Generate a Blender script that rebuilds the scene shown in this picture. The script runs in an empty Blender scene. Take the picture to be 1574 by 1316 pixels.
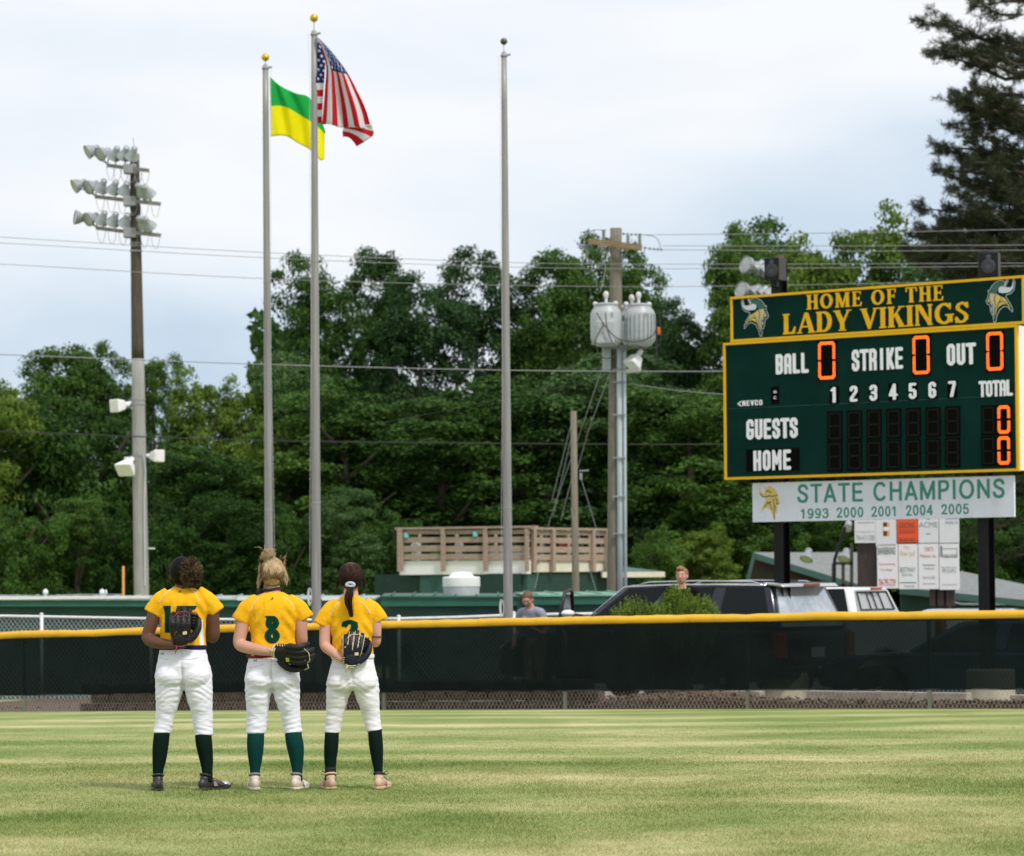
import bpy, bmesh, math, random
import numpy as np
from mathutils import Vector, Matrix, noise
from mathutils.bvhtree import BVHTree

S = bpy.context.scene
COL = S.collection
rnd = random.Random(7)
R_ = math.radians

# ------------------------------------------------------------------ camera
F_PX = 5375.0            # focal length in photograph pixels (photograph 1574 x 1316)
CAM_H = 1.502
PITCH, ROLL = R_(2.44), R_(-0.45)
CAMM = Matrix.Rotation(R_(90) + PITCH, 3, 'X') @ Matrix.Rotation(ROLL, 3, 'Z')
camd = bpy.data.cameras.new('camera')
cam = bpy.data.objects.new('camera', camd)
COL.objects.link(cam)
cam.matrix_world = Matrix.Translation((0, 0, CAM_H)) @ CAMM.to_4x4()
camd.sensor_fit = 'HORIZONTAL'
camd.sensor_width = 36.0
camd.lens = 36.0 * F_PX / 1574.0
camd.clip_start = 0.5
camd.clip_end = 3000
camd.dof.use_dof = True
camd.dof.focus_distance = 25.5
camd.dof.aperture_fstop = 5.2
S.camera = cam

# ------------------------------------------------------------------ sky and sun
SUN_EL, SUN_AZ = R_(52), R_(142)      # azimuth clockwise from +Y (the way the camera looks)
w = bpy.data.worlds.new("World")
S.world = w
w.use_nodes = True
nt = w.node_tree
for n in list(nt.nodes):
    nt.nodes.remove(n)
def N(tree, t, **kw):
    n = tree.nodes.new(t)
    for k, v in kw.items():
        setattr(n, k, v)
    return n
out = N(nt, 'ShaderNodeOutputWorld')
bg = N(nt, 'ShaderNodeBackground')
bg.inputs['Strength'].default_value = 0.1
sky = N(nt, 'ShaderNodeTexSky')
sky.sky_type = 'NISHITA'
sky.sun_disc = False
sky.sun_elevation = SUN_EL
sky.sun_rotation = SUN_AZ
sky.dust_density = 2.0
tc = N(nt, 'ShaderNodeTexCoord')
mp = N(nt, 'ShaderNodeMapping')
mp.inputs['Scale'].default_value = (2.6, 2.6, 6.5)
mp.inputs['Location'].default_value = (0.35, 0.1, 0.33)
nz = N(nt, 'ShaderNodeTexNoise')
nz.inputs['Scale'].default_value = 2.2
nz.inputs['Detail'].default_value = 7.0
nz.inputs['Roughness'].default_value = 0.45
nz.inputs['Distortion'].default_value = 0.25
cr = N(nt, 'ShaderNodeValToRGB')
# clouds go from grey blue undersides to bright white
cr.color_ramp.elements[0].position = 0.33
cr.color_ramp.elements[0].color = (0.53, 0.65, 0.78, 1)
cr.color_ramp.elements[1].position = 0.66
cr.color_ramp.elements[1].color = (0.895, 0.91, 0.935, 1)
e = cr.color_ramp.elements.new(0.50)
e.color = (0.74, 0.81, 0.89, 1)
sc_ = N(nt, 'ShaderNodeVectorMath', operation='SCALE')
sc_.inputs['Scale'].default_value = 10.0
mx = N(nt, 'ShaderNodeMixRGB')
mx.inputs['Fac'].default_value = 0.93
# the cloud deck thickens and brightens with height
sep = N(nt, 'ShaderNodeSeparateXYZ')
mr = N(nt, 'ShaderNodeMapRange')
mr.inputs['From Min'].default_value = 0.04
mr.inputs['From Max'].default_value = 0.16
mr.inputs['To Min'].default_value = -0.08
mr.inputs['To Max'].default_value = 0.14
ad = N(nt, 'ShaderNodeMath', operation='ADD')
nt.links.new(tc.outputs['Generated'], mp.inputs['Vector'])
nt.links.new(mp.outputs[0], nz.inputs['Vector'])
nt.links.new(tc.outputs['Generated'], sep.inputs[0])
nt.links.new(sep.outputs['Z'], mr.inputs['Value'])
nt.links.new(nz.outputs['Fac'], ad.inputs[0])
nt.links.new(mr.outputs[0], ad.inputs[1])
nt.links.new(ad.outputs[0], cr.inputs['Fac'])
nt.links.new(cr.outputs['Color'], sc_.inputs[0])
nt.links.new(sky.outputs['Color'], mx.inputs['Color1'])
nt.links.new(sc_.outputs[0], mx.inputs['Color2'])
nt.links.new(mx.outputs['Color'], bg.inputs['Color'])
nt.links.new(bg.outputs[0], out.inputs['Surface'])

sd = bpy.data.lights.new('sun', 'SUN')
sd.energy = 2.4
sd.angle = R_(8)
sd.color = (1.0, 0.955, 0.88)
sun = bpy.data.objects.new('sun', sd)
COL.objects.link(sun)
_d = Vector((math.sin(SUN_AZ) * math.cos(SUN_EL), math.cos(SUN_AZ) * math.cos(SUN_EL), math.sin(SUN_EL)))
sun.rotation_euler = _d.to_track_quat('Z', 'Y').to_euler()
S.view_settings.view_transform = 'Standard'
S.view_settings.look = 'None'
S.view_settings.exposure = 0.15
S.view_settings.gamma = 1.0
S.view_settings.use_curve_mapping = False
S.cycles.use_denoising = True
S.cycles.max_bounces = 6
S.cycles.transparent_max_bounces = 12

# ------------------------------------------------------------------ where things stand
def ray(px, py):
    return CAMM @ Vector((px - 787.0, -(py - 658.0), -F_PX))
def P(px, py, Y):
    d = ray(px, py)
    t = Y / d.y
    return Vector((d.x * t, Y, CAM_H + d.z * t))
def PL(px, py, A, B):
    """the point of the vertical plane through A and B that lies in this direction"""
    d = ray(px, py)
    n = Vector((-(B[1] - A[1]), B[0] - A[0], 0))
    t = (n.x * A[0] + n.y * A[1]) / (n.x * d.x + n.y * d.y)
    return Vector((d.x * t, d.y * t, CAM_H + d.z * t))
def G(y):
    if y < 25: return 0.0
    if y < 55: return -0.00061 * (y - 25) ** 2
    return -0.549
def ppm(Y):
    return F_PX / Y

# ------------------------------------------------------------------ object helpers
def tag(o, label=None, cat=None, group=None, kind=None):
    if label: o['label'] = label
    if cat: o['category'] = cat
    if group: o['group'] = group
    if kind: o['kind'] = kind
    return o
def thing(name, label, cat, loc=(0, 0, 0), rotz=0, group=None):
    o = bpy.data.objects.new(name, None)
    COL.objects.link(o)
    o.empty_display_size = 0.1
    o.location = loc
    o.rotation_euler = (0, 0, rotz)
    return tag(o, label, cat, group)
def dup(root, loc=None, rotz=None, scale=None, label=None, group=None):
    r = root.copy(); COL.objects.link(r)
    if loc is not None: r.location = loc
    if rotz is not None: r.rotation_euler = (0, 0, rotz)
    if scale is not None: r.scale = scale
    if label: r['label'] = label
    if group: r['group'] = group
    for ch in list(root.children):
        c = ch.copy(); COL.objects.link(c); c.parent = r
        for g in ch.children:
            d = g.copy(); COL.objects.link(d); d.parent = c
    return r

class MB:
    """collects shapes and links them as one mesh"""
    def __init__(s): s.v = []; s.f = []; s.m = []; s.cm = 0
    def add(s, vs, fs):
        b = len(s.v); s.v += [tuple(v) for v in vs]
        s.f += [tuple(i + b for i in f) for f in fs]; s.m += [s.cm] * len(fs)
        return s
    def box(s, c, sz, rz=0, M=None):
        x, y, z = sz[0] / 2, sz[1] / 2, sz[2] / 2
        pts = [Vector((i * x, j * y, k * z)) for i in (-1, 1) for j in (-1, 1) for k in (-1, 1)]
        m = M if M is not None else Matrix.Rotation(rz, 3, 'Z')
        c = Vector(c)
        pts = [m @ p + c for p in pts]
        return s.add(pts, [(0, 1, 3, 2), (4, 6, 7, 5), (0, 4, 5, 1), (2, 3, 7, 6), (0, 2, 6, 4), (1, 5, 7, 3)])
    def beam(s, a, b, wd, ht, up=(0, 0, 1)):
        a, b = Vector(a), Vector(b); d = b - a; L = d.length
        if L < 1e-6: return s
        d.normalize(); u = Vector(up); sd_ = d.cross(u)
        if sd_.length < 1e-4: sd_ = d.cross(Vector((0, 1, 0)))
        sd_.normalize(); u = sd_.cross(d)
        return s.box((a + b) / 2, (L, wd, ht), M=Matrix((d, sd_, u)).transposed() if False else Matrix(((d.x, sd_.x, u.x), (d.y, sd_.y, u.y), (d.z, sd_.z, u.z))))
    def tube(s, pts, rs, n=8, cap=True):
        pts = [Vector(p) for p in pts]
        if not isinstance(rs, (list, tuple)): rs = [rs] * len(pts)
        vs, fs = [], []
        pu = None
        for i, p in enumerate(pts):
            t = (pts[min(i + 1, len(pts) - 1)] - pts[max(i - 1, 0)])
            if t.length < 1e-9: t = Vector((0, 0, 1))
            t.normalize()
            if pu is None:
                a = Vector((0, 0, 1)) if abs(t.z) < 0.9 else Vector((1, 0, 0))
                u = t.cross(a).normalized()
            else:
                u = pu - t * pu.dot(t)
                u = u.normalized() if u.length > 1e-6 else t.orthogonal().normalized()
            pu = u; v = t.cross(u)
            r = rs[i]
            ra, rb = (r if isinstance(r, tuple) else (r, r))
            for k in range(n):
                a = 2 * math.pi * k / n
                vs.append(p + u * math.cos(a) * ra + v * math.sin(a) * rb)
        for i in range(len(pts) - 1):
            for k in range(n):
                a, b = i * n + k, i * n + (k + 1) % n
                fs.append((a, b, b + n, a + n))
        if cap:
            fs.append(tuple(range(n - 1, -1, -1))); fs.append(tuple(range((len(pts) - 1) * n, len(pts) * n)))
        return s.add(vs, fs)
    def ell(s, c, r, n=14, m=9, M=None):
        c = Vector(c); r = (r, r, r) if not isinstance(r, (tuple, list)) else r
        vs, fs = [], []
        for j in range(m + 1):
            th = math.pi * j / m
            for k in range(n):
                a = 2 * math.pi * k / n
                p = Vector((r[0] * math.sin(th) * math.cos(a), r[1] * math.sin(th) * math.sin(a), r[2] * math.cos(th)))
                vs.append((M @ p if M is not None else p) + c)
        for j in range(m):
            for k in range(n):
                a, b = j * n + k, j * n + (k + 1) % n
                fs.append((a, a + n, b + n, b))
        return s.add(vs, fs)
    def lathe(s, c, prof, n=16, axis=None):
        """prof: (radius, height) pairs along +z, or along axis"""
        c = Vector(c)
        q = Vector(axis).normalized().to_track_quat('Z', 'Y').to_matrix() if axis is not None else Matrix.Identity(3)
        vs, fs = [], []
        for r, h in prof:
            for k in range(n):
                a = 2 * math.pi * k / n
                vs.append(c + q @ Vector((r * math.cos(a), r * math.sin(a), h)))
        for j in range(len(prof) - 1):
            for k in range(n):
                a, b = j * n + k, j * n + (k + 1) % n
                fs.append((a, b, b + n, a + n))
        fs.append(tuple(range(n - 1, -1, -1))); fs.append(tuple(range((len(prof) - 1) * n, len(prof) * n)))
        return s.add(vs, fs)
    def prism(s, poly, off):
        """poly: 3-D points; off: extrusion vector"""
        n = len(poly); off = Vector(off)
        vs = [Vector(p) for p in poly] + [Vector(p) + off for p in poly]
        fs = [tuple(range(n - 1, -1, -1)), tuple(range(n, 2 * n))]
        fs += [(i, (i + 1) % n, (i + 1) % n + n, i + n) for i in range(n)]
        return s.add(vs, fs)
    def build(s, name, mats, parent=None, smooth=False, bevel=0.0, autosmooth=None):
        me = bpy.data.meshes.new(name)
        o0 = parent
        off = Vector((0, 0, 0))
        while o0 is not None and getattr(s, 'world', True):
            off += Vector(o0.location); o0 = o0.parent
        vs = [(v[0] - off.x, v[1] - off.y, v[2] - off.z) for v in s.v] if off.length > 0 else s.v
        me.from_pydata(vs, [], s.f)
        if not isinstance(mats, (list, tuple)): mats = [mats]
        for m_ in mats: me.materials.append(m_)
        if len(mats) > 1: me.polygons.foreach_set('material_index', s.m)
        bm = bmesh.new(); bm.from_mesh(me)
        bmesh.ops.recalc_face_normals(bm, faces=bm.faces)
        bm.to_mesh(me); bm.free()
        if smooth or autosmooth:
            me.polygons.foreach_set('use_smooth', [True] * len(me.polygons))
        if autosmooth: me.set_sharp_from_angle(angle=R_(autosmooth))
        me.update()
        o = bpy.data.objects.new(name, me)
        COL.objects.link(o)
        if parent is not None: o.parent = parent
        if bevel:
            b = o.modifiers.new('b', 'BEVEL'); b.width = bevel; b.segments = 2; b.limit_method = 'ANGLE'; b.harden_normals = False
        return o
class LB(MB):
    """the same, in the local frame of its thing"""
    world = False

def raw_mesh(name, V, Fv, k, mat, parent=None, smooth=False):
    """fast mesh from numpy: V (n,3); faces of k corners each"""
    me = bpy.data.meshes.new(name)
    V = np.asarray(V, dtype=np.float32); Fv = np.asarray(Fv, dtype=np.int32)
    me.vertices.add(len(V)); me.vertices.foreach_set('co', V.ravel())
    nf = len(Fv)
    me.loops.add(nf * k); me.loops.foreach_set('vertex_index', Fv.ravel())
    me.polygons.add(nf)
    me.polygons.foreach_set('loop_start', np.arange(0, nf * k, k, dtype=np.int32))
    me.polygons.foreach_set('loop_total', np.full(nf, k, dtype=np.int32))
    if smooth: me.polygons.foreach_set('use_smooth', np.ones(nf, dtype=bool))
    me.materials.append(mat)
    me.update(calc_edges=True)
    o = bpy.data.objects.new(name, me); COL.objects.link(o)
    if parent is not None: o.parent = parent
    return o

# ------------------------------------------------------------------ materials
def mat(name, col, rough=0.7, metal=0.0, var=0.0, scale=8.0, bump=0.0, bscale=40.0, spec=0.5, col2=None, stretch=(1, 1, 1), emit=None, estr=0.0, coat=0.0, trans=0.0, dirt=None):
    m = bpy.data.materials.new(name)
    m.use_nodes = True
    t = m.node_tree
    b = t.nodes['Principled BSDF']
    b.inputs['Roughness'].default_value = rough
    b.inputs['Metallic'].default_value = metal
    b.inputs['Specular IOR Level'].default_value = spec
    b.inputs['Coat Weight'].default_value = coat
    b.inputs['Coat Roughness'].default_value = 0.05
    c = (*col, 1)
    b.inputs['Base Color'].default_value = c
    co = N(t, 'ShaderNodeTexCoord'); mpn = N(t, 'ShaderNodeMapping')
    mpn.inputs['Scale'].default_value = stretch
    t.links.new(co.outputs['Object'], mpn.inputs['Vector'])
    last = None
    if var or col2:
        nn = N(t, 'ShaderNodeTexNoise'); nn.inputs['Scale'].default_value = scale; nn.inputs['Detail'].default_value = 6
        nn.inputs['Roughness'].default_value = 0.6
        t.links.new(mpn.outputs[0], nn.inputs['Vector'])
        r = N(t, 'ShaderNodeValToRGB')
        r.color_ramp.elements[0].position = 0.32; r.color_ramp.elements[1].position = 0.68
        if col2:
            r.color_ramp.elements[0].color = (*col2, 1); r.color_ramp.elements[1].color = c
        else:
            r.color_ramp.elements[0].color = tuple(x * (1 - var) for x in col) + (1,)
            r.color_ramp.elements[1].color = tuple(min(1, x * (1 + var)) for x in col) + (1,)
        t.links.new(nn.outputs['Fac'], r.inputs['Fac'])
        last = r.outputs['Color']
    if dirt:
        dcol, dscale, damt = dirt
        n3 = N(t, 'ShaderNodeTexNoise'); n3.inputs['Scale'].default_value = dscale; n3.inputs['Detail'].default_value = 8; n3.inputs['Roughness'].default_value = 0.7
        t.links.new(mpn.outputs[0], n3.inputs['Vector'])
        m3 = N(t, 'ShaderNodeMapRange'); m3.inputs['From Min'].default_value = 0.5; m3.inputs['From Max'].default_value = 0.75; m3.inputs['To Max'].default_value = damt
        t.links.new(n3.outputs['Fac'], m3.inputs['Value'])
        x3 = N(t, 'ShaderNodeMixRGB'); x3.inputs['Color2'].default_value = (*dcol, 1); x3.inputs['Color1'].default_value = c
        t.links.new(m3.outputs[0], x3.inputs['Fac'])
        if last: t.links.new(last, x3.inputs['Color1'])
        last = x3.outputs[0]
    if last: t.links.new(last, b.inputs['Base Color'])
    if bump:
        n2 = N(t, 'ShaderNodeTexNoise'); n2.inputs['Scale'].default_value = bscale; n2.inputs['Detail'].default_value = 5
        t.links.new(mpn.outputs[0], n2.inputs['Vector'])
        bp = N(t, 'ShaderNodeBump'); bp.inputs['Strength'].default_value = bump; bp.inputs['Distance'].default_value = 0.01
        t.links.new(n2.outputs['Fac'], bp.inputs['Height']); t.links.new(bp.outputs[0], b.inputs['Normal'])
    if emit:
        b.inputs['Emission Color'].default_value = (*emit, 1); b.inputs['Emission Strength'].default_value = estr
    return m

def leaf_mat(name, c1, c2, c3, transl=0.35, rough=0.5, psc=0.35):
    m = bpy.data.materials.new(name); m.use_nodes = True; t = m.node_tree
    b = t.nodes['Principled BSDF']; o = t.nodes['Material Output']
    g = N(t, 'ShaderNodeNewGeometry'); oi = N(t, 'ShaderNodeObjectInfo')
    r = N(t, 'ShaderNodeValToRGB')
    r.color_ramp.elements[0].color = (*c1, 1); r.color_ramp.elements[1].color = (*c3, 1)
    e = r.color_ramp.elements.new(0.5); e.color = (*c2, 1)
    nn = N(t, 'ShaderNodeTexNoise'); nn.inputs['Scale'].default_value = psc; nn.inputs['Detail'].default_value = 3
    t.links.new(g.outputs['Position'], nn.inputs['Vector'])
    a1 = N(t, 'ShaderNodeMath', operation='MULTIPLY_ADD'); a1.inputs[1].default_value = 0.45
    a2 = N(t, 'ShaderNodeMath', operation='MULTIPLY_ADD'); a2.inputs[1].default_value = 0.35; a2.inputs[2].default_value = -0.35
    a3 = N(t, 'ShaderNodeMath', operation='MULTIPLY_ADD'); a3.inputs[1].default_value = 0.9
    t.links.new(oi.outputs['Random'], a2.inputs[0])
    t.links.new(nn.outputs['Fac'], a3.inputs[0]); t.links.new(a2.outputs[0], a3.inputs[2])
    t.links.new(g.outputs['Random Per Island'], a1.inputs[0]); t.links.new(a3.outputs[0], a1.inputs[2])
    t.links.new(a1.outputs[0], r.inputs['Fac'])
    t.links.new(r.outputs['Color'], b.inputs['Base Color'])
    b.inputs['Roughness'].default_value = rough
    b.inputs['Specular IOR Level'].default_value = 0.12
    tr = N(t, 'ShaderNodeBsdfTranslucent'); t.links.new(r.outputs['Color'], tr.inputs['Color'])
    mxs = N(t, 'ShaderNodeMixShader'); mxs.inputs[0].default_value = transl
    t.links.new(b.outputs[0], mxs.inputs[1]); t.links.new(tr.outputs[0], mxs.inputs[2])
    t.links.new(mxs.outputs[0], o.inputs['Surface'])
    return m

def hair_mat(name, c1, c2, c3, rough=.5):
    m = leaf_mat(name, c1, c2, c3, .08, rough, 9.0)
    return m
M = {}
M['galv'] = mat('galvanised steel', (0.27, 0.275, 0.29), 0.6, 0.0, var=0.12, scale=6, stretch=(1, 1, 0.3))
M['galv_bright'] = mat('bright galvanised rail', (0.72, 0.73, 0.74), 0.45, 0.1, var=0.08)
M['alu'] = mat('weathered aluminium', (0.27, 0.262, 0.255), 0.45, 0.1, var=0.25, scale=3, stretch=(8, 8, 0.25), bump=0.05)
M['concrete_pole'] = mat('pole concrete', (0.31, 0.30, 0.29), 0.85, var=0.2, scale=5, stretch=(4, 4, 0.3), bump=0.3, bscale=20)
M['dark_wood_pole'] = mat('weathered pole top', (0.075, 0.062, 0.045), 0.9, var=0.3, scale=6, stretch=(5, 5, 0.4), bump=0.3)
M['wood_pole'] = mat('old pole timber', (0.185, 0.165, 0.125), 0.9, var=0.3, scale=7, stretch=(8, 8, 0.4), bump=0.4, bscale=25)
M['gold'] = mat('gilt ball', (0.75, 0.42, 0.03), 0.3, 0.8, var=0.1)
M['yellow_cap'] = mat('yellow fence cap', (0.78, 0.42, 0.012), 0.45, var=0.06, scale=1.2, bump=0.05, dirt=((0.35, 0.2, 0.03), 5, 0.35))
M['sb_green'] = mat('scoreboard green', (0.0012, 0.026, 0.020), 0.6, var=0.12, scale=2, spec=.06, dirt=((0.006, 0.036, 0.030), 1.6, .7))
M['sb_gold'] = mat('scoreboard gold', (0.80, 0.45, 0.008), 0.5, var=0.05, spec=.2)
M['sb_black'] = mat('matt black', (0.003, 0.003, 0.003), 0.8, spec=.05)
M['sb_dark'] = mat('unlit lamp segments', (0.010, 0.010, 0.008), 0.7, spec=.08)
M['sb_white'] = mat('white letters', (0.86, 0.88, 0.93), 0.5, var=0.03)
M['sign_white'] = mat('white sign sheet', (0.70, 0.74, 0.82), 0.5, var=0.05, scale=2, stretch=(1, 1, .4), dirt=((0.40, 0.42, 0.45), 2.2, 0.5))
M['sign_green'] = mat('green sign print', (0.03, 0.24, 0.17), 0.5, var=0.1)
M['black_steel'] = mat('black painted steel', (0.006, 0.006, 0.008), 0.45, var=0.2, spec=.25)
M['led'] = mat('lit amber lamps', (1.0, 0.2, 0.02), 0.4, emit=(1.0, 0.14, 0.008), estr=2.0)
M['white_paint'] = mat('white paint', (0.80, 0.80, 0.79), 0.5, var=0.04, dirt=((0.5, 0.5, 0.46), 4, 0.25))
M['cream_paint'] = mat('cream paint', (0.66, 0.61, 0.52), 0.6, var=0.06, dirt=((0.4, 0.36, 0.28), 3, 0.3))
M['green_metal'] = mat('green roof metal', (0.015, 0.105, 0.070), 0.35, var=0.15, scale=3)
M['green_pale'] = mat('pale green roof sheet', (0.16, 0.36, 0.26), 0.35, var=0.5, scale=1.1, stretch=(1, 3, 1), dirt=((0.5, 0.55, 0.5), 1.3, 0.7))  # pale patches set through dirt paint light reflected off the roof
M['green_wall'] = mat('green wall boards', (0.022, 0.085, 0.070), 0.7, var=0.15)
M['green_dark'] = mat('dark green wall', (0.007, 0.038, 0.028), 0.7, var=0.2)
M['deck'] = mat('deck timber', (0.34, 0.255, 0.205), 0.85, var=0.22, scale=5, stretch=(1, 1, 8), bump=0.2, dirt=((0.16, 0.12, 0.09), 4, 0.5))
M['block'] = mat('wall block', (0.105, 0.070, 0.060), 0.95, var=0.4, scale=6, bump=0.8, bscale=18)
M['mulch'] = mat('bark mulch', (0.13, 0.085, 0.058), 0.95, scale=25, col2=(0.045, 0.028, 0.02), bump=1.0, bscale=60)
M['gravel'] = mat('lot gravel', (0.20, 0.19, 0.175), 0.95, var=0.25, scale=10, bump=0.3)
M['tie'] = mat('timber tie', (0.30, 0.27, 0.235), 0.9, var=0.3, scale=6, bump=0.3)
M['concrete'] = mat('footing concrete', (0.40, 0.36, 0.31), 0.9, var=0.15, scale=6, bump=0.3, dirt=((0.25, 0.2, 0.15), 3, 0.5))
M['roof_grey'] = mat('grey shingles', (0.20, 0.215, 0.215), 0.85, var=0.2, scale=9, bump=0.3)
M['brown_board'] = mat('brown boards', (0.045, 0.032, 0.026), 0.8, var=0.3, scale=5, stretch=(6, 6, .5))
M['transformer'] = mat('transformer enamel', (0.38, 0.41, 0.42), 0.4, var=0.06, dirt=((0.35, 0.33, 0.3), 5, 0.4))
M['insul'] = mat('grey glazed insulator', (0.15, 0.20, 0.17), 0.3, var=0.1)
M['insul_white'] = mat('white porcelain', (0.62, 0.62, 0.63), 0.35)
M['crossarm'] = mat('grey crossarm', (0.20, 0.20, 0.17), .8, var=.2)
M['crossarm_wood'] = mat('crossarm timber', (0.22, 0.155, 0.085), .85, var=.35, scale=5, stretch=(.6, 4, 4))
M['rake'] = mat('slate green boards', (0.035, 0.095, 0.085), .6, var=.1)
M['curb_grey'] = mat('grey curb', (0.45, 0.46, 0.47), .5, var=.1)
M['green_roof2'] = mat('slate green roof', (0.05, 0.125, 0.115), .5, var=.12)
M['conduit'] = mat('pvc conduit', (0.50, 0.56, 0.60), 0.5, var=0.1, scale=4, stretch=(1, 1, .4))
M['wire'] = mat('bare wire', (0.26, 0.26, 0.27), 0.6, 0.0)
M['wire_dark'] = mat('black cable', (0.03, 0.03, 0.03), 0.6)
M['reflector'] = mat('lamp reflector', (0.34, 0.37, 0.39), 0.35, 0.3, var=0.2)
M['reflector_in'] = mat('lamp glass', (0.42, 0.44, 0.44), 0.15, 0.2)
M['bark'] = mat('bark', (0.09, 0.07, 0.055), 0.95, var=0.3, scale=4, stretch=(3, 3, .5), bump=0.6)
M['orange'] = mat('orange pole paint', (0.55, 0.26, 0.03), 0.6)
M['vinyl'] = mat('white vinyl', (0.78, 0.78, 0.78), 0.5, var=0.03)
M['leaf'] = leaf_mat('broad leaves', (0.013, 0.038, 0.008), (0.048, 0.112, 0.020), (0.135, 0.235, 0.042))
M['leaf_light'] = leaf_mat('light leaves', (0.050, 0.105, 0.014), (0.125, 0.205, 0.030), (0.210, 0.290, 0.055))
M['leaf_blue'] = leaf_mat('cool leaves', (0.014, 0.042, 0.014), (0.054, 0.116, 0.036), (0.125, 0.215, 0.066))
M['needle'] = leaf_mat('pine needles', (0.018, 0.026, 0.012), (0.042, 0.056, 0.026), (0.085, 0.105, 0.050), 0.15)
M['shrub'] = leaf_mat('juniper', (0.07, 0.12, 0.014), (0.18, 0.27, 0.032), (0.34, 0.43, 0.08), 0.25, psc=2.0)
# ------------------------------------------------------------------ ground
def grass_material(name, dark=1.0):
    m = bpy.data.materials.new(name); m.use_nodes = True; t = m.node_tree
    b = t.nodes['Principled BSDF']; L = t.links.new
    g = N(t, 'ShaderNodeNewGeometry'); sp = N(t, 'ShaderNodeSeparateXYZ'); L(g.outputs['Position'], sp.inputs[0])
    def noise_(scale, stretch, detail=4, rot=0):
        mpn = N(t, 'ShaderNodeMapping'); mpn.inputs['Scale'].default_value = stretch; mpn.inputs['Rotation'].default_value = (0, 0, rot)
        L(g.outputs['Position'], mpn.inputs['Vector'])
        nn = N(t, 'ShaderNodeTexNoise'); nn.inputs['Scale'].default_value = scale; nn.inputs['Detail'].default_value = detail
        nn.inputs['Roughness'].default_value = 0.62
        L(mpn.outputs[0], nn.inputs['Vector']); return nn.outputs['Fac']
    def mth(op, a, bb=None, c=None):
        n = N(t, 'ShaderNodeMath', operation=op)
        for i, x in enumerate((a, bb, c)):
            if x is None: continue
            if isinstance(x, (int, float)): n.inputs[i].default_value = x
            else: L(x, n.inputs[i])
        return n.outputs[0]
    big = noise_(0.14, (1, 0.7, 1), 4)
    warp = noise_(0.20, (0.8, 1, 1), 3)
    # mowing bands that run across the outfield, bending a little
    ph = mth('ADD', mth('MULTIPLY', sp.outputs['Y'], 2.05), mth('MULTIPLY', warp, 9.0))
    ph = mth('ADD', ph, mth('MULTIPLY', sp.outputs['X'], 0.12))
    ph = mth('SUBTRACT', ph, mth('MULTIPLY', mth('POWER', mth('MAXIMUM', sp.outputs['X'], 0.0), 2.0), 0.07))
    band = mth('SINE', ph, 0)
    mid = noise_(0.55, (0.9, 0.75, 1), 6)
    fine = noise_(3.5, (0.8, 1, 1), 7)
    # bands are clearest towards the fence
    far = N(t, 'ShaderNodeMapRange'); far.inputs['From Min'].default_value = 22; far.inputs['From Max'].default_value = 29
    far.inputs['To Min'].default_value = 0.05; far.inputs['To Max'].default_value = 0.14
    L(sp.outputs['Y'], far.inputs['Value'])
    v = mth('MULTIPLY', band, far.outputs[0])
    v = mth('ADD', v, mth('MULTIPLY', big, 0.95))
    v = mth('ADD', v, mth('MULTIPLY', mid, 1.0))
    v = mth('ADD', v, mth('MULTIPLY', fine, 0.36))
    # the worn swath a turning mower left in front on the right
    dx = mth('ADD', sp.outputs['X'], 3.0); dy = mth('SUBTRACT', sp.outputs['Y'], 21.5)
    rad = mth('SQRT', mth('ADD', mth('MULTIPLY', dx, dx), mth('MULTIPLY', dy, dy)))
    rad = mth('ADD', rad, mth('MULTIPLY', mid, 1.0))
    q_ = mth('DIVIDE', mth('SUBTRACT', rad, 6.2), 0.75)
    ring = mth('EXPONENT', mth('MULTIPLY', mth('MULTIPLY', q_, q_), -1.0))
    gate = N(t, 'ShaderNodeMapRange'); gate.inputs['From Min'].default_value = -2.5; gate.inputs['From Max'].default_value = 0.5
    gate.inputs['To Max'].default_value = 0.15
    L(sp.outputs['X'], gate.inputs['Value'])
    v = mth('ADD', v, mth('MULTIPLY', ring, gate.outputs[0]))
    v = mth('SUBTRACT', v, 0.68)
    r = N(t, 'ShaderNodeValToRGB')
    cs = [(0.18, (0.150, 0.212, 0.046)), (0.40, (0.238, 0.285, 0.084)), (0.60, (0.355, 0.362, 0.144)), (0.82, (0.560, 0.505, 0.275))]
    r.color_ramp.elements[0].position = cs[0][0]; r.color_ramp.elements[0].color = (*cs[0][1], 1)
    r.color_ramp.elements[1].position = cs[3][0]; r.color_ramp.elements[1].color = (*cs[3][1], 1)
    for p_, c_ in cs[1:3]:
        e = r.color_ramp.elements.new(p_); e.color = (*c_, 1)
    if dark == 'blade':
        v = mth('ADD', v, mth('MULTIPLY', mth('SUBTRACT', g.outputs['Random Per Island'], 0.5), 0.24))
    L(v, r.inputs['Fac'])
    L(r.outputs['Color'], b.inputs['Base Color'])
    b.inputs['Roughness'].default_value = 0.75; b.inputs['Specular IOR Level'].default_value = 0.2
    if dark == 'blade':
        tr = N(t, 'ShaderNodeBsdfTranslucent'); L(r.outputs['Color'], tr.inputs['Color'])
        mxs = N(t, 'ShaderNodeMixShader'); mxs.inputs[0].default_value = 0.3
        L(b.outputs[0], mxs.inputs[1]); L(tr.outputs[0], mxs.inputs[2]); L(mxs.outputs[0], t.nodes['Material Output'].inputs['Surface'])
    else:
        bp = N(t, 'ShaderNodeBump'); bp.inputs['Strength'].default_value = 0.5; bp.inputs['Distance'].default_value = 0.03
        L(noise_(28, (1, 1, 1), 4), bp.inputs['Height']); L(bp.outputs[0], b.inputs['Normal'])
    return m
M['turf'] = grass_material('mown turf')
M['blade'] = grass_material('grass blades', 'blade')

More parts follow.
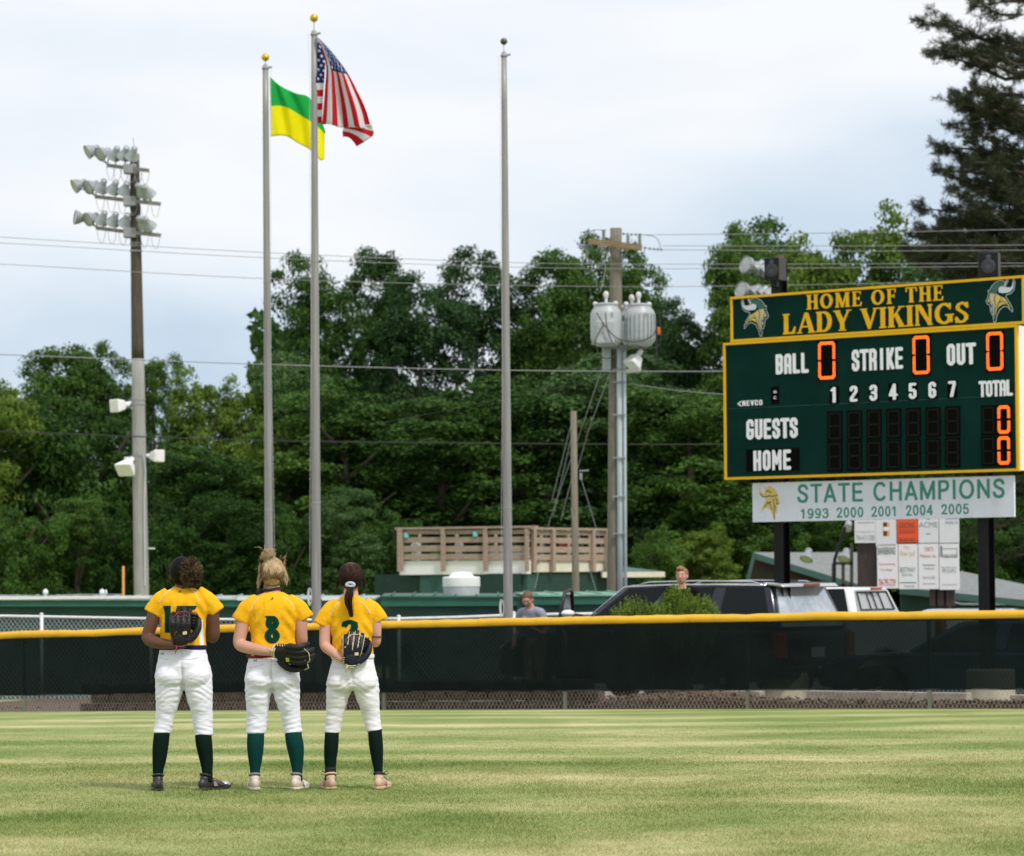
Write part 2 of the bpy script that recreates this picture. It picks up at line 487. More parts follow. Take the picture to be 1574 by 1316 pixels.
ys = [-40, 0, 10, 18] + list(np.arange(20, 56, 1.0)) + [56, 60, 70, 90, 130, 200, 400, 900, 2200]
xs = [-1600, -600, -200, -80, -40, -20, -12, -6, 0, 6, 12, 20, 40, 80, 200, 600, 1600]
gm = MB()
gm.add([(x, y, G(y)) for y in ys for x in xs],
       [(j * len(xs) + i, j * len(xs) + i + 1, (j + 1) * len(xs) + i + 1, (j + 1) * len(xs) + i) for j in range(len(ys) - 1) for i in range(len(xs) - 1)])
tag(gm.build('grass_field', M['turf'], smooth=True), kind='structure')

def blades():
    rs = np.random.RandomState(3)
    Vs = []
    for y0, y1, dens, h0, wd in ((17.0, 23, 3600, 0.019, 0.0045), (23, 29, 2600, 0.018, 0.006), (29, 44, 1500, 0.012, 0.008)):
        hw = 0.1465 * y1 + 1.3
        n = int((y1 - y0) * 2 * hw * dens)
        x = rs.uniform(-hw, hw, n); y = rs.uniform(y0, y1, n)
        keep = (np.abs(x) < 0.1465 * y + 1.3) & (rs.uniform(0, 1, n) < np.where(y > 29, ((44 - y) / 15) ** 1.7, 1))
        x, y = x[keep], y[keep]; n = len(x)
        z = np.where(y < 25, 0.0, -0.00061 * (y - 25) ** 2)
        # tufts: heights vary in patches
        patch = 0.75 + 0.35 * np.sin(x * 2.3 + 1.7 * np.sin(y * 1.9)) * np.sin(y * 3.1 + 1.2 * np.sin(x * 2.7))
        h0 = h0 * np.where(y > 23, np.clip(1 - (y - 23) / 26, .35, 1), 1)
        h = h0 * patch * rs.uniform(0.5, 1.5, n)
        a = rs.uniform(0, 2 * np.pi, n); ln = rs.uniform(0.4, 1.8, n) * h
        b = rs.uniform(0, 2 * np.pi, n)
        dx, dy = np.cos(a) * wd / 2, np.sin(a) * wd / 2
        p0 = np.stack([x - dx, y - dy, z - 0.002], 1); p1 = np.stack([x + dx, y + dy, z - 0.002], 1)
        p2 = np.stack([x + np.cos(b) * ln, y + np.sin(b) * ln, z + h], 1)
        Vs.append(np.stack([p0, p1, p2], 1).reshape(-1, 3))
    V = np.concatenate(Vs)
    Fv = np.arange(len(V)).reshape(-1, 3)
    o = raw_mesh('grass', V, Fv, 3, M['blade'])
    tag(o, 'short mown outfield grass with pale straw patches and green bands', 'grass', kind='stuff')
blades()

# the home-run fence runs from far left to near right
FA, FB = P(0, 1090, 54.3), P(1574, 1085, 45.2)
FD = Vector((FB.x - FA.x, FB.y - FA.y, 0)).normalized()
FN = Vector((FD.y, -FD.x, 0))              # towards the camera
# mulch bed behind it
mb = MB()
rows = [0.06, 0.25, 0.6, 1.2, 2.0, 3.0, 4.0, 5.5, 7.0]
stp = [FA + FD * s for s in np.arange(-3.5, 22, 0.4)]
vs, fs = [], []
for p in stp:
    for k, d in enumerate(rows):
        q = p - FN * d
        mz = min(1, max(0, (q.x - .6) / 1.2))
        bedz = 0.004 + (0.0 if k == 0 else 0.02 * noise.noise(Vector((q.x * 1.5, q.y * 1.5, 0))) * mz + (0.06 * min(1, d / 0.6)) * mz)
        hump = math.exp(-((q.x - 2.4) / 1.2) ** 2) * 0.20 * max(0, math.sin(min(1, d / 3.9) * math.pi))
        vs.append((q.x, q.y, G(q.y) + bedz + hump - (0.09 * mz if k >= len(rows) - 3 else 0)))
for i in range(len(stp) - 1):
    for k in range(len(rows) - 1):
        a = i * len(rows) + k
        fs.append((a, a + 1, a + 1 + len(rows), a + len(rows)))
mb.add(vs, fs)
tag(mb.build('mulch_bed', M['mulch'], smooth=True), kind='structure')
# mulch chips, uncountable
rs = np.random.RandomState(5)
cm = MB()
for i in range(5200):
    s_ = rs.uniform(-2.5, 21); d = abs(rs.normal(0, 0.5)) + 0.05
    if d > 2.0: continue
    q = FA + FD * s_ - FN * d
    if q.x < .9 and (rs.uniform() > .10 or d > .25): continue
    z = G(q.y) + 0.035 + 0.05 * min(1, d / .6) + math.exp(-((q.x - 2.4) / 1.2) ** 2) * 0.20 * math.sin(min(1, d / 3.9) * math.pi)
    a = rs.uniform(0, 6.28); l = rs.uniform(0.015, 0.045); t_ = rs.uniform(-.02, .03)
    dx, dy = math.cos(a) * l, math.sin(a) * l
    cm.add([(q.x - dx, q.y - dy, z), (q.x + dx, q.y + dy, z + t_), (q.x + dx - dy * .5, q.y + dy + dx * .5, z + 0.02 + t_), (q.x - dx - dy * .5, q.y - dy + dx * .5, z + 0.012)], [(0, 1, 2, 3)])
M['chip'] = mat('bark chips', (0.20, 0.13, 0.09), 0.95, scale=4, col2=(0.06, 0.038, 0.028))
tag(cm.build('mulch_chips', M['chip']), 'loose brown bark chips along the foot of the outfield fence', 'mulch', kind='stuff')
# gravel lot behind the bed
lot = MB()
zl = -0.545
lot.add([(-2.0, 53.5, zl), (14, 48.5, -0.45), (22, 52, zl), (22, 72, zl), (-2, 72, zl)], [(0, 1, 2, 3, 4)])
tag(lot.build('parking_lot', M['gravel']), kind='structure')
# ------------------------------------------------------------------ outfield fence
def fence_pt(px, py, off=0.0):
    return PL(px, py, FA, FB) + FN * off
def fence_s(px):
    q = PL(px, 1000, FA, FB); return (q - Vector((FA.x, FA.y, q.z))).dot(FD)
def topz(s):      # height of the cap, read along the photograph
    s0, s1 = fence_s(0), fence_s(1574)
    za, zb = PL(0, 978, FA, FB).z, PL(1574, 945, FA, FB).z
    zm = PL(787, 958.5, FA, FB).z
    u = (s - s0) / (s1 - s0)
    return za * (1 - u) * (1 - 2 * u) + zm * 4 * u * (1 - u) + zb * u * (2 * u - 1)
S0, S1 = -2.6, fence_s(1574) + 2.6
fence = thing('outfield_fence', 'low chain link fence with yellow cap and dark windscreen behind the players', 'fence', (FA.x, FA.y, G(FA.y)))
def FP(s, z, off=0.0):
    q = FA + FD * s + FN * off
    return Vector((q.x, q.y, z))
def fground(s):
    return G(FP(s, 0).y)
ss = np.arange(S0, S1, 0.10)
cap = MB()
pts = [FP(s, topz(s) + 0.018 * noise.noise(Vector((s * 0.8, 0, 0))) + 0.007 * noise.noise(Vector((s * 3.7, 2, 0)))) for s in ss]
cap.tube(pts, [0.062 + 0.006 * noise.noise(Vector((s * 5, 7, 0))) for s in ss], 16)
cap.build('rail_cap', M['yellow_cap'], fence, smooth=True)
# cable ties / seams of the cap
for px in (1068, 405, 740):
    s = fence_s(px); t_ = MB(); t_.tube([FP(s - .012, topz(s)), FP(s + .012, topz(s))], 0.069, 14)
    t_.build('cap_joint', M['yellow_cap'], fence, smooth=False)
for px in (38, 315, 590, 868, 1148, 1428, -240, 1712):
    s = fence_s(px); p_ = MB(); p_.tube([FP(s, fground(s) - .1), FP(s, topz(s))], 0.030, 10)
    p_.build('post', M['galv'], fence, smooth=True)
def screen_mat(name, col, k, tint=(1, 1, 1)):
    m = bpy.data.materials.new(name); m.use_nodes = True; t = m.node_tree
    b = t.nodes['Principled BSDF']; b.inputs['Roughness'].default_value = 0.75
    b.inputs['Specular IOR Level'].default_value = 0.06
    co = N(t, 'ShaderNodeNewGeometry')
    nn = N(t, 'ShaderNodeTexNoise'); nn.inputs['Scale'].default_value = 1.3; nn.inputs['Detail'].default_value = 7; nn.inputs['Roughness'].default_value = .65
    t.links.new(co.outputs['Position'], nn.inputs['Vector'])
    r = N(t, 'ShaderNodeValToRGB'); r.color_ramp.elements[0].color = tuple(c * .72 for c in col) + (1,); r.color_ramp.elements[1].color = tuple(c * 1.4 for c in col) + (1,)
    r.color_ramp.elements[0].position = .3; r.color_ramp.elements[1].position = .75
    t.links.new(nn.outputs['Fac'], r.inputs['Fac']); t.links.new(r.outputs[0], b.inputs['Base Color'])
    tr = N(t, 'ShaderNodeBsdfTransparent'); tr.inputs[0].default_value = (*tint, 1)
    mxs = N(t, 'ShaderNodeMixShader'); mxs.inputs[0].default_value = k
    t.links.new(b.outputs[0], mxs.inputs[1]); t.links.new(tr.outputs[0], mxs.inputs[2])
    t.links.new(mxs.outputs[0], t.nodes['Material Output'].inputs['Surface'])
    return m
M['screen'] = screen_mat('windscreen mesh', (0.0055, 0.0095, 0.0095), 0.042, (0.8, 0.95, 0.95))
# windscreen, in lengths that overlap at the posts
edges_px = [-260, 315, 868, 1428, 1740]
for a_, b_ in zip(edges_px[:-1], edges_px[1:]):
    sa, sb = fence_s(a_), fence_s(b_)
    n = int((sb - sa) / 0.12) + 1
    g = MB(); vs = []; rows = 9
    for i in range(n + 1):
        s = sa + (sb - sa) * i / n
        zt = topz(s) - 0.045
        zb = fground(s) + 0.255 + 0.012 * noise.noise(Vector((s * 2.1, 3, 0)))
        for j in range(rows + 1):
            u = j / rows
            off = 0.055 + 0.020 * noise.noise(Vector((s * 1.3, u * 2, 5))) + 0.016 * noise.noise(Vector((s * 5, u * 1.5, 1))) + .006 * noise.noise(Vector((s * 14, u * 5, 1)))
            vs.append(FP(s, zt + (zb - zt) * u, off))
    fs = [(i * (rows + 1) + j, (i + 1) * (rows + 1) + j, (i + 1) * (rows + 1) + j + 1, i * (rows + 1) + j + 1) for i in range(n) for j in range(rows)]
    g.add(vs, fs); g.build('windscreen', M['screen'], fence, smooth=True)
    hm = MB(); hm.tube([FP(sa + (sb - sa) * i / n, fground(sa + (sb - sa) * i / n) + 0.258 + 0.012 * noise.noise(Vector(((sa + (sb - sa) * i / n) * 2.1, 3, 0))), 0.05) for i in range(n + 1)], 0.008, 5)
    hm.build('hem', M['wire_dark'], fence)
def chainlink(A, D, s0, s1, zlo, zhi, pitch, name, parent, m_, r=0.0022, slope=1.35):
    """diagonal wires of a chain link fabric, three-sided each"""
    V, Fv = [], []
    for sgn in (-1, 1):
        s = s0 - 1.5
        while s < s1 + 1.5:
            zb, zt = zlo(s), zhi(s)
            run = (zt - zb) / slope * sgn
            e = s + run
            if s0 <= s <= s1 and s0 <= e <= s1:
                n0 = len(V)
                for (q, z) in ((s, zb), (e, zt)):
                    c = A + D * q
                    for dx, dz in ((-r, -r), (r, -r), (0, r)):
                        V.append((c.x + D.x * dx - D.y * dz * sgn + D.y * sgn * r, c.y + D.y * dx + D.x * dz, z + dz))
                Fv += [(n0, n0 + 1, n0 + 4, n0 + 3), (n0 + 1, n0 + 2, n0 + 5, n0 + 4), (n0 + 2, n0, n0 + 3, n0 + 5)]
            s += pitch
    off = Vector(parent.location)
    V = [(v[0] - off.x, v[1] - off.y, v[2] - off.z) for v in V]
    o = raw_mesh(name, V, Fv, 4, m_, parent)
    o['kind'] = 'stuff'
    return o
M['link'] = mat('galvanised wire', (0.50, 0.44, 0.39), 0.7, 0.0)
chainlink(FA, FD, S0, S1, lambda s: fground(s) - .02, lambda s: topz(s), 0.062, 'chain_link', fence, M['link'], 0.0021, 1.7)

# ------------------------------------------------------------------ retaining wall and timber ties behind it
WA, WB = fence_pt(104, 1070, -.42), fence_pt(905, 1070, -.42)
WD = Vector((WB.x - WA.x, WB.y - WA.y, 0)); WL = WD.length; WD.normalize(); WN = Vector((WD.y, -WD.x, 0))
wall = thing('retaining_wall', 'low wall of dark brown split blocks behind the foot of the outfield fence', 'wall', (WA.x, WA.y, G(WA.y)))
protos = []
for k in range(4):
    b = LB(); L0, H0, D0 = 0.345, 0.142, 0.26
    nx, nz_ = 5, 3
    rr = random.Random(k)
    vs = []
    for i in range(nx + 1):
        for j in range(nz_ + 1):
            ed = (i in (0, nx)) or (j in (0, nz_))
            vs.append((-L0 / 2 + L0 * i / nx, -D0 / 2 - (0 if ed else 0.022 + rr.random() * 0.03), -H0 / 2 + H0 * j / nz_))
    fs = [(i * (nz_ + 1) + j, (i + 1) * (nz_ + 1) + j, (i + 1) * (nz_ + 1) + j + 1, i * (nz_ + 1) + j + 1) for i in range(nx) for j in range(nz_)]
    b.add(vs, fs)
    b.box((0, 0.02, 0), (L0 - .004, D0 - .05, H0 - .004))
    o = b.build('block', M['block'], wall); protos.append(o)
used = set()
nb = int(WL / 0.362)
for row in range(3):
    for i in range(nb):
        s = (i + 0.5 + 0.5 * (row % 2)) * 0.362
        if s > WL: continue
        k = rnd.randrange(4)
        src = protos[k]
        if k in used:
            o = src.copy(); COL.objects.link(o); o.parent = wall
        else:
            o = src; used.add(k)
        q = WA + WD * s + WN * (-0.02 * row + rnd.uniform(-.012, .012))
        o.location = (q.x - wall.location.x, q.y - wall.location.y, -0.03 + 0.150 * row + 0.078 + G(q.y) - G(WA.y))
        o.rotation_euler = (0, 0, math.atan2(WD.y, WD.x) + rnd.uniform(-.03, .03))
        o.scale = (rnd.uniform(.93, 1.0), 1, rnd.uniform(.95, 1.02))
# ties at the right
for (x0, x1, yy, d, lab) in ((1068, 1172, 1062, -6.6, 'grey timber tie behind the fence left of the near scoreboard footing'),
                        (1244, 1400, 1063, -6.6, 'long grey timber tie behind the fence just right of the near scoreboard footing'),
                        (1405, 1490, 1065, -6.0, 'short grey timber tie behind the fence left of the far right footing'),
                        (1556, 1640, 1069, -5.2, 'grey timber tie behind the fence at the right edge of the photo')):
    FA2, FB2 = FA - FN * 3.2, FB - FN * 3.2
    t_ = MB(); a, b = PL(x0, yy, FA2, FB2), PL(x1, yy, FA2, FB2)
    z_ = (a.z + b.z) / 2
    a.z = b.z = z_ - 0.07
    t_.beam(a, b, 0.18, 0.15)
    tag(t_.build('timber_tie', M['tie'], bevel=0.012), lab, 'timber', 'timber ties edging the lot')

M['teal_mesh'] = mat('teal mesh', (0.035, 0.10, 0.088), .8, scale=1.2, col2=(0.016, 0.055, 0.048), stretch=(1, 1, 2.5), var=.2)
# ------------------------------------------------------------------ second, bare chain link fence
def rail_fence(pxs, Y0, Y1, posts, label, zbase, screen=False):
    A, B = P(pxs[0][0], pxs[0][1], Y0), P(pxs[-1][0], pxs[-1][1], Y1)
    D = Vector((B.x - A.x, B.y - A.y, 0)); Lh = D.length; D.normalize()
    r = thing('chain_link_fence', label, 'fence', (A.x, A.y, zbase))
    pts = [PL(x, y, A, B) for x, y in pxs]
    t_ = MB(); t_.tube(pts, 0.024, 8); t_.build('top_rail', M['galv_bright'], r, smooth=True)
    for px in posts:
        yy = np.interp(px, [a for a, _ in pxs], [b for _, b in pxs])
        q = PL(px, yy, A, B)
        t_ = MB(); t_.tube([(q.x, q.y, zbase - .1), (q.x, q.y, q.z + 0.03)], 0.032, 8); t_.ell((q.x, q.y, q.z + .04), (.036, .036, .03), 8, 5)
        t_.build('post', M['galv_bright'], r, smooth=True)
    if screen:
        b = MB(); n_ = Vector((-D.y, D.x, 0)) * .04; a_, c_2 = pts[0], pts[-1]
        b.add([Vector((a_.x, a_.y, zbase)) + n_, Vector((c_2.x, c_2.y, zbase)) + n_, c_2 + n_ - Vector((0, 0, .03)), a_ + n_ - Vector((0, 0, .03))], [(0, 1, 2, 3)])
        b.build('privacy_screen', M['teal_mesh'], r)
    ssx = [(p - Vector((A.x, A.y, p.z))).dot(D) for p in pts]
    zz = [p.z for p in pts]
    chainlink(A, D, ssx[0], ssx[-1], lambda s: zbase, lambda s: float(np.interp(s, ssx, zz)), 0.075, 'chain_link', r, M['galv_bright'], 0.0028)
rail_fence([(-120, 947), (0, 947), (64, 948), (225, 951), (400, 953), (575, 953)], 60.5, 60.5, (-100, 64, 232, 398, 560),
           'bare galvanised chain link fence seen between and left of the players', -0.56, True)
rail_fence([(590, 951), (613, 951), (700, 949), (775, 946), (860, 944), (1010, 942)], 64, 64, (613, 790, 975),
           'bare galvanised chain link fence below the green roof beside the tallest plain pole', -0.62)
# ------------------------------------------------------------------ lettering
class Frame:
    """a vertical plane standing in the scene, with its own u (along) and v (up)"""
    def __init__(s, A, B):
        s.A = Vector((A.x, A.y, 0)); s.B = Vector((B.x, B.y, 0))
        s.D = (s.B - s.A).normalized(); s.N = Vector((s.D.y, -s.D.x, 0))
    def px(s, x, y):
        q = PL(x, y, s.A, s.B)
        return ((Vector((q.x, q.y, 0)) - s.A).dot(s.D), q.z)
    def pt(s, u, v, off=0.0):
        q = s.A + s.D * u + s.N * off
        return Vector((q.x, q.y, v))
    def rect(s, x0, y0l, y0r, x1, y1l, y1r):
        """true rectangle fitted to corners top-left (x0,y0l), top-right (x1,y0r), bottom-left y1l, bottom-right y1r"""
        u0, a = s.px(x0, y0l); u1, b = s.px(x1, y0r); _, c = s.px(x0, y1l); _, d = s.px(x1, y1r)
        return u0, u1, (c + d) / 2, (a + b) / 2
    def box(s, mb, u0, u1, v0, v1, o0, o1):
        vs = [s.pt(u, v, o) for u in (u0, u1) for v in (v0, v1) for o in (o0, o1)]
        return mb.add(vs, [(0, 1, 3, 2), (4, 6, 7, 5), (0, 4, 5, 1), (2, 3, 7, 6), (0, 2, 6, 4), (1, 5, 7, 3)])

def arc(cx, cy, rx, ry, a0, a1, n=14):
    return [(cx + rx * math.cos(math.radians(a0 + (a1 - a0) * i / n)), cy + ry * math.sin(math.radians(a0 + (a1 - a0) * i / n))) for i in range(n + 1)]
def rc(x0, x1, y0, y1): return ('p', [(x0, y0), (x1, y0), (x1, y1), (x0, y1)])
def stem(x0, x1, s=.06): return [rc(x0, x1, 0, 1), rc(x0 - s, x1 + s, 0, .065), rc(x0 - s, x1 + s, .935, 1)]
SERIF = {   # bold flared serif capitals: (advance, strokes)
 'H': (.86, stem(.10, .28) + stem(.58, .76) + [rc(.28, .58, .47, .56)]),
 'O': (.96, [('n', arc(.46, .5, .33, .445, 0, 360, 28), .105, .055)]),
 'M': (1.08, stem(.10, .23) + stem(.78, .96) + [('p', [(.10, 1), (.28, 1), (.56, .22), (.50, .0), (.46, .0)]), ('p', [(.78, 1), (.90, 1), (.56, .0), (.50, .0), (.50, .12)])]),
 'E': (.72, stem(.10, .28) + [rc(.28, .62, .93, 1), rc(.28, .64, 0, .075), rc(.28, .52, .47, .55), ('p', [(.56, 1), (.62, 1), (.62, .76), (.59, .76)]), ('p', [(.58, 0), (.64, 0), (.66, .26), (.62, .26)]), ('p', [(.47, .47), (.52, .38), (.52, .64), (.47, .55)])]),
 'F': (.68, stem(.10, .28) + [rc(.28, .62, .93, 1), rc(.28, .52, .47, .55), ('p', [(.55, 1), (.62, 1), (.62, .74), (.58, .74)]), ('p', [(.47, .47), (.52, .38), (.52, .64), (.47, .55)])]),
 'T': (.80, stem(.30, .49) + [rc(.04, .75, .92, 1), ('p', [(.04, 1), (.10, 1), (.07, .72), (.03, .72)]), ('p', [(.69, 1), (.75, 1), (.76, .72), (.72, .72)])]),
 'L': (.70, stem(.10, .28) + [rc(.28, .60, 0, .085), ('p', [(.50, 0), (.60, 0), (.66, .34), (.61, .34), (.50, .08)])]),
 'A': (.92, [('p', [(.08, 0), (.15, 0), (.48, .88), (.42, 1)]), ('p', [(.40, 1), (.56, 1), (.86, 0), (.66, 0)]), rc(.24, .68, .28, .35), rc(.0, .25, 0, .06), rc(.58, .92, 0, .06)]),
 'D': (.88, stem(.10, .28) + [('n', [(.28, .955)] + arc(.40, .5, .30, .455, 90, -90, 18) + [(.28, .045)], .10, .045)]),
 'Y': (.84, [('p', [(.04, 1), (.24, 1), (.50, .46), (.50, .36), (.32, .36)]), ('p', [(.70, 1), (.78, 1), (.50, .40), (.44, .46)]), rc(.32, .50, 0, .46), rc(.24, .58, 0, .06), rc(.0, .30, .94, 1), rc(.62, .84, .94, 1)]),
 'V': (.86, [('p', [(.04, 1), (.24, 1), (.50, .22), (.44, 0), (.38, 0)]), ('p', [(.70, 1), (.78, 1), (.46, 0), (.40, 0), (.42, .12)]), rc(.0, .30, .94, 1), rc(.62, .86, .94, 1)]),
 'I': (.38, stem(.10, .28)),
 'K': (.86, stem(.10, .28) + [('p', [(.28, .42), (.28, .52), (.64, 1), (.72, 1)]), ('p', [(.36, .54), (.48, .66), (.82, 0), (.60, 0)]), rc(.54, .82, .94, 1), rc(.54, .88, 0, .06)]),
 'N': (.92, stem(.10, .19, .05) + stem(.70, .79, .05) + [('p', [(.08, 1), (.30, 1), (.79, .12), (.79, 0), (.70, 0)])]),
 'G': (.92, [('n', arc(.47, .5, .34, .445, 48, 330, 24), .10, .055), rc(.64, .84, .08, .42), rc(.54, .90, .40, .46), ('p', [(.70, .98), (.76, .98), (.76, .70), (.72, .70)])]),
 'S': (.72, [('n', [(.58, .80), (.50, .91), (.36, .945), (.22, .90), (.15, .78), (.18, .66), (.30, .57), (.46, .46), (.56, .34), (.54, .18), (.44, .08), (.30, .055), (.18, .09), (.10, .2)], .085, .055), ('p', [(.57, .98), (.62, .98), (.62, .70), (.57, .72)]), ('p', [(.06, .02), (.11, .02), (.12, .30), (.07, .30)])]),
 ' ': (.42, []),
}
SERIF = {k: (a, st + [('n', p[1] + [p[1][0]], .013, .007) for p in st if p[0] == 'p']) for k, (a, st) in SERIF.items()}
L_, R0, B_, T_ = .09, .41, .09, .91
def bl(*paths, w=.10): return [('n', list(p), w, .085) for p in paths]
c_ = .09
BLOCK = {
 'A': bl([(L_, 0.05), (L_, T_ - c_), (L_ + c_, T_), (R0 - c_, T_), (R0, T_ - c_), (R0, 0.05)], [(L_, .42), (R0, .42)]),
 'B': bl([(L_, B_), (L_, T_), (R0 - c_, T_), (R0, T_ - c_), (R0, .60), (R0 - .07, .51), (L_, .51)], [(R0 - .07, .51), (R0, .42), (R0, B_ + c_), (R0 - c_, B_), (L_, B_)]),
 'L': bl([(L_, .95), (L_, B_), (R0, B_)]),
 'S': bl([(R0, .70), (R0, T_ - c_), (R0 - c_, T_), (L_ + c_, T_), (L_, T_ - c_), (L_, .62), (R0, .40), (R0, B_ + c_), (R0 - c_, B_), (L_ + c_, B_), (L_, B_ + c_), (L_, .30)]),
 'T': bl([(.03, T_), (.47, T_)], [(.25, T_), (.25, .05)]),
 'R': bl([(L_, .05), (L_, T_), (R0 - c_, T_), (R0, T_ - c_), (R0, .58), (R0 - .08, .48), (L_, .48)], [(R0 - .08, .48), (R0, .38), (R0, .05)]),
 'I': bl([(.25, .05), (.25, .95)]),
 'K': bl([(L_, .05), (L_, .95)], [(R0, .95), (.2, .48), (R0 + .01, .05)]),
 'E': bl([(R0, T_), (L_, T_), (L_, B_), (R0, B_)], [(L_, .5), (R0 - .04, .5)]),
 'O': bl([(L_, B_ + c_), (L_, T_ - c_), (L_ + c_, T_), (R0 - c_, T_), (R0, T_ - c_), (R0, B_ + c_), (R0 - c_, B_), (L_ + c_, B_), (L_, B_ + c_)]),
 'U': bl([(L_, .95), (L_, B_ + c_), (L_ + c_, B_), (R0 - c_, B_), (R0, B_ + c_), (R0, .95)]),
 'G': bl([(R0, .72), (R0, T_ - c_), (R0 - c_, T_), (L_ + c_, T_), (L_, T_ - c_), (L_, B_ + c_), (L_ + c_, B_), (R0 - c_, B_), (R0, B_ + c_), (R0, .46), (.27, .46)]),
 'H': bl([(L_, .05), (L_, .95)], [(R0, .05), (R0, .95)], [(L_, .5), (R0, .5)]),
 'M': bl([(.07, .05), (.07, .95)], [(.52, .05), (.52, .95)], [(.09, .9), (.295, .35), (.50, .9)], w=.085),
 'N': bl([(L_, .05), (L_, .95)], [(R0, .05), (R0, .95)], [(L_, .92), (R0, .08)]),
 'V': bl([(.07, .95), (.25, .06), (.43, .95)]),
 'C': bl([(R0, .68), (R0, T_ - c_), (R0 - c_, T_), (L_ + c_, T_), (L_, T_ - c_), (L_, B_ + c_), (L_ + c_, B_), (R0 - c_, B_), (R0, B_ + c_), (R0, .32)]),
 '1': bl([(.12, .78), (.26, .90), (.26, .05)]),
 '2': bl([(L_, .74), (L_, T_ - c_), (L_ + c_, T_), (R0 - c_, T_), (R0, T_ - c_), (R0, .62), (L_, .22), (L_, B_), (R0, B_)]),
 '3': bl([(L_, .76), (L_, T_ - c_), (L_ + c_, T_), (R0 - c_, T_), (R0, T_ - c_), (R0, .60), (R0 - c_, .51), (.2, .51)], [(R0 - c_, .51), (R0, .42), (R0, B_ + c_), (R0 - c_, B_), (L_ + c_, B_), (L_, B_ + c_), (L_, .26)]),
 '4': bl([(.34, .05), (.34, .92), (.06, .30), (.46, .30)]),
 '5': bl([(R0, T_), (L_, T_), (L_, .55), (R0 - c_, .55), (R0, .46), (R0, B_ + c_), (R0 - c_, B_), (L_ + c_, B_), (L_, B_ + c_), (L_, .26)]),
 '6': bl([(R0, .76), (R0, T_ - c_), (R0 - c_, T_), (L_ + c_, T_), (L_, T_ - c_), (L_, B_ + c_), (L_ + c_, B_), (R0 - c_, B_), (R0, B_ + c_), (R0, .42), (R0 - c_, .51), (L_, .51)]),
 '7': bl([(L_, T_), (R0, T_), (R0, .78), (.22, .05)]),
 '8': bl([(L_ + c_, .51), (L_, .60), (L_, T_ - c_), (L_ + c_, T_), (R0 - c_, T_), (R0, T_ - c_), (R0, .60), (R0 - c_, .51), (L_ + c_, .51), (L_, .42), (L_, B_ + c_), (L_ + c_, B_), (R0 - c_, B_), (R0, B_ + c_), (R0, .42), (R0 - c_, .51)]),
 '<': bl([(.40, .85), (.08, .5), (.40, .15)], w=.07),
}
BLOCK = {k: (.60 if k == 'M' else .50, v) for k, v in BLOCK.items()}
BLOCK[' '] = (.3, [])
def ink_test(strokes, X, Y):
    inside = np.zeros(X.shape, bool)
    for s in strokes:
        if s[0] == 'p':
            pts = s[1]; c = np.zeros(X.shape, bool); n = len(pts)
            for i in range(n):
                x1, y1 = pts[i]; x2, y2 = pts[(i + 1) % n]
                if y1 == y2: continue
                cond = ((y1 > Y) != (y2 > Y)) & (X < (x2 - x1) * (Y - y1) / (y2 - y1) + x1)
                c ^= cond
            inside |= c
        else:
            _, pts, a, b = s
            for (x1, y1), (x2, y2) in zip(pts[:-1], pts[1:]):
                ax, ay, bx, by = x1 / a, y1 / b, x2 / a, y2 / b
                px_, py_ = X / a, Y / b
                dx, dy = bx - ax, by - ay
                L2 = dx * dx + dy * dy
                t = np.clip(((px_ - ax) * dx + (py_ - ay) * dy) / (L2 + 1e-12), 0, 1)
                inside |= (px_ - ax - t * dx) ** 2 + (py_ - ay - t * dy) ** 2 < 1
    return inside
def spans(strokes, x0, x1, y0, y1, nx, ny):
    """runs of ink as small rectangles (x0, x1, y0, y1)"""
    xs_ = x0 + (np.arange(nx) + .5) * (x1 - x0) / nx; ys_ = y0 + (np.arange(ny) + .5) * (y1 - y0) / ny
    X, Y = np.meshgrid(xs_, ys_); I = ink_test(strokes, X, Y); outl = []
    dx, dy = (x1 - x0) / nx, (y1 - y0) / ny
    for j in range(ny):
        row = np.concatenate([[0], I[j].astype(int), [0]]); d = np.diff(row)
        for a, b in zip(np.where(d == 1)[0], np.where(d == -1)[0]):
            outl.append((x0 + a * dx, x0 + b * dx, y0 + j * dy, y0 + (j + 1) * dy))
    return outl
def word(text, font, u0, u1, v0, v1, cell, gap=0.08):
    adv = [font[c][0] for c in text]; tot = sum(adv) + gap * (len(text) - 1)
    k = (u1 - u0) / tot; H = v1 - v0; outl = []; x = 0
    for c, a in zip(text, adv):
        st = font[c][1]
        if st:
            nx = max(8, int(a * 1.1 * k / cell)); ny = max(8, int(H / cell))
            for (p, q, r, s) in spans(st, -.05, a + .05, 0, 1, nx, ny):
                outl.append((u0 + (x + p) * k, u0 + (x + q) * k, v0 + r * H, v0 + s * H))
        x += a + gap
    return outl
def print_on(fr, rects, name, m_, parent, off, thick=0.0):
    b = MB()
    for (a, c, d, e) in rects:
        if thick: fr.box(b, a, c, d, e, off, off + thick)
        else: b.add([fr.pt(a, d, off), fr.pt(c, d, off), fr.pt(c, e, off), fr.pt(a, e, off)], [(0, 1, 2, 3)])
    me = bpy.data.meshes.new(name)
    off_ = Vector((0, 0, 0)); o0 = parent
    while o0 is not None: off_ += Vector(o0.location); o0 = o0.parent
    me.from_pydata([Vector(v) - off_ for v in b.v], [], b.f); me.materials.append(m_); me.update()
    o = bpy.data.objects.new(name, me); COL.objects.link(o); o.parent = parent
    return o
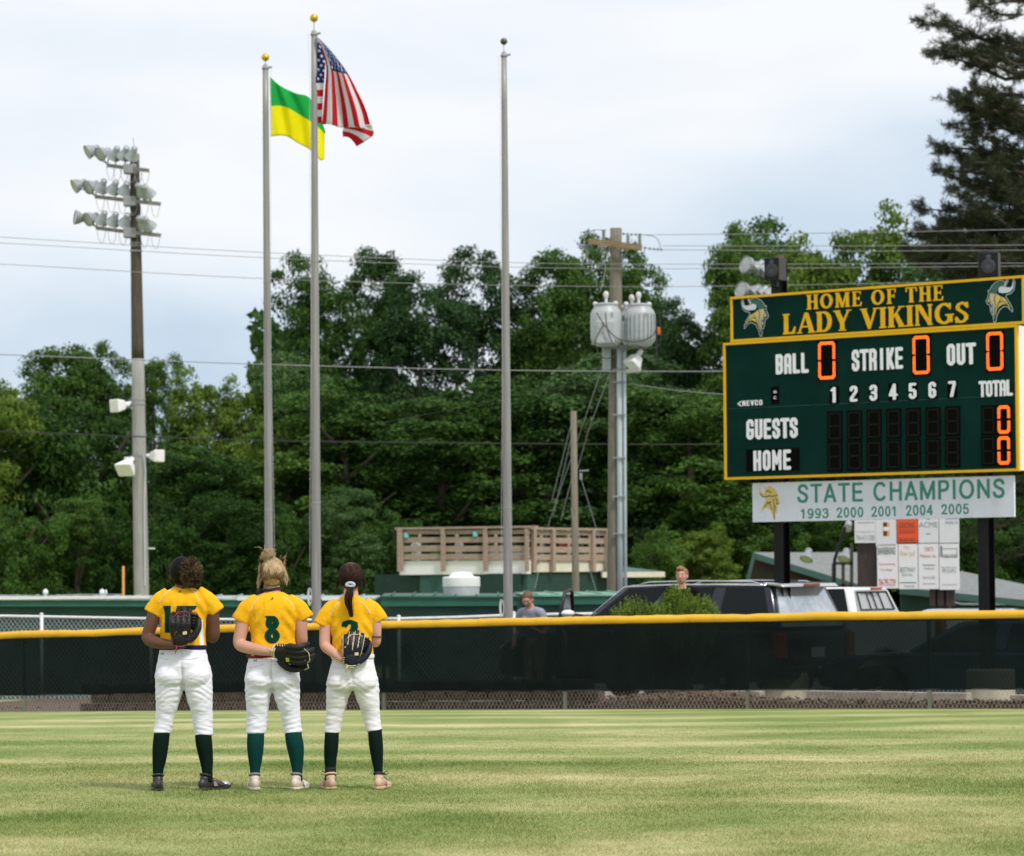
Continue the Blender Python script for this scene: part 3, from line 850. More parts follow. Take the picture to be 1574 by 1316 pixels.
# plain sans capitals and figures, drawn with a round pen; (advance, strokes)
def sn(*paths, w=.080): return [('n', list(p), w, w) for p in paths]
SANS = {
 'S': (.66, sn([(.56, .76), (.50, .88), (.34, .935), (.17, .88), (.11, .74), (.18, .60), (.34, .52), (.50, .44), (.57, .28), (.50, .12), (.33, .065), (.15, .12), (.08, .27)])),
 'T': (.64, sn([(.06, .932), (.60, .932)], [(.33, .93), (.33, .04)])), 'A': (.72, sn([(.07, .04), (.36, .95), (.65, .04)], [(.17, .32), (.55, .32)])),
 'E': (.62, sn([(.56, .932), (.12, .932), (.12, .068), (.57, .068)], [(.12, .51), (.52, .51)])),
 'C': (.78, sn(arc(.40, .5, .31, .432, 45, 315, 22))), 'H': (.74, sn([(.11, .04), (.11, .96)], [(.63, .04), (.63, .96)], [(.11, .52), (.63, .52)])),
 'M': (.86, sn([(.10, .04), (.10, .94), (.43, .12), (.76, .94), (.76, .04)])), 'P': (.66, sn([(.12, .04), (.12, .932), (.38, .932), (.53, .88), (.57, .72), (.52, .54), (.38, .48), (.12, .48)])),
 'I': (.26, sn([(.13, .04), (.13, .96)])), 'O': (.84, sn(arc(.42, .5, .33, .432, 0, 360, 28))), 'N': (.74, sn([(.11, .04), (.11, .92), (.63, .08), (.63, .96)])),
 '1': (.56, sn([(.12, .74), (.30, .92), (.30, .04)])), '9': (.60, sn(arc(.30, .66, .205, .27, 0, 360, 20), [(.505, .66), (.50, .34), (.42, .12), (.28, .065), (.12, .14)])),
 '3': (.60, sn([(.10, .78), (.18, .90), (.30, .935), (.45, .88), (.50, .72), (.42, .58), (.26, .53)], [(.42, .56), (.52, .42), (.52, .24), (.42, .10), (.28, .065), (.14, .11), (.08, .24)])),
 '2': (.60, sn([(.09, .70), (.13, .86), (.30, .935), (.46, .86), (.50, .70), (.40, .46), (.10, .07), (.53, .07)])), '0': (.60, sn(arc(.30, .5, .205, .432, 0, 360, 24))),
 '4': (.60, sn([(.42, .04), (.42, .92), (.07, .30), (.55, .30)])), '5': (.60, sn([(.48, .932), (.16, .932), (.12, .52), (.28, .60), (.44, .54), (.51, .36), (.46, .15), (.30, .065), (.14, .11), (.08, .22)])),
 ' ': (.36, []),
}
def letters(text, font, fr, u0, u1, v0, v1, cell, gap, m_, parent, off, thick=0.0, nm='letter'):
    """each letter a part of its own"""
    adv = [font[c][0] for c in text]; tot = sum(adv) + gap * (len(text) - 1); k = (u1 - u0) / tot; H = v1 - v0; x = 0
    for c, a in zip(text, adv):
        if font[c][1]:
            r = [(u0 + (x + p) * k, u0 + (x + q) * k, v0 + r_ * H, v0 + s_ * H) for p, q, r_, s_ in spans(font[c][1], -.05, a + .05, 0, 1, max(8, int(a * 1.1 * k / cell)), max(8, int(H / cell)))]
            print_on(fr, r, nm, m_, parent, off, thick)
        x += a + gap
def text_on(fr, text, u0, u1, v0, v1, m_, parent, off, name='lettering', bold=0.0):
    """sans lettering with the program's own built-in font, fitted into a rectangle"""
    cu = bpy.data.curves.new('tmp', 'FONT'); cu.body = text; cu.offset = bold; cu.resolution_u = 3
    o = bpy.data.objects.new('tmp', cu); COL.objects.link(o)
    dg = bpy.context.evaluated_depsgraph_get()
    me = bpy.data.meshes.new_from_object(o.evaluated_get(dg))
    bpy.data.objects.remove(o); bpy.data.curves.remove(cu)
    vs = [v.co.copy() for v in me.vertices]
    if not vs: return None
    x0, x1 = min(v.x for v in vs), max(v.x for v in vs); y0, y1 = min(v.y for v in vs), max(v.y for v in vs)
    off_ = Vector((0, 0, 0)); o0 = parent
    while o0 is not None: off_ += Vector(o0.location); o0 = o0.parent
    for v in me.vertices:
        u = u0 + (v.co.x - x0) / (x1 - x0) * (u1 - u0); w_ = v0 + (v.co.y - y0) / (y1 - y0) * (v1 - v0)
        v.co = fr.pt(u, w_, off) - off_
    me.materials.clear(); me.materials.append(m_); me.name = name
    r = bpy.data.objects.new(name, me); COL.objects.link(r); r.parent = parent; r['kind'] = 'stuff'
    return r
# ------------------------------------------------------------------ scoreboard
SF = Frame(P(1113, 700, 53.5), P(1563, 700, 50.0))
sb = thing('scoreboard', 'large dark green softball scoreboard with gold borders on black posts right of the bush', 'scoreboard', tuple(SF.pt(SF.px(1200, 700)[0], G(53))))
def rpx(x0, yc0, x1, yc1, h0, h1=None):
    """rectangle in the board from pixel columns x0..x1, top row given at both ends, heights in pixels"""
    h1 = h0 if h1 is None else h1
    u0, u1, v0, v1 = SF.rect(x0, yc0, yc1, x1, yc0 + h0, yc1 + h1)
    return u0, u1, v0, v1
hu0, hu1, hv0, hv1 = SF.rect(1124, 455, 426.5, 1574, 524, 498.5)
mu0, mu1, mv0, mv1 = SF.rect(1113, 528.5, 499.5, 1563, 738.5, 722)
hu1 += 0.0
for (u0, u1, v0, v1, nm) in ((hu0, hu1, hv0, hv1, 'header_panel'), (mu0, mu1, mv0, mv1, 'main_panel')):
    b = MB(); SF.box(b, u0, u1, v0, v1, -0.03, 0); b.build(nm, M['sb_green'], sb)
    if nm == 'main_panel':
        b = MB(); SF.box(b, u0 + .004, u1 - .002, v0 + .004, v1 - .004, -.26, -.031); b.build('cabinet', M['white_paint'], sb)
    t_ = 0.030
    b = MB()
    SF.box(b, u0 - .01, u1 + .01, v1 - t_, v1 + .008, -0.028, 0.02); SF.box(b, u0 - .01, u1 + .01, v0 - .008, v0 + t_, -0.028, 0.02)
    SF.box(b, u0 - .01, u0 + t_, v0 + t_, v1 - t_, -0.028, 0.018); SF.box(b, u1 - t_, u1 + .01, v0 + t_, v1 - t_, -0.028, 0.018)
    b.build('border', M['sb_gold'], sb)
# faint joint across the main panel
b = MB(); vj = SF.px(1200, 624)[1] - .012; SF.box(b, mu0 + .035, mu1 - .035, vj, vj + .006, -.01, 0.002); b.build('panel_joint', M['green_wall'], sb)
def sb_word(text, x0, x1, top, bot, m_='sb_white', font=BLOCK, cell=.006, gap=.08, thick=.012):
    """top, bot = (left row, right row)"""
    u0, u1, v0, v1 = SF.rect(x0, top[0], top[1], x1, bot[0], bot[1])
    letters(text, font, SF, u0, u1, v0, v1, cell, gap, M[m_], sb, .0035, thick)
sb_word('HOME OF THE', 1240, 1451, (451.5, 440), (475, 463), 'sb_gold', SERIF, gap=.10)
sb_word('LADY VIKINGS', 1203, 1491, (482.5, 464), (513, 497.5), 'sb_gold', SERIF, gap=.03)
sb_word('BALL', 1193, 1243, (545, 542), (576, 573), gap=.10)
sb_word('STRIKE', 1310, 1388, (537.5, 534), (571, 567), gap=.10)
sb_word('OUT', 1456, 1499, (529, 527), (562, 560), gap=.12)
sb_word('TOTAL', 1506, 1557, (586.5, 583), (611, 608), gap=.08)
sb_word('GUESTS', 1148, 1226, (645.5, 641.5), (676, 673), gap=.10)
u0, u1, v0, v1 = SF.rect(1147, 690.5, 688.5, 1229, 725, 724)
b = MB(); SF.box(b, u0, u1, v0, v1, 0.001, 0.004); b.build('backing_plate', M['sb_black'], sb)
u0, u1, v0, v1 = SF.rect(1159, 693, 691, 1216, 724, 722)
letters('HOME', BLOCK, SF, u0, u1, v0, v1, .006, .14, M['sb_white'], sb, .006, .012)
for i, d in enumerate('1234567'):
    xc = 1282.5 + i * 30.2; yt = 594.0 - i * 1.45
    u0, u1, v0, v1 = SF.rect(xc - 7.5, yt - 1, yt - 1, xc + 7.5, yt + 27, yt + 27)
    b = MB(); SF.box(b, u0, u1, v0, v1, 0.001, 0.004); b.build('backing_plate', M['sb_black'], sb)
    u0, u1, v0, v1 = SF.rect(xc - 5.5, yt + .5, yt + .5, xc + 5.5, yt + 25, yt + 25)
    print_on(SF, word(d, BLOCK, u0, u1, v0, v1, .005), 'numeral', M['sb_white'], sb, 0.006, .01)['label'] = 'white inning numeral ' + d
u0, u1, v0, v1 = SF.rect(1185.5, 594, 594, 1197.5, 621, 621)
b = MB(); SF.box(b, u0, u1, v0, v1, 0.001, 0.004); b.build('backing_plate', M['sb_black'], sb)
du, dv = (u1 - u0), (v1 - v0)
text_on(SF, 'e\nc', u0 + .3 * du, u0 + .72 * du, v0 + .28 * dv, v0 + .76 * dv, M['sb_white'], sb, .006)
# maker's mark
u0, u1, v0, v1 = SF.rect(1141, 616.5, 614, 1172, 624.5, 622.5)
print_on(SF, word('NEVCO', BLOCK, u0, u1, v0, v1, .003, .12), 'lettering', M['sb_white'], sb, .003)['kind'] = 'stuff'
u0, u1, v0, v1 = SF.rect(1133.5, 616, 616, 1140.5, 625.5, 625.5)
print_on(SF, word('<', BLOCK, u0, u1, v0, v1, .003), 'arrow_mark', M['sb_white'], sb, .003)
def lamp_digit(xc, yt, wpx, hpx, lit, rows=3):
    u0, u1, v0, v1 = SF.rect(xc - wpx / 2 - 2.2, yt - 2.5, yt - 2.5, xc + wpx / 2 + 2.2, yt + hpx + 2.5, yt + hpx + 2.5)
    b = MB(); SF.box(b, u0, u1, v0, v1, 0.0012, 0.012)
    dg_ = b.build('digit', M['sb_black'], sb)
    m_ = .024
    a0, a1, c0, c1 = u0 + m_, u1 - m_, v0 + m_, v1 - m_
    if lit:
        b = MB(); pitch = 0.0165
        for k in range(rows):
            ins = k * 0.0165; p0, p1, q0, q1 = a0 + ins, a1 - ins, c0 + ins, c1 - ins
            ch = .035 - ins * .35
            loop = [(p0 + ch, q0), (p1 - ch, q0), (p1, q0 + ch), (p1, q1 - ch), (p1 - ch, q1), (p0 + ch, q1), (p0, q1 - ch), (p0, q0 + ch), (p0 + ch, q0)]
            for (xa, ya), (xb, yb) in zip(loop[:-1], loop[1:]):
                L = math.hypot(xb - xa, yb - ya); n = max(1, round(L / pitch))
                for i in range(n):
                    t_ = (i + .5 * (k % 2)) / n; x, y = xa + (xb - xa) * t_, ya + (yb - ya) * t_; r = .0072
                    if abs(y - (q0 + q1) / 2) < .010: continue
                    b.add([SF.pt(x + r * math.cos(a), y + r * math.sin(a), .0145) for a in np.arange(6) * math.pi / 3], [(0, 1, 2, 3, 4, 5)])
        b.build('lamps', M['led'], dg_)['kind'] = 'stuff'
    else:
        b = MB(); t_ = .026; mid = (c0 + c1) / 2; g = .006
        for (x0, x1, y0, y1) in ((a0 + t_, a1 - t_, c1 - t_, c1), (a0 + t_, a1 - t_, c0, c0 + t_), (a0 + t_, a1 - t_, mid - t_ / 2, mid + t_ / 2),
                                 (a0, a0 + t_, mid + g, c1 - g), (a1 - t_, a1, mid + g, c1 - g), (a0, a0 + t_, c0 + g, mid - g), (a1 - t_, a1, c0 + g, mid - g)):
            SF.box(b, x0, x1, y0, y1, .0122, .0145)
        b.build('segments', M['sb_dark'], dg_)['kind'] = 'stuff'
    return dg_
for xc, yt, h in ((1271.3, 526, 56.5), (1416.3, 517, 57.5), (1529.5, 511, 58)):
    lamp_digit(xc, yt, 24.5, h, True)['label'] = 'large lit digit zero'
for i in range(7):
    xc = 1283.5 + i * 30.15
    for yt, sl in ((634.5, 1.25), (681.5, 1.05)):
        lamp_digit(xc, yt - i * sl, 18.5, 41, False)
for yt in (625, 672.5):
    lamp_digit(1519.5, yt + .5, 17.5, 41, False)
    lamp_digit(1543.5, yt - 1, 18, 42, True, 3)['label'] = 'lit total digit zero'

# the horned-helmet head
LOGO_L = dict(   # in a 0..100 box, x right, y up; facing right
    rim=[(0, 92), (4, 100), (7, 88), (10, 80), (22, 77), (34, 80), (30, 88), (24, 97), (24, 102), (34, 93), (40, 97), (52, 99), (66, 94), (78, 85), (86, 74), (90, 76), (88, 68), (92, 58), (97, 50), (94, 44), (86, 42), (84, 34), (82, 24), (78, 16), (74, 20), (74, 8), (71, -4), (66, 0), (62, 14), (52, 28), (38, 35), (24, 33), (10, 20), (10, 26), (16, 38), (26, 50), (32, 58), (28, 64), (14, 66), (4, 74)],
    helmet=[(36, 92), (42, 95), (52, 97), (65, 92), (77, 83), (84, 74), (84, 71), (62, 68), (58, 78), (48, 82), (36, 82)],
    horn=[(2, 93), (5, 94), (9, 82), (18, 80), (30, 82), (44, 85), (54, 81), (55, 72), (48, 68), (28, 67), (14, 70), (5, 78)],
    horn2=[(25, 97), (27, 98), (33, 91), (37, 88), (34, 84), (30, 89)],
    hair=[(14, 26), (20, 38), (34, 55), (50, 60), (62, 68), (84, 70), (84, 64), (88, 56), (84, 48), (80, 40), (74, 38), (70, 30), (66, 12), (62, 24), (54, 34), (40, 40), (26, 38)],
    face=[(64, 67), (82, 69), (84, 62), (90, 54), (93, 49), (88, 46), (82, 44), (78, 36), (74, 42), (72, 24), (66, 20), (64, 40), (68, 54)],
    cheek=[(76, 62), (80, 62), (84, 56), (82, 48), (78, 44), (74, 52)],
    beard=[(70, 26), (72, 40), (76, 36), (81, 32), (79, 22), (76, 26), (74, 18), (72, 8), (70, 2), (67, 8), (68, 18)],
)
M['logo_helmet'] = mat('logo helmet green', (0.03, 0.12, 0.09), .5)
M['logo_horn'] = mat('logo horn', (0.62, 0.66, 0.74), .5)
M['logo_hair'] = mat('logo yellow', (0.70, 0.50, 0.13), .5)
M['logo_face'] = mat('logo face', (0.52, 0.48, 0.40), .5)
M['logo_rim'] = mat('logo outline', (0.50, 0.56, 0.62), .5)
M['logo_ink'] = mat('logo ink', (0.05, 0.12, 0.09), .5)
def logo(fr, u0, u1, v0, v1, parent, off, flip=False, plain=False):
    root = None
    def poly_mesh(pts, m_, o_, nm, par, grow=0.0):
        cx, cy = 50, 50
        st = [('p', pts)]
        if grow: st.append(('n', pts + [pts[0]], grow, grow))
        W, H = u1 - u0, v1 - v0
        sp = spans(st, -8, 108, -10, 108, int(1.16 * W / .006), int(1.18 * H / .006))
        rr = []
        for a, b, c, d in sp:
            a_, b_ = (a, b) if not flip else (100 - b, 100 - a)
            rr.append((u0 + a_ / 100 * W, u0 + b_ / 100 * W, v0 + c / 100 * H, v0 + d / 100 * H))
        return print_on(fr, rr, nm, m_, par, o_)
    if plain:
        root = poly_mesh(LOGO_L['rim'], M['logo_hair'], off, 'emblem', parent)
        for k, m_ in (('face', 'logo_hair'),):
            pass
        for path in ([(5, 78), (14, 70), (28, 67), (50, 70), (62, 68), (84, 71)], [(58, 78), (44, 85), (30, 82)], [(66, 60), (70, 44), (68, 20), (71, 2)], [(36, 52), (50, 46), (60, 30)], [(76, 62), (84, 56), (82, 46), (90, 46)], [(24, 38), (40, 48), (56, 52)], [(74, 40), (78, 26)]):
            W, H = u1 - u0, v1 - v0
            sp = spans([('n', path, 1.6, 1.6)], 0, 100, 0, 100, int(W / .005), int(H / .005))
            print_on(fr, [(u0 + a / 100 * W, u0 + b / 100 * W, v0 + c / 100 * H, v0 + d / 100 * H) for a, b, c, d in sp], 'emblem_line', M['logo_ink'], root, off + .002)
        return root
    root = poly_mesh(LOGO_L['rim'], M['logo_rim'], off, 'emblem', parent, 2.0)
    poly_mesh(LOGO_L['rim'], M['sb_green'], off + .0015, 'emblem_ground', root)
    for i, (k, m_) in enumerate((('helmet', 'logo_helmet'), ('horn2', 'logo_horn'), ('horn', 'logo_horn'), ('hair', 'logo_hair'), ('face', 'logo_face'), ('cheek', 'logo_hair'), ('beard', 'logo_face'))):
        poly_mesh(LOGO_L[k], M[m_], off + .003 + .0015 * i, 'emblem_' + {'horn2': 'horn'}.get(k, k), root)
    W, H = u1 - u0, v1 - v0
    for path in ([(64, 66), (68, 54), (64, 40), (68, 20), (70, 4)], [(24, 38), (40, 48), (52, 44)], [(44, 56), (54, 44), (60, 28)], [(74, 42), (74, 28), (76, 22)], [(84, 56), (82, 47), (90, 46)], [(62, 68), (84, 71)]):
        sp = spans([('n', path, 1.2, 1.2)], 0, 100, 0, 100, int(W / .005), int(H / .005))
        rr = []
        for a, b, c, d in sp:
            a_, b_ = (a, b) if not flip else (100 - b, 100 - a)
            rr.append((u0 + a_ / 100 * W, u0 + b_ / 100 * W, v0 + c / 100 * H, v0 + d / 100 * H))
        print_on(fr, rr, 'emblem_line', M['logo_ink'], root, off + .016)
    return root
u0, u1, v0, v1 = SF.rect(1140, 459, 457, 1182, 516, 514)
logo(SF, u0, u1, v0, v1, sb, .003)['label'] = 'horned helmet head facing right'
u0, u1, v0, v1 = SF.rect(1514.5, 432, 430, 1560, 494, 491)
logo(SF, u0, u1, v0, v1, sb, .003, flip=True)['label'] = 'horned helmet head facing left'
# posts
SB2 = Frame(SF.A - SF.N * .38, SF.B - SF.N * .38)
for px, lab in ((1203, 'near'), (1517, 'far')):
    u, _ = SB2.px(px, 900)
    b = MB(); wpx = 0.105
    vt = SF.px(px, 400 if px < 1300 else 400)[1] if px < 1300 else hv1 + .05
    # wide flange section
    for (a, c, o0, o1) in ((-wpx * .8, wpx * .8, -.292, -.282), (-wpx * .8, wpx * .8, -.470, -.460), (-.006, .006, -.460, -.292)):
        SF.box(b, u + a, u + c, G(52) - .1, vt, o0, o1)
    b.build('post', M['black_steel'], sb)
    b = MB()
    for vv in (hv0 + .1, mv0 + .25, mv0 + 1.3, mv1 - .1):
        SF.box(b, u - .2, u + .2, vv, vv + .06, -.2815, -.2605)
    b.build('bracket', M['black_steel'], sb)
# footings
for px, x0, x1, yt in ((1207, 1170, 1243, 1056), (1522, 1485, 1560, 1056)):
    u, _ = SB2.px(px, 1000); q = SF.pt(u, 0, -.38)
    rad = (x1 - x0) / 2 / ppm(q.y)
    b = MB(); b.lathe((q.x, q.y, G(q.y) - .3), [(rad, 0), (rad, .80), (rad - .02, .82), (0.01, .825)], 28)
    tag(b.build('concrete_footing', M['concrete'], smooth=False, autosmooth=40), 'round concrete footing under the ' + ('left' if px < 1300 else 'right') + ' black scoreboard post', 'footing', 'scoreboard footings')
# speakers
def speaker(x0, x1, y0, y1, off, rot, lab):
    u0, u1, v0, v1 = SF.rect(x0, y0, y0, x1, y1, y1)
    c = SF.pt((u0 + u1) / 2, v0, off)
    th = math.atan2(SF.D.y, SF.D.x)
    t_ = thing('loudspeaker', lab, 'loudspeaker', tuple(c), th + rot, 'loudspeakers on the scoreboard')
    wd, ht = (u1 - u0), (v1 - v0)
    b = LB(); b.box((0, .14, ht / 2), (wd, .28, ht)); b.build('cabinet', M['spk_side'], t_, bevel=.01)
    b = LB(); b.box((0, -.006, ht / 2), (wd - .012, .012, ht - .012)); b.build('grille', M['spk_grille'], t_, bevel=.004)
    b = LB(); b.lathe((0, -.014, ht * .42), [(.0, 0.0), (.05, .001), (.105, .003), (.11, .0)], 20, (0, -1, 0)); b.build('driver', M['spk_cone'], t_, smooth=True)
    b = LB(); b.lathe((0, -.014, ht * .8), [(.0, 0), (.04, .002), (.045, 0)], 14, (0, -1, 0)); b.build('tweeter', M['spk_cone'], t_, smooth=True)
    b = LB(); b.box((0, .12, -.05), (.10, .10, .10)); b.build('mount', M['black_steel'], t_)
M['spk_side'] = mat('speaker side', (0.055, 0.05, 0.05), .7)
M['spk_grille'] = mat('speaker grille', (0.009, 0.010, 0.014), .6, spec=.2, bump=.3, bscale=120)
M['spk_cone'] = mat('speaker cone', (0.022, 0.023, 0.03), .5)
speaker(1170, 1190, 395.5, 430, -.1, R_(14), 'black loudspeaker turned aside, on the left post above the scoreboard')
speaker(1500, 1526, 387, 425, -.1, R_(27), 'black loudspeaker facing forward above the right end of the scoreboard header')
# champions banner sign, hung below
cs = thing('champions_sign', 'white sign reading STATE CHAMPIONS hung under the green scoreboard', 'sign', tuple(SF.pt(SF.px(1350, 790)[0], SF.px(1350, 800)[1])))
u0, u1, v0, v1 = SF.rect(1152.5, 744.5, 729, 1554.5, 805.5, 792)
b = MB(); SF.box(b, u0, u1, v0, v1, -.10, -.06); b.build('panel', M['sign_white'], cs, bevel=.004)
for x0 in np.linspace(u0 + .3, u1 - .3, 4):
    b = MB(); SF.box(b, x0 - .02, x0 + .02, v1, mv0 - .008, -.09, -.07); b.build('hanger', M['black_steel'], cs)
a0, a1, b0, b1 = SF.rect(1221.5, 747, 732.5, 1541, 774, 765)
letters('STATE CHAMPIONS', SANS, SF, a0, a1, b0, b1, .005, .12, M['sign_green'], cs, -.0585)
for tx, x0, x1, yt, yb in (('1993', 1226.5, 1270, 781.5, 797), ('2000', 1282, 1323.5, 779.5, 795.5), ('2001', 1335.5, 1375.5, 778, 794), ('2004', 1388.5, 1430, 776, 792.5), ('2005', 1443, 1486, 774.5, 790.5)):
    a0, a1, b0, b1 = SF.rect(x0, yt, yt, x1, yb, yb)
    letters(tx, SANS, SF, a0, a1, b0, b1, .004, .10, M['sign_green'], cs, -.0585, nm='numeral')
a0, a1, b0, b1 = SF.rect(1163, 747, 746, 1196, 799, 798)
logo(SF, a0, a1, b0, b1, cs, -.0585, plain=True)
# ------------------------------------------------------------------ sponsor board
PF = Frame(P(1300, 850, 66), P(1480, 850, 65))
sp = thing('sponsor_board', 'white board of sponsor panels seen under the champions sign', 'sign', tuple(PF.pt(PF.px(1400, 850)[0], -.55)))
M['red_print'] = mat('red print', (0.55, 0.05, 0.04), .5); M['grey_print'] = mat('grey print', (0.22, 0.24, 0.24), .5)
M['blue_print'] = mat('blue print', (0.18, 0.22, 0.48), .5); M['dk_print'] = mat('dark print', (0.04, 0.07, 0.05), .5)
M['orange_panel'] = mat('orange panel', (0.80, 0.085, 0.018), .5); M['gold_print'] = mat('gold print', (0.72, 0.42, 0.12), .5)
M['maroon'] = mat('maroon print', (0.16, 0.02, 0.02), .5); M['green_print'] = mat('green print', (0.05, 0.22, 0.16), .5)
M['vinyl2'] = mat('white vinyl bright', (0.70, 0.70, 0.71), .5, var=.03)
cells = [(1313.5, 797, 1346, 835, 'vinyl2'), (1346, 796.5, 1378, 840, 'vinyl2'), (1378.5, 796.5, 1411, 834.5, 'orange_panel'), (1411.5, 796, 1443, 835, 'vinyl2'), (1443.5, 795, 1474.5, 835, 'vinyl2'),
         (1348, 836, 1380.5, 905, 'vinyl'), (1381, 836, 1411, 906, 'vinyl'), (1411.5, 835.5, 1443, 906, 'vinyl'), (1443.5, 835.5, 1474.5, 907, 'vinyl')]
for x0, y0, x1, y1, m_ in cells:
    u0, u1, v0, v1 = PF.rect(x0, y0, y0, x1, y1, y1)
    b = MB(); PF.box(b, u0 + .004, u1 - .004, v0 + .004, v1 - .004, 0, .02); b.build('panel', M[m_], sp, bevel=.003)
u0, u1, v0, v1 = PF.rect(1314, 790, 790, 1474, 905, 905)
b = MB(); PF.box(b, PF.px(1350, 850)[0], u1 - .02, v0 + .03, v1, -.03, -.004); b.build('backing', M['brown_board'], sp)
def pt_(tx, x0, x1, y0, y1, m_, off=.0225, bold=0.0):
    u0, u1, v0, v1 = PF.rect(x0, y0, y0, x1, y1, y1); text_on(PF, tx, u0, u1, v0, v1, M[m_], sp, off, bold=bold)
for a in (('___________', 1318, 1344, 803, 804, 'grey_print'), ('www.bargainprinters.com', 1316, 1345, 816.5, 819, 'grey_print'), ('704-413-3280', 1316.5, 1345, 823, 831, 'grey_print'),
          ('GRADING', 1382, 1407, 803, 812, 'dk_print'), ('704-603-0431', 1381.5, 1407.5, 827, 833, 'dk_print', .0225, .01),
          ('ACME', 1413, 1441.5, 802.5, 811, 'grey_print'), ('___', 1424, 1431, 820, 821.5, 'grey_print'), ('Awards & More', 1454, 1473, 795.5, 799, 'blue_print'), ('Awards, Inc', 1453, 1473, 800, 806.5, 'blue_print'),
          ('BANNERKING!', 1350, 1377, 841, 853, 'dk_print', .0225, .01), ('Concrete Sawing', 1351.5, 1376, 865, 870, 'red_print'), ('& Core Repair', 1354.5, 1372.5, 874, 879, 'red_print'), ('704-795-2729', 1351, 1377, 890, 901, 'red_print', .0225, .01),
          ('Mrs.', 1390, 1399, 839, 844, 'gold_print'), ('New Leaf', 1384, 1407, 846, 855, 'gold_print'), ('BESTWAY', 1384, 1408, 872, 880, 'green_print'), ('RENT-ALL', 1387, 1404, 882, 886, 'green_print'), ('________', 1384, 1409, 895, 896.5, 'green_print'), ('704-483-9391', 1390, 1406, 899.5, 903.5, 'grey_print'),
          ("TART'S", 1421, 1435, 841, 847.5, 'red_print'), ('Platinum, Inc.', 1415, 1440, 852, 858, 'red_print'), ('_______', 1419, 1438, 868, 869.5, 'grey_print'), ('Residential', 1421, 1436, 872, 875.5, 'grey_print'), ('704-732-1002', 1419, 1438, 886, 890, 'grey_print'), ('______', 1419, 1438, 897, 898, 'grey_print'),
          ('MOBILE HOMES', 1450, 1471, 852, 855.5, 'dk_print'), ('704-735-5412', 1448, 1470, 871, 881, 'grey_print'), ('www.homes.com', 1448, 1471, 897, 900, 'grey_print')):
    pt_(*a)
def pbox(x0, y0, x1, y1, m_, o0=.021, o1=.0235, nm='print'):
    u0, u1, v0, v1 = PF.rect(x0, y0, y0, x1, y1, y1); b = MB(); PF.box(b, u0, u1, v0, v1, o0, o1); b.build(nm, M[m_], sp)
for a in ((1358, 803, 1364, 824, 'maroon'), (1364.3, 803, 1368, 824, 'gold_print'), (1382, 814.6, 1408, 815.4, 'dk_print'), (1382, 818, 1407, 819, 'maroon'), (1425, 796.5, 1430, 798.6, 'green_print'),
          (1445.5, 839, 1449, 856, 'grey_print'), (1449, 843, 1471, 844, 'grey_print'), (1449, 856, 1472, 857, 'dk_print'), (1471, 843, 1472, 856, 'grey_print')):
    pbox(*a)
pbox(1358.5, 810, 1367.5, 816, 'vinyl', .0236, .025)
for x0, x1, y0, y1 in ((1316, 1346, 836, 906), (1427, 1436, 905, 925), (1440, 1449, 905, 926), (1453, 1465, 905, 926)):
    u0, u1, v0, v1 = PF.rect(x0, y0, y0, x1, y1, y1); b = MB(); PF.box(b, u0, u1, min(v0, 0.9) if y1 > 907 else v0, v1, -.12, -.05); b.build('post_board', M['brown_board'], sp)
for px in (1331, 1445):
    u, _ = PF.px(px, 900); b = MB(); PF.box(b, u - .12, u + .12, -.6, 1.3, -.25, -.125); b.build('post', M['brown_board'], sp)
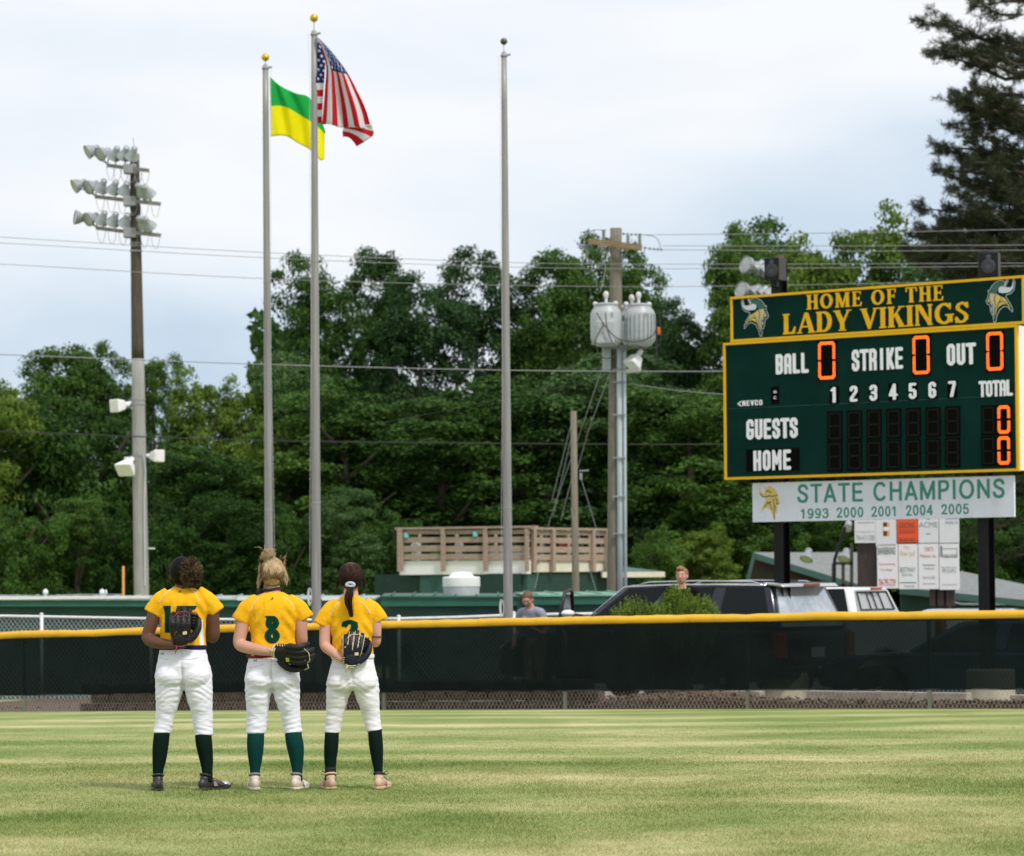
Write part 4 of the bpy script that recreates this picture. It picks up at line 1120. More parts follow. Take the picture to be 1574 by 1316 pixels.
# ------------------------------------------------------------------ flagpoles
def flagpole(x0, y0, x1, D, rt, rb, ball, label, cleat_px=None):
    top, bot = P(x0, y0, D), P(x1, 1000, D)
    base = bot + (bot - top) * ((bot.z - G(D)) / (top.z - bot.z)); base.z = G(D)
    r = thing('flagpole', label, 'flagpole', tuple(base), 0, 'flagpoles behind the fence')
    n = 14
    pts = [base.lerp(top, i / n) for i in range(n + 1)]
    b = MB(); b.tube(pts, [rb + (rt - rb) * (i / n) ** 1.3 for i in range(n + 1)], 18); b.build('shaft', M['alu'], r, smooth=True)
    # section joints
    b = MB()
    for u in (0.30, 0.66):
        q = base.lerp(top, u); rr = rb + (rt - rb) * u ** 1.3
        b.lathe(q, [(rr + .001, 0), (rr + .004, .004), (rr + .004, .02), (rr + .001, .024)], 18)
    b.build('joint', M['galv'], r, smooth=False)['kind'] = 'stuff'
    b = MB(); b.lathe(top, [(rt + .002, 0), (rt + .012, .01), (rt + .014, .03), (rt + .0, .04), (rt - .006, .07), (.022, .09), (.01, .10)], 16); b.tube([top + Vector((rt, 0, .03)), top + Vector((rt + .06, -.01, .045))], .018, 8)
    b.build('truck', M['galv'], r, smooth=True)
    hz = (y0 - ball[1]) / ppm(D)
    b = MB(); b.tube([top + Vector((0, 0, .1)), top + Vector((0, 0, hz))], .007, 6); b.build('spindle', M['galv'], r)
    b = MB(); b.ell(top + Vector((0, 0, hz)), ball[2], 20, 14); b.build('ball', M[ball[3]], r, smooth=True)
    # halyard with its cleat
    b = MB(); sx = ball[4]
    hp = [top + Vector((sx * (rt + .05), -.02, .03))]
    for i in range(1, 13):
        u = i / 13; q = top.lerp(base, u * .86)
        rr = rt + (rb - rt) * u
        hp.append(q + Vector((sx * (rr + .012 + .012 * math.sin(u * 9)), -.03, 0)))
    b.tube(hp, .003, 5); b.build('halyard', M['rope'], r)
    cy = P(0, cleat_px[1], D).z if cleat_px else 1.0
    q = base + (top - base) * ((cy - base.z) / (top.z - base.z))
    b = MB()
    for k in range(4):
        c = q + Vector((sx * (rb + .012 + .005 * k), -.03, 0))
        b.tube([c + Vector((.03 * math.cos(a) * (.8 + .1 * k), -.006 * k, .12 * math.sin(a) * (1 + .06 * k) - .05)) for a in np.linspace(0, 2 * math.pi, 15)], .0055, 5)
    b.build('rope_coil', M['rope'], r)
    return r, base, top
M['rope'] = mat('halyard rope', (0.60, 0.60, 0.60), .8)
M['ball_dark'] = mat('tarnished ball', (0.10, 0.09, 0.06), .35, .7, var=.3)
p1, b1, t1 = flagpole(408, 107, 414.5, 58.5, .049, .074, (0, 88, .065, 'gold', 1), 'shortest of the three flagpoles, with a gold ball and the green and yellow flag', (0, 900))
p2, b2, t2 = flagpole(482.7, 55, 486.6, 56.5, .047, .080, (0, 27.5, .067, 'gold', -1), 'middle flagpole with a gold ball and the stars and stripes', (0, 916))
p3, b3, t3 = flagpole(774.6, 88, 781.6, 57.0, .046, .080, (0, 63.5, .058, 'ball_dark', -1), 'bare flagpole without a flag, topped by a small dark ball', (0, 936))

# ------------------------------------------------------------------ flags
def cloth_mat(name, kind):
    m = bpy.data.materials.new(name); m.use_nodes = True; t = m.node_tree; L = t.links.new
    b = t.nodes['Principled BSDF']; b.inputs['Roughness'].default_value = .7; b.inputs['Specular IOR Level'].default_value = .2
    uv = N(t, 'ShaderNodeUVMap'); sp_ = N(t, 'ShaderNodeSeparateXYZ'); L(uv.outputs[0], sp_.inputs[0])
    def mth(op, a, bb=None, c=None):
        n = N(t, 'ShaderNodeMath', operation=op)
        for i, x in enumerate((a, bb, c)):
            if x is None: continue
            if isinstance(x, (int, float)): n.inputs[i].default_value = x
            else: L(x, n.inputs[i])
        return n.outputs[0]
    def mix(f, c1, c2):
        n = N(t, 'ShaderNodeMixRGB'); L(f, n.inputs['Fac'])
        for s_, c in ((1, c1), (2, c2)):
            if isinstance(c, tuple): n.inputs[s_].default_value = (*c, 1)
            else: L(c, n.inputs[s_])
        return n.outputs[0]
    U, V = sp_.outputs['X'], sp_.outputs['Y']     # U along the fly, V down the hoist
    if kind == 'us':
        st = mth('LESS_THAN', mth('MODULO', mth('MULTIPLY', V, 13.0), 2.0), 1.0)
        col = mix(st, (0.80, 0.80, 0.82), (0.62, 0.012, 0.03))
        can = mth('MULTIPLY', mth('LESS_THAN', U, .4), mth('LESS_THAN', V, 7 / 13))
        # staggered stars
        cu_ = mth('MULTIPLY', U, 12 / .4); cv = mth('MULTIPLY', V, 10 / (7 / 13))
        ru, rv = mth('ROUND', cu_), mth('ROUND', cv)
        odd = mth('LESS_THAN', mth('PINGPONG', mth('ADD', ru, rv), 1.0), .5)
        d2 = mth('ADD', mth('POWER', mth('MULTIPLY', mth('SUBTRACT', cu_, ru), .62), 2), mth('POWER', mth('SUBTRACT', cv, rv), 2))
        star = mth('MULTIPLY', mth('LESS_THAN', d2, .085), odd)
        inn = mth('MULTIPLY', mth('MULTIPLY', mth('GREATER_THAN', rv, .5), mth('LESS_THAN', rv, 9.5)), mth('MULTIPLY', mth('GREATER_THAN', ru, .5), mth('LESS_THAN', ru, 11.5)))
        cc = mix(mth('MULTIPLY', star, inn), (0.02, 0.045, 0.20), (0.75, 0.76, 0.85))
        col = mix(can, col, cc)
    else:
        col = mix(mth('GREATER_THAN', V, .5), (0.02, 0.50, 0.10), (0.92, 0.86, 0.005))
        hem = mth('LESS_THAN', U, .02)
        col = mix(hem, col, (0.75, 0.75, 0.7))
    L(col, b.inputs['Base Color'])
    tr = N(t, 'ShaderNodeBsdfTranslucent'); L(col, tr.inputs['Color'])
    ms = N(t, 'ShaderNodeMixShader'); ms.inputs[0].default_value = .45
    L(b.outputs[0], ms.inputs[1]); L(tr.outputs[0], ms.inputs[2]); L(ms.outputs[0], t.nodes['Material Output'].inputs['Surface'])
    return m
M['flag_us'] = cloth_mat('stars and stripes cloth', 'us'); M['flag_gy'] = cloth_mat('green and yellow cloth', 'gy')
def cspline(pts, t):
    """Catmull-Rom through (t, x, y) knots"""
    ts = [p[0] for p in pts]
    i = max(0, min(len(pts) - 2, int(np.searchsorted(ts, t, side='right')) - 1))
    p0, p1_, p2_, p3_ = pts[max(i - 1, 0)], pts[i], pts[i + 1], pts[min(i + 2, len(pts) - 1)]
    f = (t - p1_[0]) / (p2_[0] - p1_[0])
    o = []
    for k in range(1, len(p1_)):
        m1 = (p2_[k] - p0[k]) / (p2_[0] - p0[0]) * (p2_[0] - p1_[0]); m2 = (p3_[k] - p1_[k]) / (p3_[0] - p1_[0]) * (p2_[0] - p1_[0])
        o.append((2 * f**3 - 3 * f**2 + 1) * p1_[k] + (f**3 - 2 * f**2 + f) * m1 + (-2 * f**3 + 3 * f**2) * p2_[k] + (f**3 - f**2) * m2)
    return o
def sheet(vs, fs, uvs, patches):
    for (f, nu, nv) in patches:
        b = len(vs)
        for i in range(nu + 1):
            for j in range(nv + 1):
                p, uv = f(i / nu, j / nv); vs.append(p); uvs.append(uv)
        fs += [(b + i * (nv + 1) + j, b + (i + 1) * (nv + 1) + j, b + (i + 1) * (nv + 1) + j + 1, b + i * (nv + 1) + j + 1) for i in range(nu) for j in range(nv)]
def flag(name, label, patches, m_, cat='flag'):
    vs, fs, uvs = [], [], []
    sheet(vs, fs, uvs, patches)
    me = bpy.data.meshes.new(name); o0 = Vector(vs[0])
    me.from_pydata([Vector(v) - o0 for v in vs], [], fs); me.materials.append(m_)
    ul = me.uv_layers.new(name='UVMap')
    for lp in me.loops: ul.data[lp.index].uv = uvs[lp.vertex_index]
    me.polygons.foreach_set('use_smooth', [True] * len(me.polygons))
    o = bpy.data.objects.new(name, me); COL.objects.link(o); o.location = o0
    so = o.modifiers.new('s', 'SOLIDIFY'); so.thickness = .003
    return tag(o, label, cat, 'flags on the poles')
z4 = lambda x, y: (380 + x / 4.387, y / 4.387)     # reading of the enlarged view back to the photograph
# United States flag: hoist strip, then a fold with the fly hanging down in front of it
def usA(i, j):
    x0, y0 = z4(466, 245); x1, y1 = z4(458, 832)
    a = (x0 + (x1 - x0) * j, y0 + (y1 - y0) * j)
    xr, yr = z4((466 + 64 * min(1, j / .16)) if j < .16 else 536 - 34 * j, 300 + 540 * j)
    if j < .15: yr = a[1] + 4 + 14 * i
    x = a[0] + (xr - a[0]) * i; y = a[1] * (1 - i) + i * (a[1] + (3 if j < .5 else 0))
    return P(x, y, 56.5 - .02 + .10 * i + .02 * math.sin(j * 9)), (.001 + .115 * i, j)
Rk = [(0, *z4(470, 245)), (.2, *z4(566, 345)), (.4, *z4(672, 485)), (.62, *z4(745, 620)), (.82, *z4(800, 740)), (1.0, *z4(836, 862))]
Lk = [(0, *z4(468, 248)), (.2, *z4(505, 330)), (.4, *z4(532, 446)), (.62, *z4(524, 600)), (.82, *z4(513, 740)), (1.0, *z4(503, 838))]
def usB(i, j):
    s = i; r = cspline(Rk, s); l = cspline(Lk, s)
    x = r[0] + (l[0] - r[0]) * j; y = r[1] + (l[1] - r[1]) * j
    sag = (4 * j * (1 - j)) * (4.0 * s * s) ; y += sag * (1 if s > .5 else .3) * .4
    if s < .42: y -= 6.0 * math.sin(s / .42 * math.pi) * 4 * j * (1 - j) * .35
    rip = .10 * s * math.sin(j * 13 + 1.2 * s) + .04 * math.sin(j * 5 + s * 6)
    d = 56.5 - .06 - .30 * s * (1 - j) ** 1.2 * .6 - .10 * s + rip - .12 * math.sin(s * math.pi) * .5
    return P(x, y + (1.6 * math.sin(j * 13) * s if s > .9 else 0), d), (s * .93, .001 + .68 * j)
Ck0 = [(0, *z4(838, 838)), (.35, *z4(852, 905)), (.7, *z4(800, 950)), (1, *z4(738, 988))]
Ck1 = [(0, *z4(700, 852)), (.35, *z4(660, 858)), (.7, *z4(642, 880)), (1, *z4(645, 925))]
def usC(i, j):
    a = cspline(Ck0, i); b_ = cspline(Ck1, i)
    x = a[0] + (b_[0] - a[0]) * j; y = a[1] + (b_[1] - a[1]) * j
    y -= 5.5 * 4 * j * (1 - j) * i
    return P(x, y, 56.5 - .30 + .10 * i + .03 * math.sin(i * 7 + j * 4)), (.93, .30 * (1 - i) * 1.0 + .002)
flag('flag', 'stars and stripes folded over and drooping beside the middle pole', [(usA, 10, 46), (usB, 50, 60), (usC, 18, 14)], M['flag_us'])
Tk = [(0, *z4(150, 515)), (.3, *z4(225, 580)), (.6, *z4(330, 630)), (.8, *z4(420, 660)), (.93, *z4(485, 770)), (1.0, *z4(528, 890))]
Mk = [(0, *z4(156, 715)), (.3, *z4(250, 718)), (.6, *z4(355, 775)), (.8, *z4(428, 820)), (.93, *z4(490, 868)), (1.0, *z4(524, 905))]
Bk = [(0, *z4(160, 920)), (.3, *z4(258, 918)), (.6, *z4(345, 968)), (.8, *z4(425, 1012)), (.93, *z4(495, 1082)), (1.0, *z4(520, 1072))]
def gy(i, j):
    a, m2, b_ = cspline(Tk, i), cspline(Mk, i), cspline(Bk, i)
    k = j * 2
    if k < 1: x, y = [a[q] + (m2[q] - a[q]) * k for q in (0, 1)]
    else: x, y = [m2[q] + (b_[q] - m2[q]) * (k - 1) for q in (0, 1)]
    d = 58.5 - .02 + .16 * i + .07 * i * math.sin(i * 9 + j * 2.5) + .035 * math.sin(i * 17 - j * 4) * min(1, i * 4)
    return P(x, y, d), (i, j)
flag('flag', 'green over yellow two-band flag blowing behind the middle pole', [(gy, 46, 26)], M['flag_gy'])

# ------------------------------------------------------------------ stadium light pole at the left
def lamp_parts(root, q, aim, rad=.24, yoke=None, tilt=None, nm='lamp_head'):
    """a bell-shaped sports lamp: bowl opening along aim"""
    aim = Vector(aim).normalized()
    b = MB(); b.lathe(q - aim * rad * .95, [(.05, -.10), (.075, -.08), (.08, 0.0), (rad * .55, rad * .28), (rad * .85, rad * .75), (rad, rad * 1.3), (rad * 1.02, rad * 1.32), (rad * .97, rad * 1.26), (rad * .80, rad * .74), (rad * .3, rad * .3)], 20, aim)
    h = b.build(nm, M['reflector'], root, smooth=True)
    b = MB(); b.lathe(q - aim * rad * .95, [(rad * .965, rad * 1.20), (rad * .80, rad * 1.25), (.01, rad * 1.27)], 20, aim)
    b.build('lens', M['reflector_in'], h, smooth=True)
    if yoke is not None:
        b = MB(); sd_ = aim.cross(Vector((0, 0, 1)))
        sd_ = sd_.normalized() if sd_.length > .1 else Vector((1, 0, 0))
        b.tube([q + sd_ * .05, yoke + Vector((0, 0, .02))], .014, 6); b.tube([q - sd_ * .05 - aim * .2, yoke], .016, 6)
        b.build('yoke', M['galv'], h)
    return h
zl_ = lambda x, y: (80 + x / 5.982, 200 + y / 5.982)
LD = 82.0
lt, lb = P(206.8, 237, LD), P(217.6, 915, LD)
base = lb + (lb - lt) * ((lb.z - G(LD)) / (lt.z - lb.z))
lp = thing('stadium_light_pole', 'tall concrete and timber floodlight pole with three tiers of lamps at the left', 'light pole', tuple(base))
n = 12; k_ = .45
mid = base.lerp(lt, .60)
b = MB(); b.tube([base.lerp(mid, i / n) for i in range(n + 1)], [.185 - .035 * i / n for i in range(n + 1)], 18); b.build('lower_shaft', M['concrete_pole'], lp, smooth=True)
b = MB(); b.tube([mid.lerp(lt, i / n) for i in range(n + 1)], [.150 - .040 * i / n for i in range(n + 1)], 16); b.build('upper_shaft', M['dark_wood_pole'], lp, smooth=True)
def at(x, y, D, dy=0): return P(x, y, D + dy)
tiers = [
 ((512, 325), (720, 352), (885, 372), [(345, 195), (455, 215), (570, 235), (660, 235), (735, 238)], [True, True, True, True, True]),
 ((400, 612), (720, 650), (995, 680), [(225, 510), (345, 520), (450, 535), (560, 548), (665, 560), (830, 570), (890, 585)], []),
 ((410, 900), (720, 940), (995, 968), [(235, 805), (345, 815), (455, 828), (560, 840), (670, 850), (840, 870), (895, 880)], []),
]
for (a, mid_, c, heads, _) in tiers:
    A_, B_2, C_2 = at(*zl_(*a), LD, .25), at(*zl_(*mid_), LD, -.18), at(*zl_(*c), LD, -.5)
    b = MB(); b.beam(A_, B_2, .07, .09); b.beam(B_2, C_2, .07, .09)
    b.build('crossarm', M['crossarm'] if 'crossarm' in M else M['galv'], lp)
    b = MB(); q = at(*zl_(*mid_), LD, -.1); b.box(q + Vector((0, .0, -.02)), (.30, .34, .22)); b.build('bracket', M['galv'], lp, bevel=.01)
    for k, (hx, hy) in enumerate(heads):
        q = at(*zl_(hx, hy), LD, .25 - .75 * (hx - a[0]) / (c[0] - a[0]))
        f = (hx - a[0]) / (c[0] - a[0]); yk = A_.lerp(C_2, max(0.0, min(1, f + .04)))
        if k == 0: aim = (-.80, -.35, -.42)
        elif k == 1: aim = (-.62, -.55, -.38)
        else: aim = (-.40 + .03 * k, .45, -.62) if k < 5 else (.35, .5, -.6)
        if (hx, hy) == (235, 805): aim = (-.85, -.30, .10)
        lamp_parts(lp, q, aim, .175 if k < 2 else .165, yk)
    # cable loops hung under the arm
    b = MB()
    for k in range(6):
        f = .08 + .17 * k; q = A_.lerp(C_2, f)
        b.tube([q + Vector((-.10 + .20 * t_, -.05, -.04 - .30 * math.sin(t_ * math.pi) ** .6)) for t_ in np.linspace(0, 1, 9)], .006, 4)
    b.build('cable_loops', M['wire'], lp)
b = MB(); b.tube([lt, P(204.5, 211, LD)], .007, 5); b.build('lightning_rod', M['galv'], lp)
for yy in (376, 388, 617, 624, 672, 703):
    q = lt.lerp(lb, (yy - 237) / (915 - 237)); b = MB(); rr = .125 + .05 * (yy - 237) / 678 + .012
    b.lathe(q, [(rr - .02, 0), (rr, .004), (rr, .04), (rr - .02, .045)], 16); b.build('band', M['galv'], lp)
def shade_head(root, q, aim, w0, w1, dep, nm='floodlight'):
    """a boxy white floodlight: small back, wide front"""
    aim = Vector(aim).normalized(); s_ = aim.cross(Vector((0, 0, 1))).normalized(); u_ = s_.cross(aim)
    vs = [q + s_ * i * w0 + u_ * j * w0 * .8 for i, j in ((-1, -1), (1, -1), (1, 1), (-1, 1))] + [q + aim * dep + s_ * i * w1 + u_ * j * w1 * .8 for i, j in ((-1, -1), (1, -1), (1, 1), (-1, 1))]
    b = MB(); b.add(vs, [(3, 2, 1, 0), (4, 5, 6, 7), (0, 1, 5, 4), (1, 2, 6, 5), (2, 3, 7, 6), (3, 0, 4, 7)])
    o = b.build(nm, M['white_paint'], root, bevel=.03)
    b = MB(); b.lathe(q, [(w0 * .5, -.02), (w0 * .5, -.16), (w0 * .3, -.18)], 12, aim); b.build('ballast', M['white_paint'], o, smooth=True)
    return o
shade_head(lp, P(190, 623, LD) + Vector((0, -.1, 0)), (-.75, -.6, -.10), .13, .20, .26)
shade_head(lp, P(201, 712, LD) + Vector((0, -.25, 0)), (-.35, -.7, -.62), .12, .23, .30)
shade_head(lp, P(234, 701, LD) + Vector((0, -.1, 0)), (.72, -.5, -.02), .10, .19, .25)
b = MB()
b.tube([P(195, 620, LD), P(212, 618, LD)], .04, 8); b.tube([P(204, 702, LD), P(235, 700, LD)], .03, 8); b.tube([P(197, 703, LD) + Vector((0, -.2, 0)), P(197, 716, LD) + Vector((0, -.2, 0))], .075, 10)
b.build('mounting_arm', M['galv_bright'], lp)
b = MB(); q = P(228, 843, LD); b.beam(q, P(238, 843, LD), .12, .035); b.build('step', M['galv_bright'], lp)
b = MB(); b.tube([P(222, 700, LD) + Vector((0, -.17, 0)), P(225, 725, LD) + Vector((0, -.2, 0)), P(223, 770, LD) + Vector((0, -.19, 0)), P(224, 900, LD) + Vector((0, -.19, 0))], .014, 5); b.build('conduit', M['conduit'], lp)

# second bank of floodlights far behind the scoreboard
LD2 = 92.0
q0, q1 = P(1199, 392, LD2), P(1203, 905, LD2)
lp2 = thing('stadium_light_pole', 'floodlight pole mostly hidden behind the left scoreboard post, bright lamps left of it', 'light pole', (q1.x, q1.y, -.55))
b = MB(); b.tube([(q1.x, q1.y, -.6), q1, q0], [.14, .14, .10], 14); b.build('shaft', M['dark_wood_pole'], lp2, smooth=True)
for row in ([(1149, 408), (1162, 413), (1172, 417)], [(1142, 447), (1157, 450), (1168, 452), (1178, 454)]):
    b = MB(); a = P(row[0][0] + 6, row[0][1] + 8, LD2); c = P(1212, row[-1][1] + 12, LD2); b.beam(a, c, .08, .09); b.build('crossarm', M['galv'], lp2)
    for k, (x, y) in enumerate(row):
        lamp_parts(lp2, P(x, y, LD2) + Vector((0, -.15, 0)), (-.72, -.5, .15) if k == 0 else (-.5, -.2, -.5), .24 if k == 0 else .19, P(x + 5, y + 9, LD2))

# ------------------------------------------------------------------ utility pole with transformers
UD = 72.0
zu = lambda x, y: (860 + x / 4.385, 330 + y / 4.385)
ut, ub = P(*zu(381, 92), UD), P(944, 912, UD)
ub2 = Vector((ub.x, UD, -.55))
up = thing('utility_pole', 'weathered timber utility pole carrying grey transformers, right of the bare flagpole', 'utility pole', tuple(ub2))
n = 16
b = MB(); b.tube([ub2.lerp(ut, i / n) for i in range(n + 1)], [.182 - .062 * i / n for i in range(n + 1)], 16); b.build('shaft', M['wood_pole'], up, smooth=True)
uf = UD - .17
b = MB(); b.beam(P(*zu(200, 180), uf - .05), P(*zu(553, 222), uf - .25), .11, .115); b.build('crossarm', M['crossarm_wood'] if 'crossarm_wood' in M else M['wood_pole'], up)
b = MB(); b.beam(P(*zu(300, 165), UD + .18), P(*zu(470, 236), UD + .18), .10, .10); b.build('crossarm', M['wood_pole'], up)
b = MB()
for (a, c) in (((300, 215), (352, 318)), ((375, 215), (415, 300)), ((455, 240), (420, 320))):
    b.beam(P(*zu(*a), uf - .06), P(*zu(*c), uf - .0), .035, .012)
b.build('brace', M['galv'], up)
def insulator(x, y0, y1, D, r=.045, nsh=5):
    a, c = P(*zu(x, y1), D), P(*zu(x, y0), D); H = c.z - a.z
    prof = [(.015, 0)]
    for k in range(nsh):
        z = H * (k + .3) / nsh; prof += [(r * .45, z), (r, z + .012), (r, z + .022), (r * .45, z + .04)]
    prof += [(.02, H)]
    bb = MB(); bb.lathe(a, prof, 12); bb.build('insulator', M['insul'], up, smooth=True)
insulator(298, 103, 180, uf); insulator(462, 140, 228, uf - .1); insulator(541, 128, 218, uf - .1); insulator(190, 205, 275, uf, .035)
def chain(pts, D, r=.035, m_='insul', nm='insulator_string'):
    q = [P(*zu(*p), D) for p in pts]; bb = MB()
    for a, c in zip(q[:-1], q[1:]):
        L = (c - a).length; d = (c - a) / L; k = max(2, int(L / .07))
        for i in range(k):
            bb.lathe(a + d * L * (i + .5) / k, [(.008, -.02), (r, 0), (r * .9, .012), (.008, .02)], 8, d)
        bb.tube([a, c], .008, 5)
    bb.build(nm, M[m_], up, smooth=False)
chain([(420, 128), (470, 133), (560, 135)], uf - .05); chain([(560, 222), (625, 232), (698, 236)], uf - .05); chain([(137, 235), (160, 210), (186, 212)], uf)
chain([(268, 262), (300, 240)], uf)
def cable(pts, r, nm='jumper', m_='wire_dark', par=None, n=10):
    """smooth cable through 3-D points"""
    kn = [(i, *p) for i, p in enumerate(pts)]
    q = [Vector(cspline(kn, t_)) for t_ in np.linspace(0, len(pts) - 1, n * (len(pts) - 1) + 1)]
    bb = MB(); bb.tube(q, r, 5); return bb.build(nm, M[m_], par)
for pts in (((228, 103), (180, 135), (165, 180), (158, 220)), ((228, 103), (298, 104), (318, 102)), ((560, 135), (640, 150), (672, 185), (680, 228)), ((300, 245), (285, 300), (310, 360), (275, 520)), ((190, 275), (170, 300), (150, 255)), ((418, 128), (350, 140), (330, 200), (345, 280))):
    cable([P(*zu(*p), uf - .12) for p in pts], .009, 'jumper', 'wire', up)
def transformer(x0, x1, y0, y1, D, ribs, lab):
    a, c = P(*zu(x0, y1), D), P(*zu(x1, y0), D); H = c.z - a.z; r = (c.x - a.x) / 2; ctr = Vector(((a.x + c.x) / 2, D, a.z))
    t_ = thing('transformer', lab, 'transformer', tuple(ctr), 0, 'transformers on the utility pole')
    bb = MB(); bb.lathe(ctr, [(r * .70, 0), (r * .74, .02), (r * .97, .10), (r, .18), (r, H * .74), (r * .90, H * .82), (r * .74, H * .90), (r * .74, H * .935), (r * .78, H * .94), (r * .78, H * .965), (r * .5, H * .99), (.01, H)], 28)
    bb.build('tank', M['transformer'], t_, smooth=False, autosmooth=40)
    if ribs:
        bb = MB()
        for k in range(9):
            an = math.radians(-150 + 15 * k); cx, cy = math.cos(an) * r, math.sin(an) * r
            bb.box((ctr.x + cx * 1.02, ctr.y + cy * 1.02, ctr.z + H * .44), (.05, .022, H * .60), rz=an)
        bb.build('cooling_fins', M['transformer'], t_)
    else:
        bb = MB(); bb.box((ctr.x - .03, ctr.y - r * .98, ctr.z + H * .30), (r * 1.15, .05, H * .52)); bb.build('side_plate', M['transformer'], t_, bevel=.02)
    for dx, hh, rr in ((-.02 if ribs else .0, .26, .055), (.20 if ribs else -.24, .16, .05), (-.27 if ribs else .22, .17, .05)):
        z = ctr.z + H * (.97 if abs(dx) < .1 else .86)
        bb = MB(); bb.lathe((ctr.x + dx * (1 if ribs else .9), ctr.y - .05 + (.22 if abs(dx) > .1 else 0), z), [(rr * .8, 0), (rr * .55, .04), (rr * .6, hh * .45), (rr, hh * .6), (rr * 1.05, hh * .8), (rr * .7, hh * .95), (.01, hh)], 12)
        bb.build('bushing', M['insul_white'], t_, smooth=True)
    bb = MB(); bb.box((ctr.x + r * .3, ctr.y - r * .93, ctr.z + H * .70), (.07, .02, .09)); bb.build('nameplate', M['galv'], t_)
    return t_
transformer(210, 420, 592, 888, UD - .62, False, 'grey transformer with a flat side plate, left one on the utility pole')
transformer(437, 645, 596, 888, UD - .55, True, 'grey transformer with vertical cooling ribs, right one on the utility pole')
transformer(415, 560, 615, 880, UD + .55, False, 'third transformer, half hidden behind the ribbed one')
b = MB(); b.box(P(*zu(440, 892), UD - .3), (.95, .12, .08)); b.build('transformer_bracket', M['galv'], up)
b = MB(); b.box(P(*zu(400, 700), UD - .25), (.75, .10, .10)); b.build('transformer_bracket', M['galv'], up)
for x0, x1, nm in ((385, 422, 0), (427, 449, 1)):
    a, c = zu(x0, 925), zu(x1, 925)
    r_ = (c[0] - a[0]) / 2 / ppm(UD); q = P((a[0] + c[0]) / 2, a[1], UD - .20 - .03 * nm); dx = P(958 if nm == 0 else 963, 905, UD - .2).x
    bb = MB(); bb.tube([(dx + .02 * 0 - .07 if nm == 0 else dx - .03, q.y, -.6), q, q + Vector((-.02, .05, .12))], r_, 12); bb.build('conduit', M['conduit'], up, smooth=True)
for yy in (1045, 1130, 1350, 1640, 1900, 2150):
    a = P(*zu(395, yy), UD - .2)
    bb = MB(); bb.box(a + Vector((.02, -.06, 0)), (.26, .10, .025)); bb.build('strap', M['galv'], up)
shade_head(up, P(*zu(505, 960), uf) + Vector((.05, -.25, .0)), (-.5, -.4, -.75), .11, .17, .26)
b = MB(); b.box(P(*zu(318, 965), uf), (.17, .2, .52)); b.build('junction_box', M['transformer'], up, bevel=.015)
b = MB(); b.tube([P(*zu(450, 1056), uf - .1), P(*zu(545, 1050), uf - .1)], .04, 7); b.tube([P(*zu(545, 1050), uf - .1), P(*zu(550, 960), uf - .1)], .016, 5); b.build('lamp_arm', M['galv_bright'], up)
b = MB(); b.lathe(P(*zu(668, 785), uf), [(.02, -.08), (.045, -.05), (.045, .05), (.02, .08)], 10); b.build('marker', mat('orange marker', (.7, .15, .03), .6), up)
for pts in (((250, 660), (300, 740), (370, 820), (430, 850)), ((310, 660), (320, 760), (350, 850), (380, 880)), ((430, 850), (540, 855), (640, 800), (650, 690)), ((240, 860), (262, 930), (310, 970), (385, 950)), ((560, 910), (620, 990), (652, 985), (655, 700)), ((300, 740), (262, 800), (232, 880)), ((420, 930), (500, 880), (600, 900), (680, 860), (670, 640))):
    cable([P(*zu(*p), UD - 1.05) for p in pts], .011, 'cable', 'wire_dark', up)

# a thinner pole beside it with its stays
tp0, tp1 = P(881.5, 632, 75), P(885, 908, 75)
tp = thing('stub_pole', 'thin short timber pole standing behind the deck railing left of the utility pole', 'pole', (tp1.x, 75, -.55))
b = MB(); b.tube([(tp1.x, 75, -.6), tp1, tp0], [.080, .078, .066], 12); b.build('shaft', M['wood_pole'], tp, smooth=True)
b = MB(); b.beam(P(890, 724, 75), P(905, 723, 75), .06, .03); b.box(P(893, 732, 75), (.06, .06, .14)); b.build('bracket_lamp', M['galv'], tp)
for i, (a, c) in enumerate((((938, 530), (845, 800)), ((845, 800), (822, 905)), ((881, 640), (848, 770)), ((879, 735), (862, 800)), ((881, 660), (850, 795)), ((877, 780), (917, 910)), ((893, 735), (945, 905)), ((948, 545), (905, 660)), ((905, 660), (888, 720)))):
    bb = MB(); bb.tube([P(*a, 74), P(*c, 74 if c[1] < 850 else 73)], .006, 4)
    bb.build('stay_wire', M['wire'], tp)

# ------------------------------------------------------------------ overhead lines
def line(pts, Y, r, m_, lab):
    kn = [(x, y) for x, y in pts]
    q = []
    x0, x1 = kn[0][0], kn[-1][0]
    for t_ in np.linspace(0, 1, 40):
        x = x0 + (x1 - x0) * t_
        d = cspline([(a, b_) for a, b_ in kn], x)
        q.append(P(x, d[0], Y[0] + (Y[1] - Y[0]) * t_))
    bb = MB(); bb.tube(q, r, 5); o = bb.build('power_line', M[m_])
    tag(o, lab, 'cable', 'overhead lines')
line([(-150, 356), (0, 364.5), (400, 388), (800, 404), (1100, 406), (1700, 404)], (71, 71), .0062, 'wire', 'uppermost grey overhead line crossing the whole sky behind the flagpoles')
line([(-150, 366), (0, 373.5), (400, 396), (800, 411), (1100, 413), (1700, 408)], (71.3, 71.3), .0062, 'wire', 'grey overhead line running just below the uppermost one')
line([(-150, 400), (0, 406), (400, 428), (800, 439), (1100, 440), (1700, 428)], (71.6, 71.6), .0065, 'wire', 'third grey overhead line from the top, level with the treetops')
line([(-150, 540), (0, 545), (400, 560), (800, 569.5), (1100, 571), (1400, 568), (1700, 560)], (70.6, 70.6), .010, 'wire', 'pale line passing the utility pole just below its transformers')
line([(-150, 655), (0, 663), (400, 677), (800, 682), (1100, 683), (1700, 676)], (84.5, 70), .014, 'wire_dark', 'lowest black line passing the floodlight pole and in front of the dark trees')
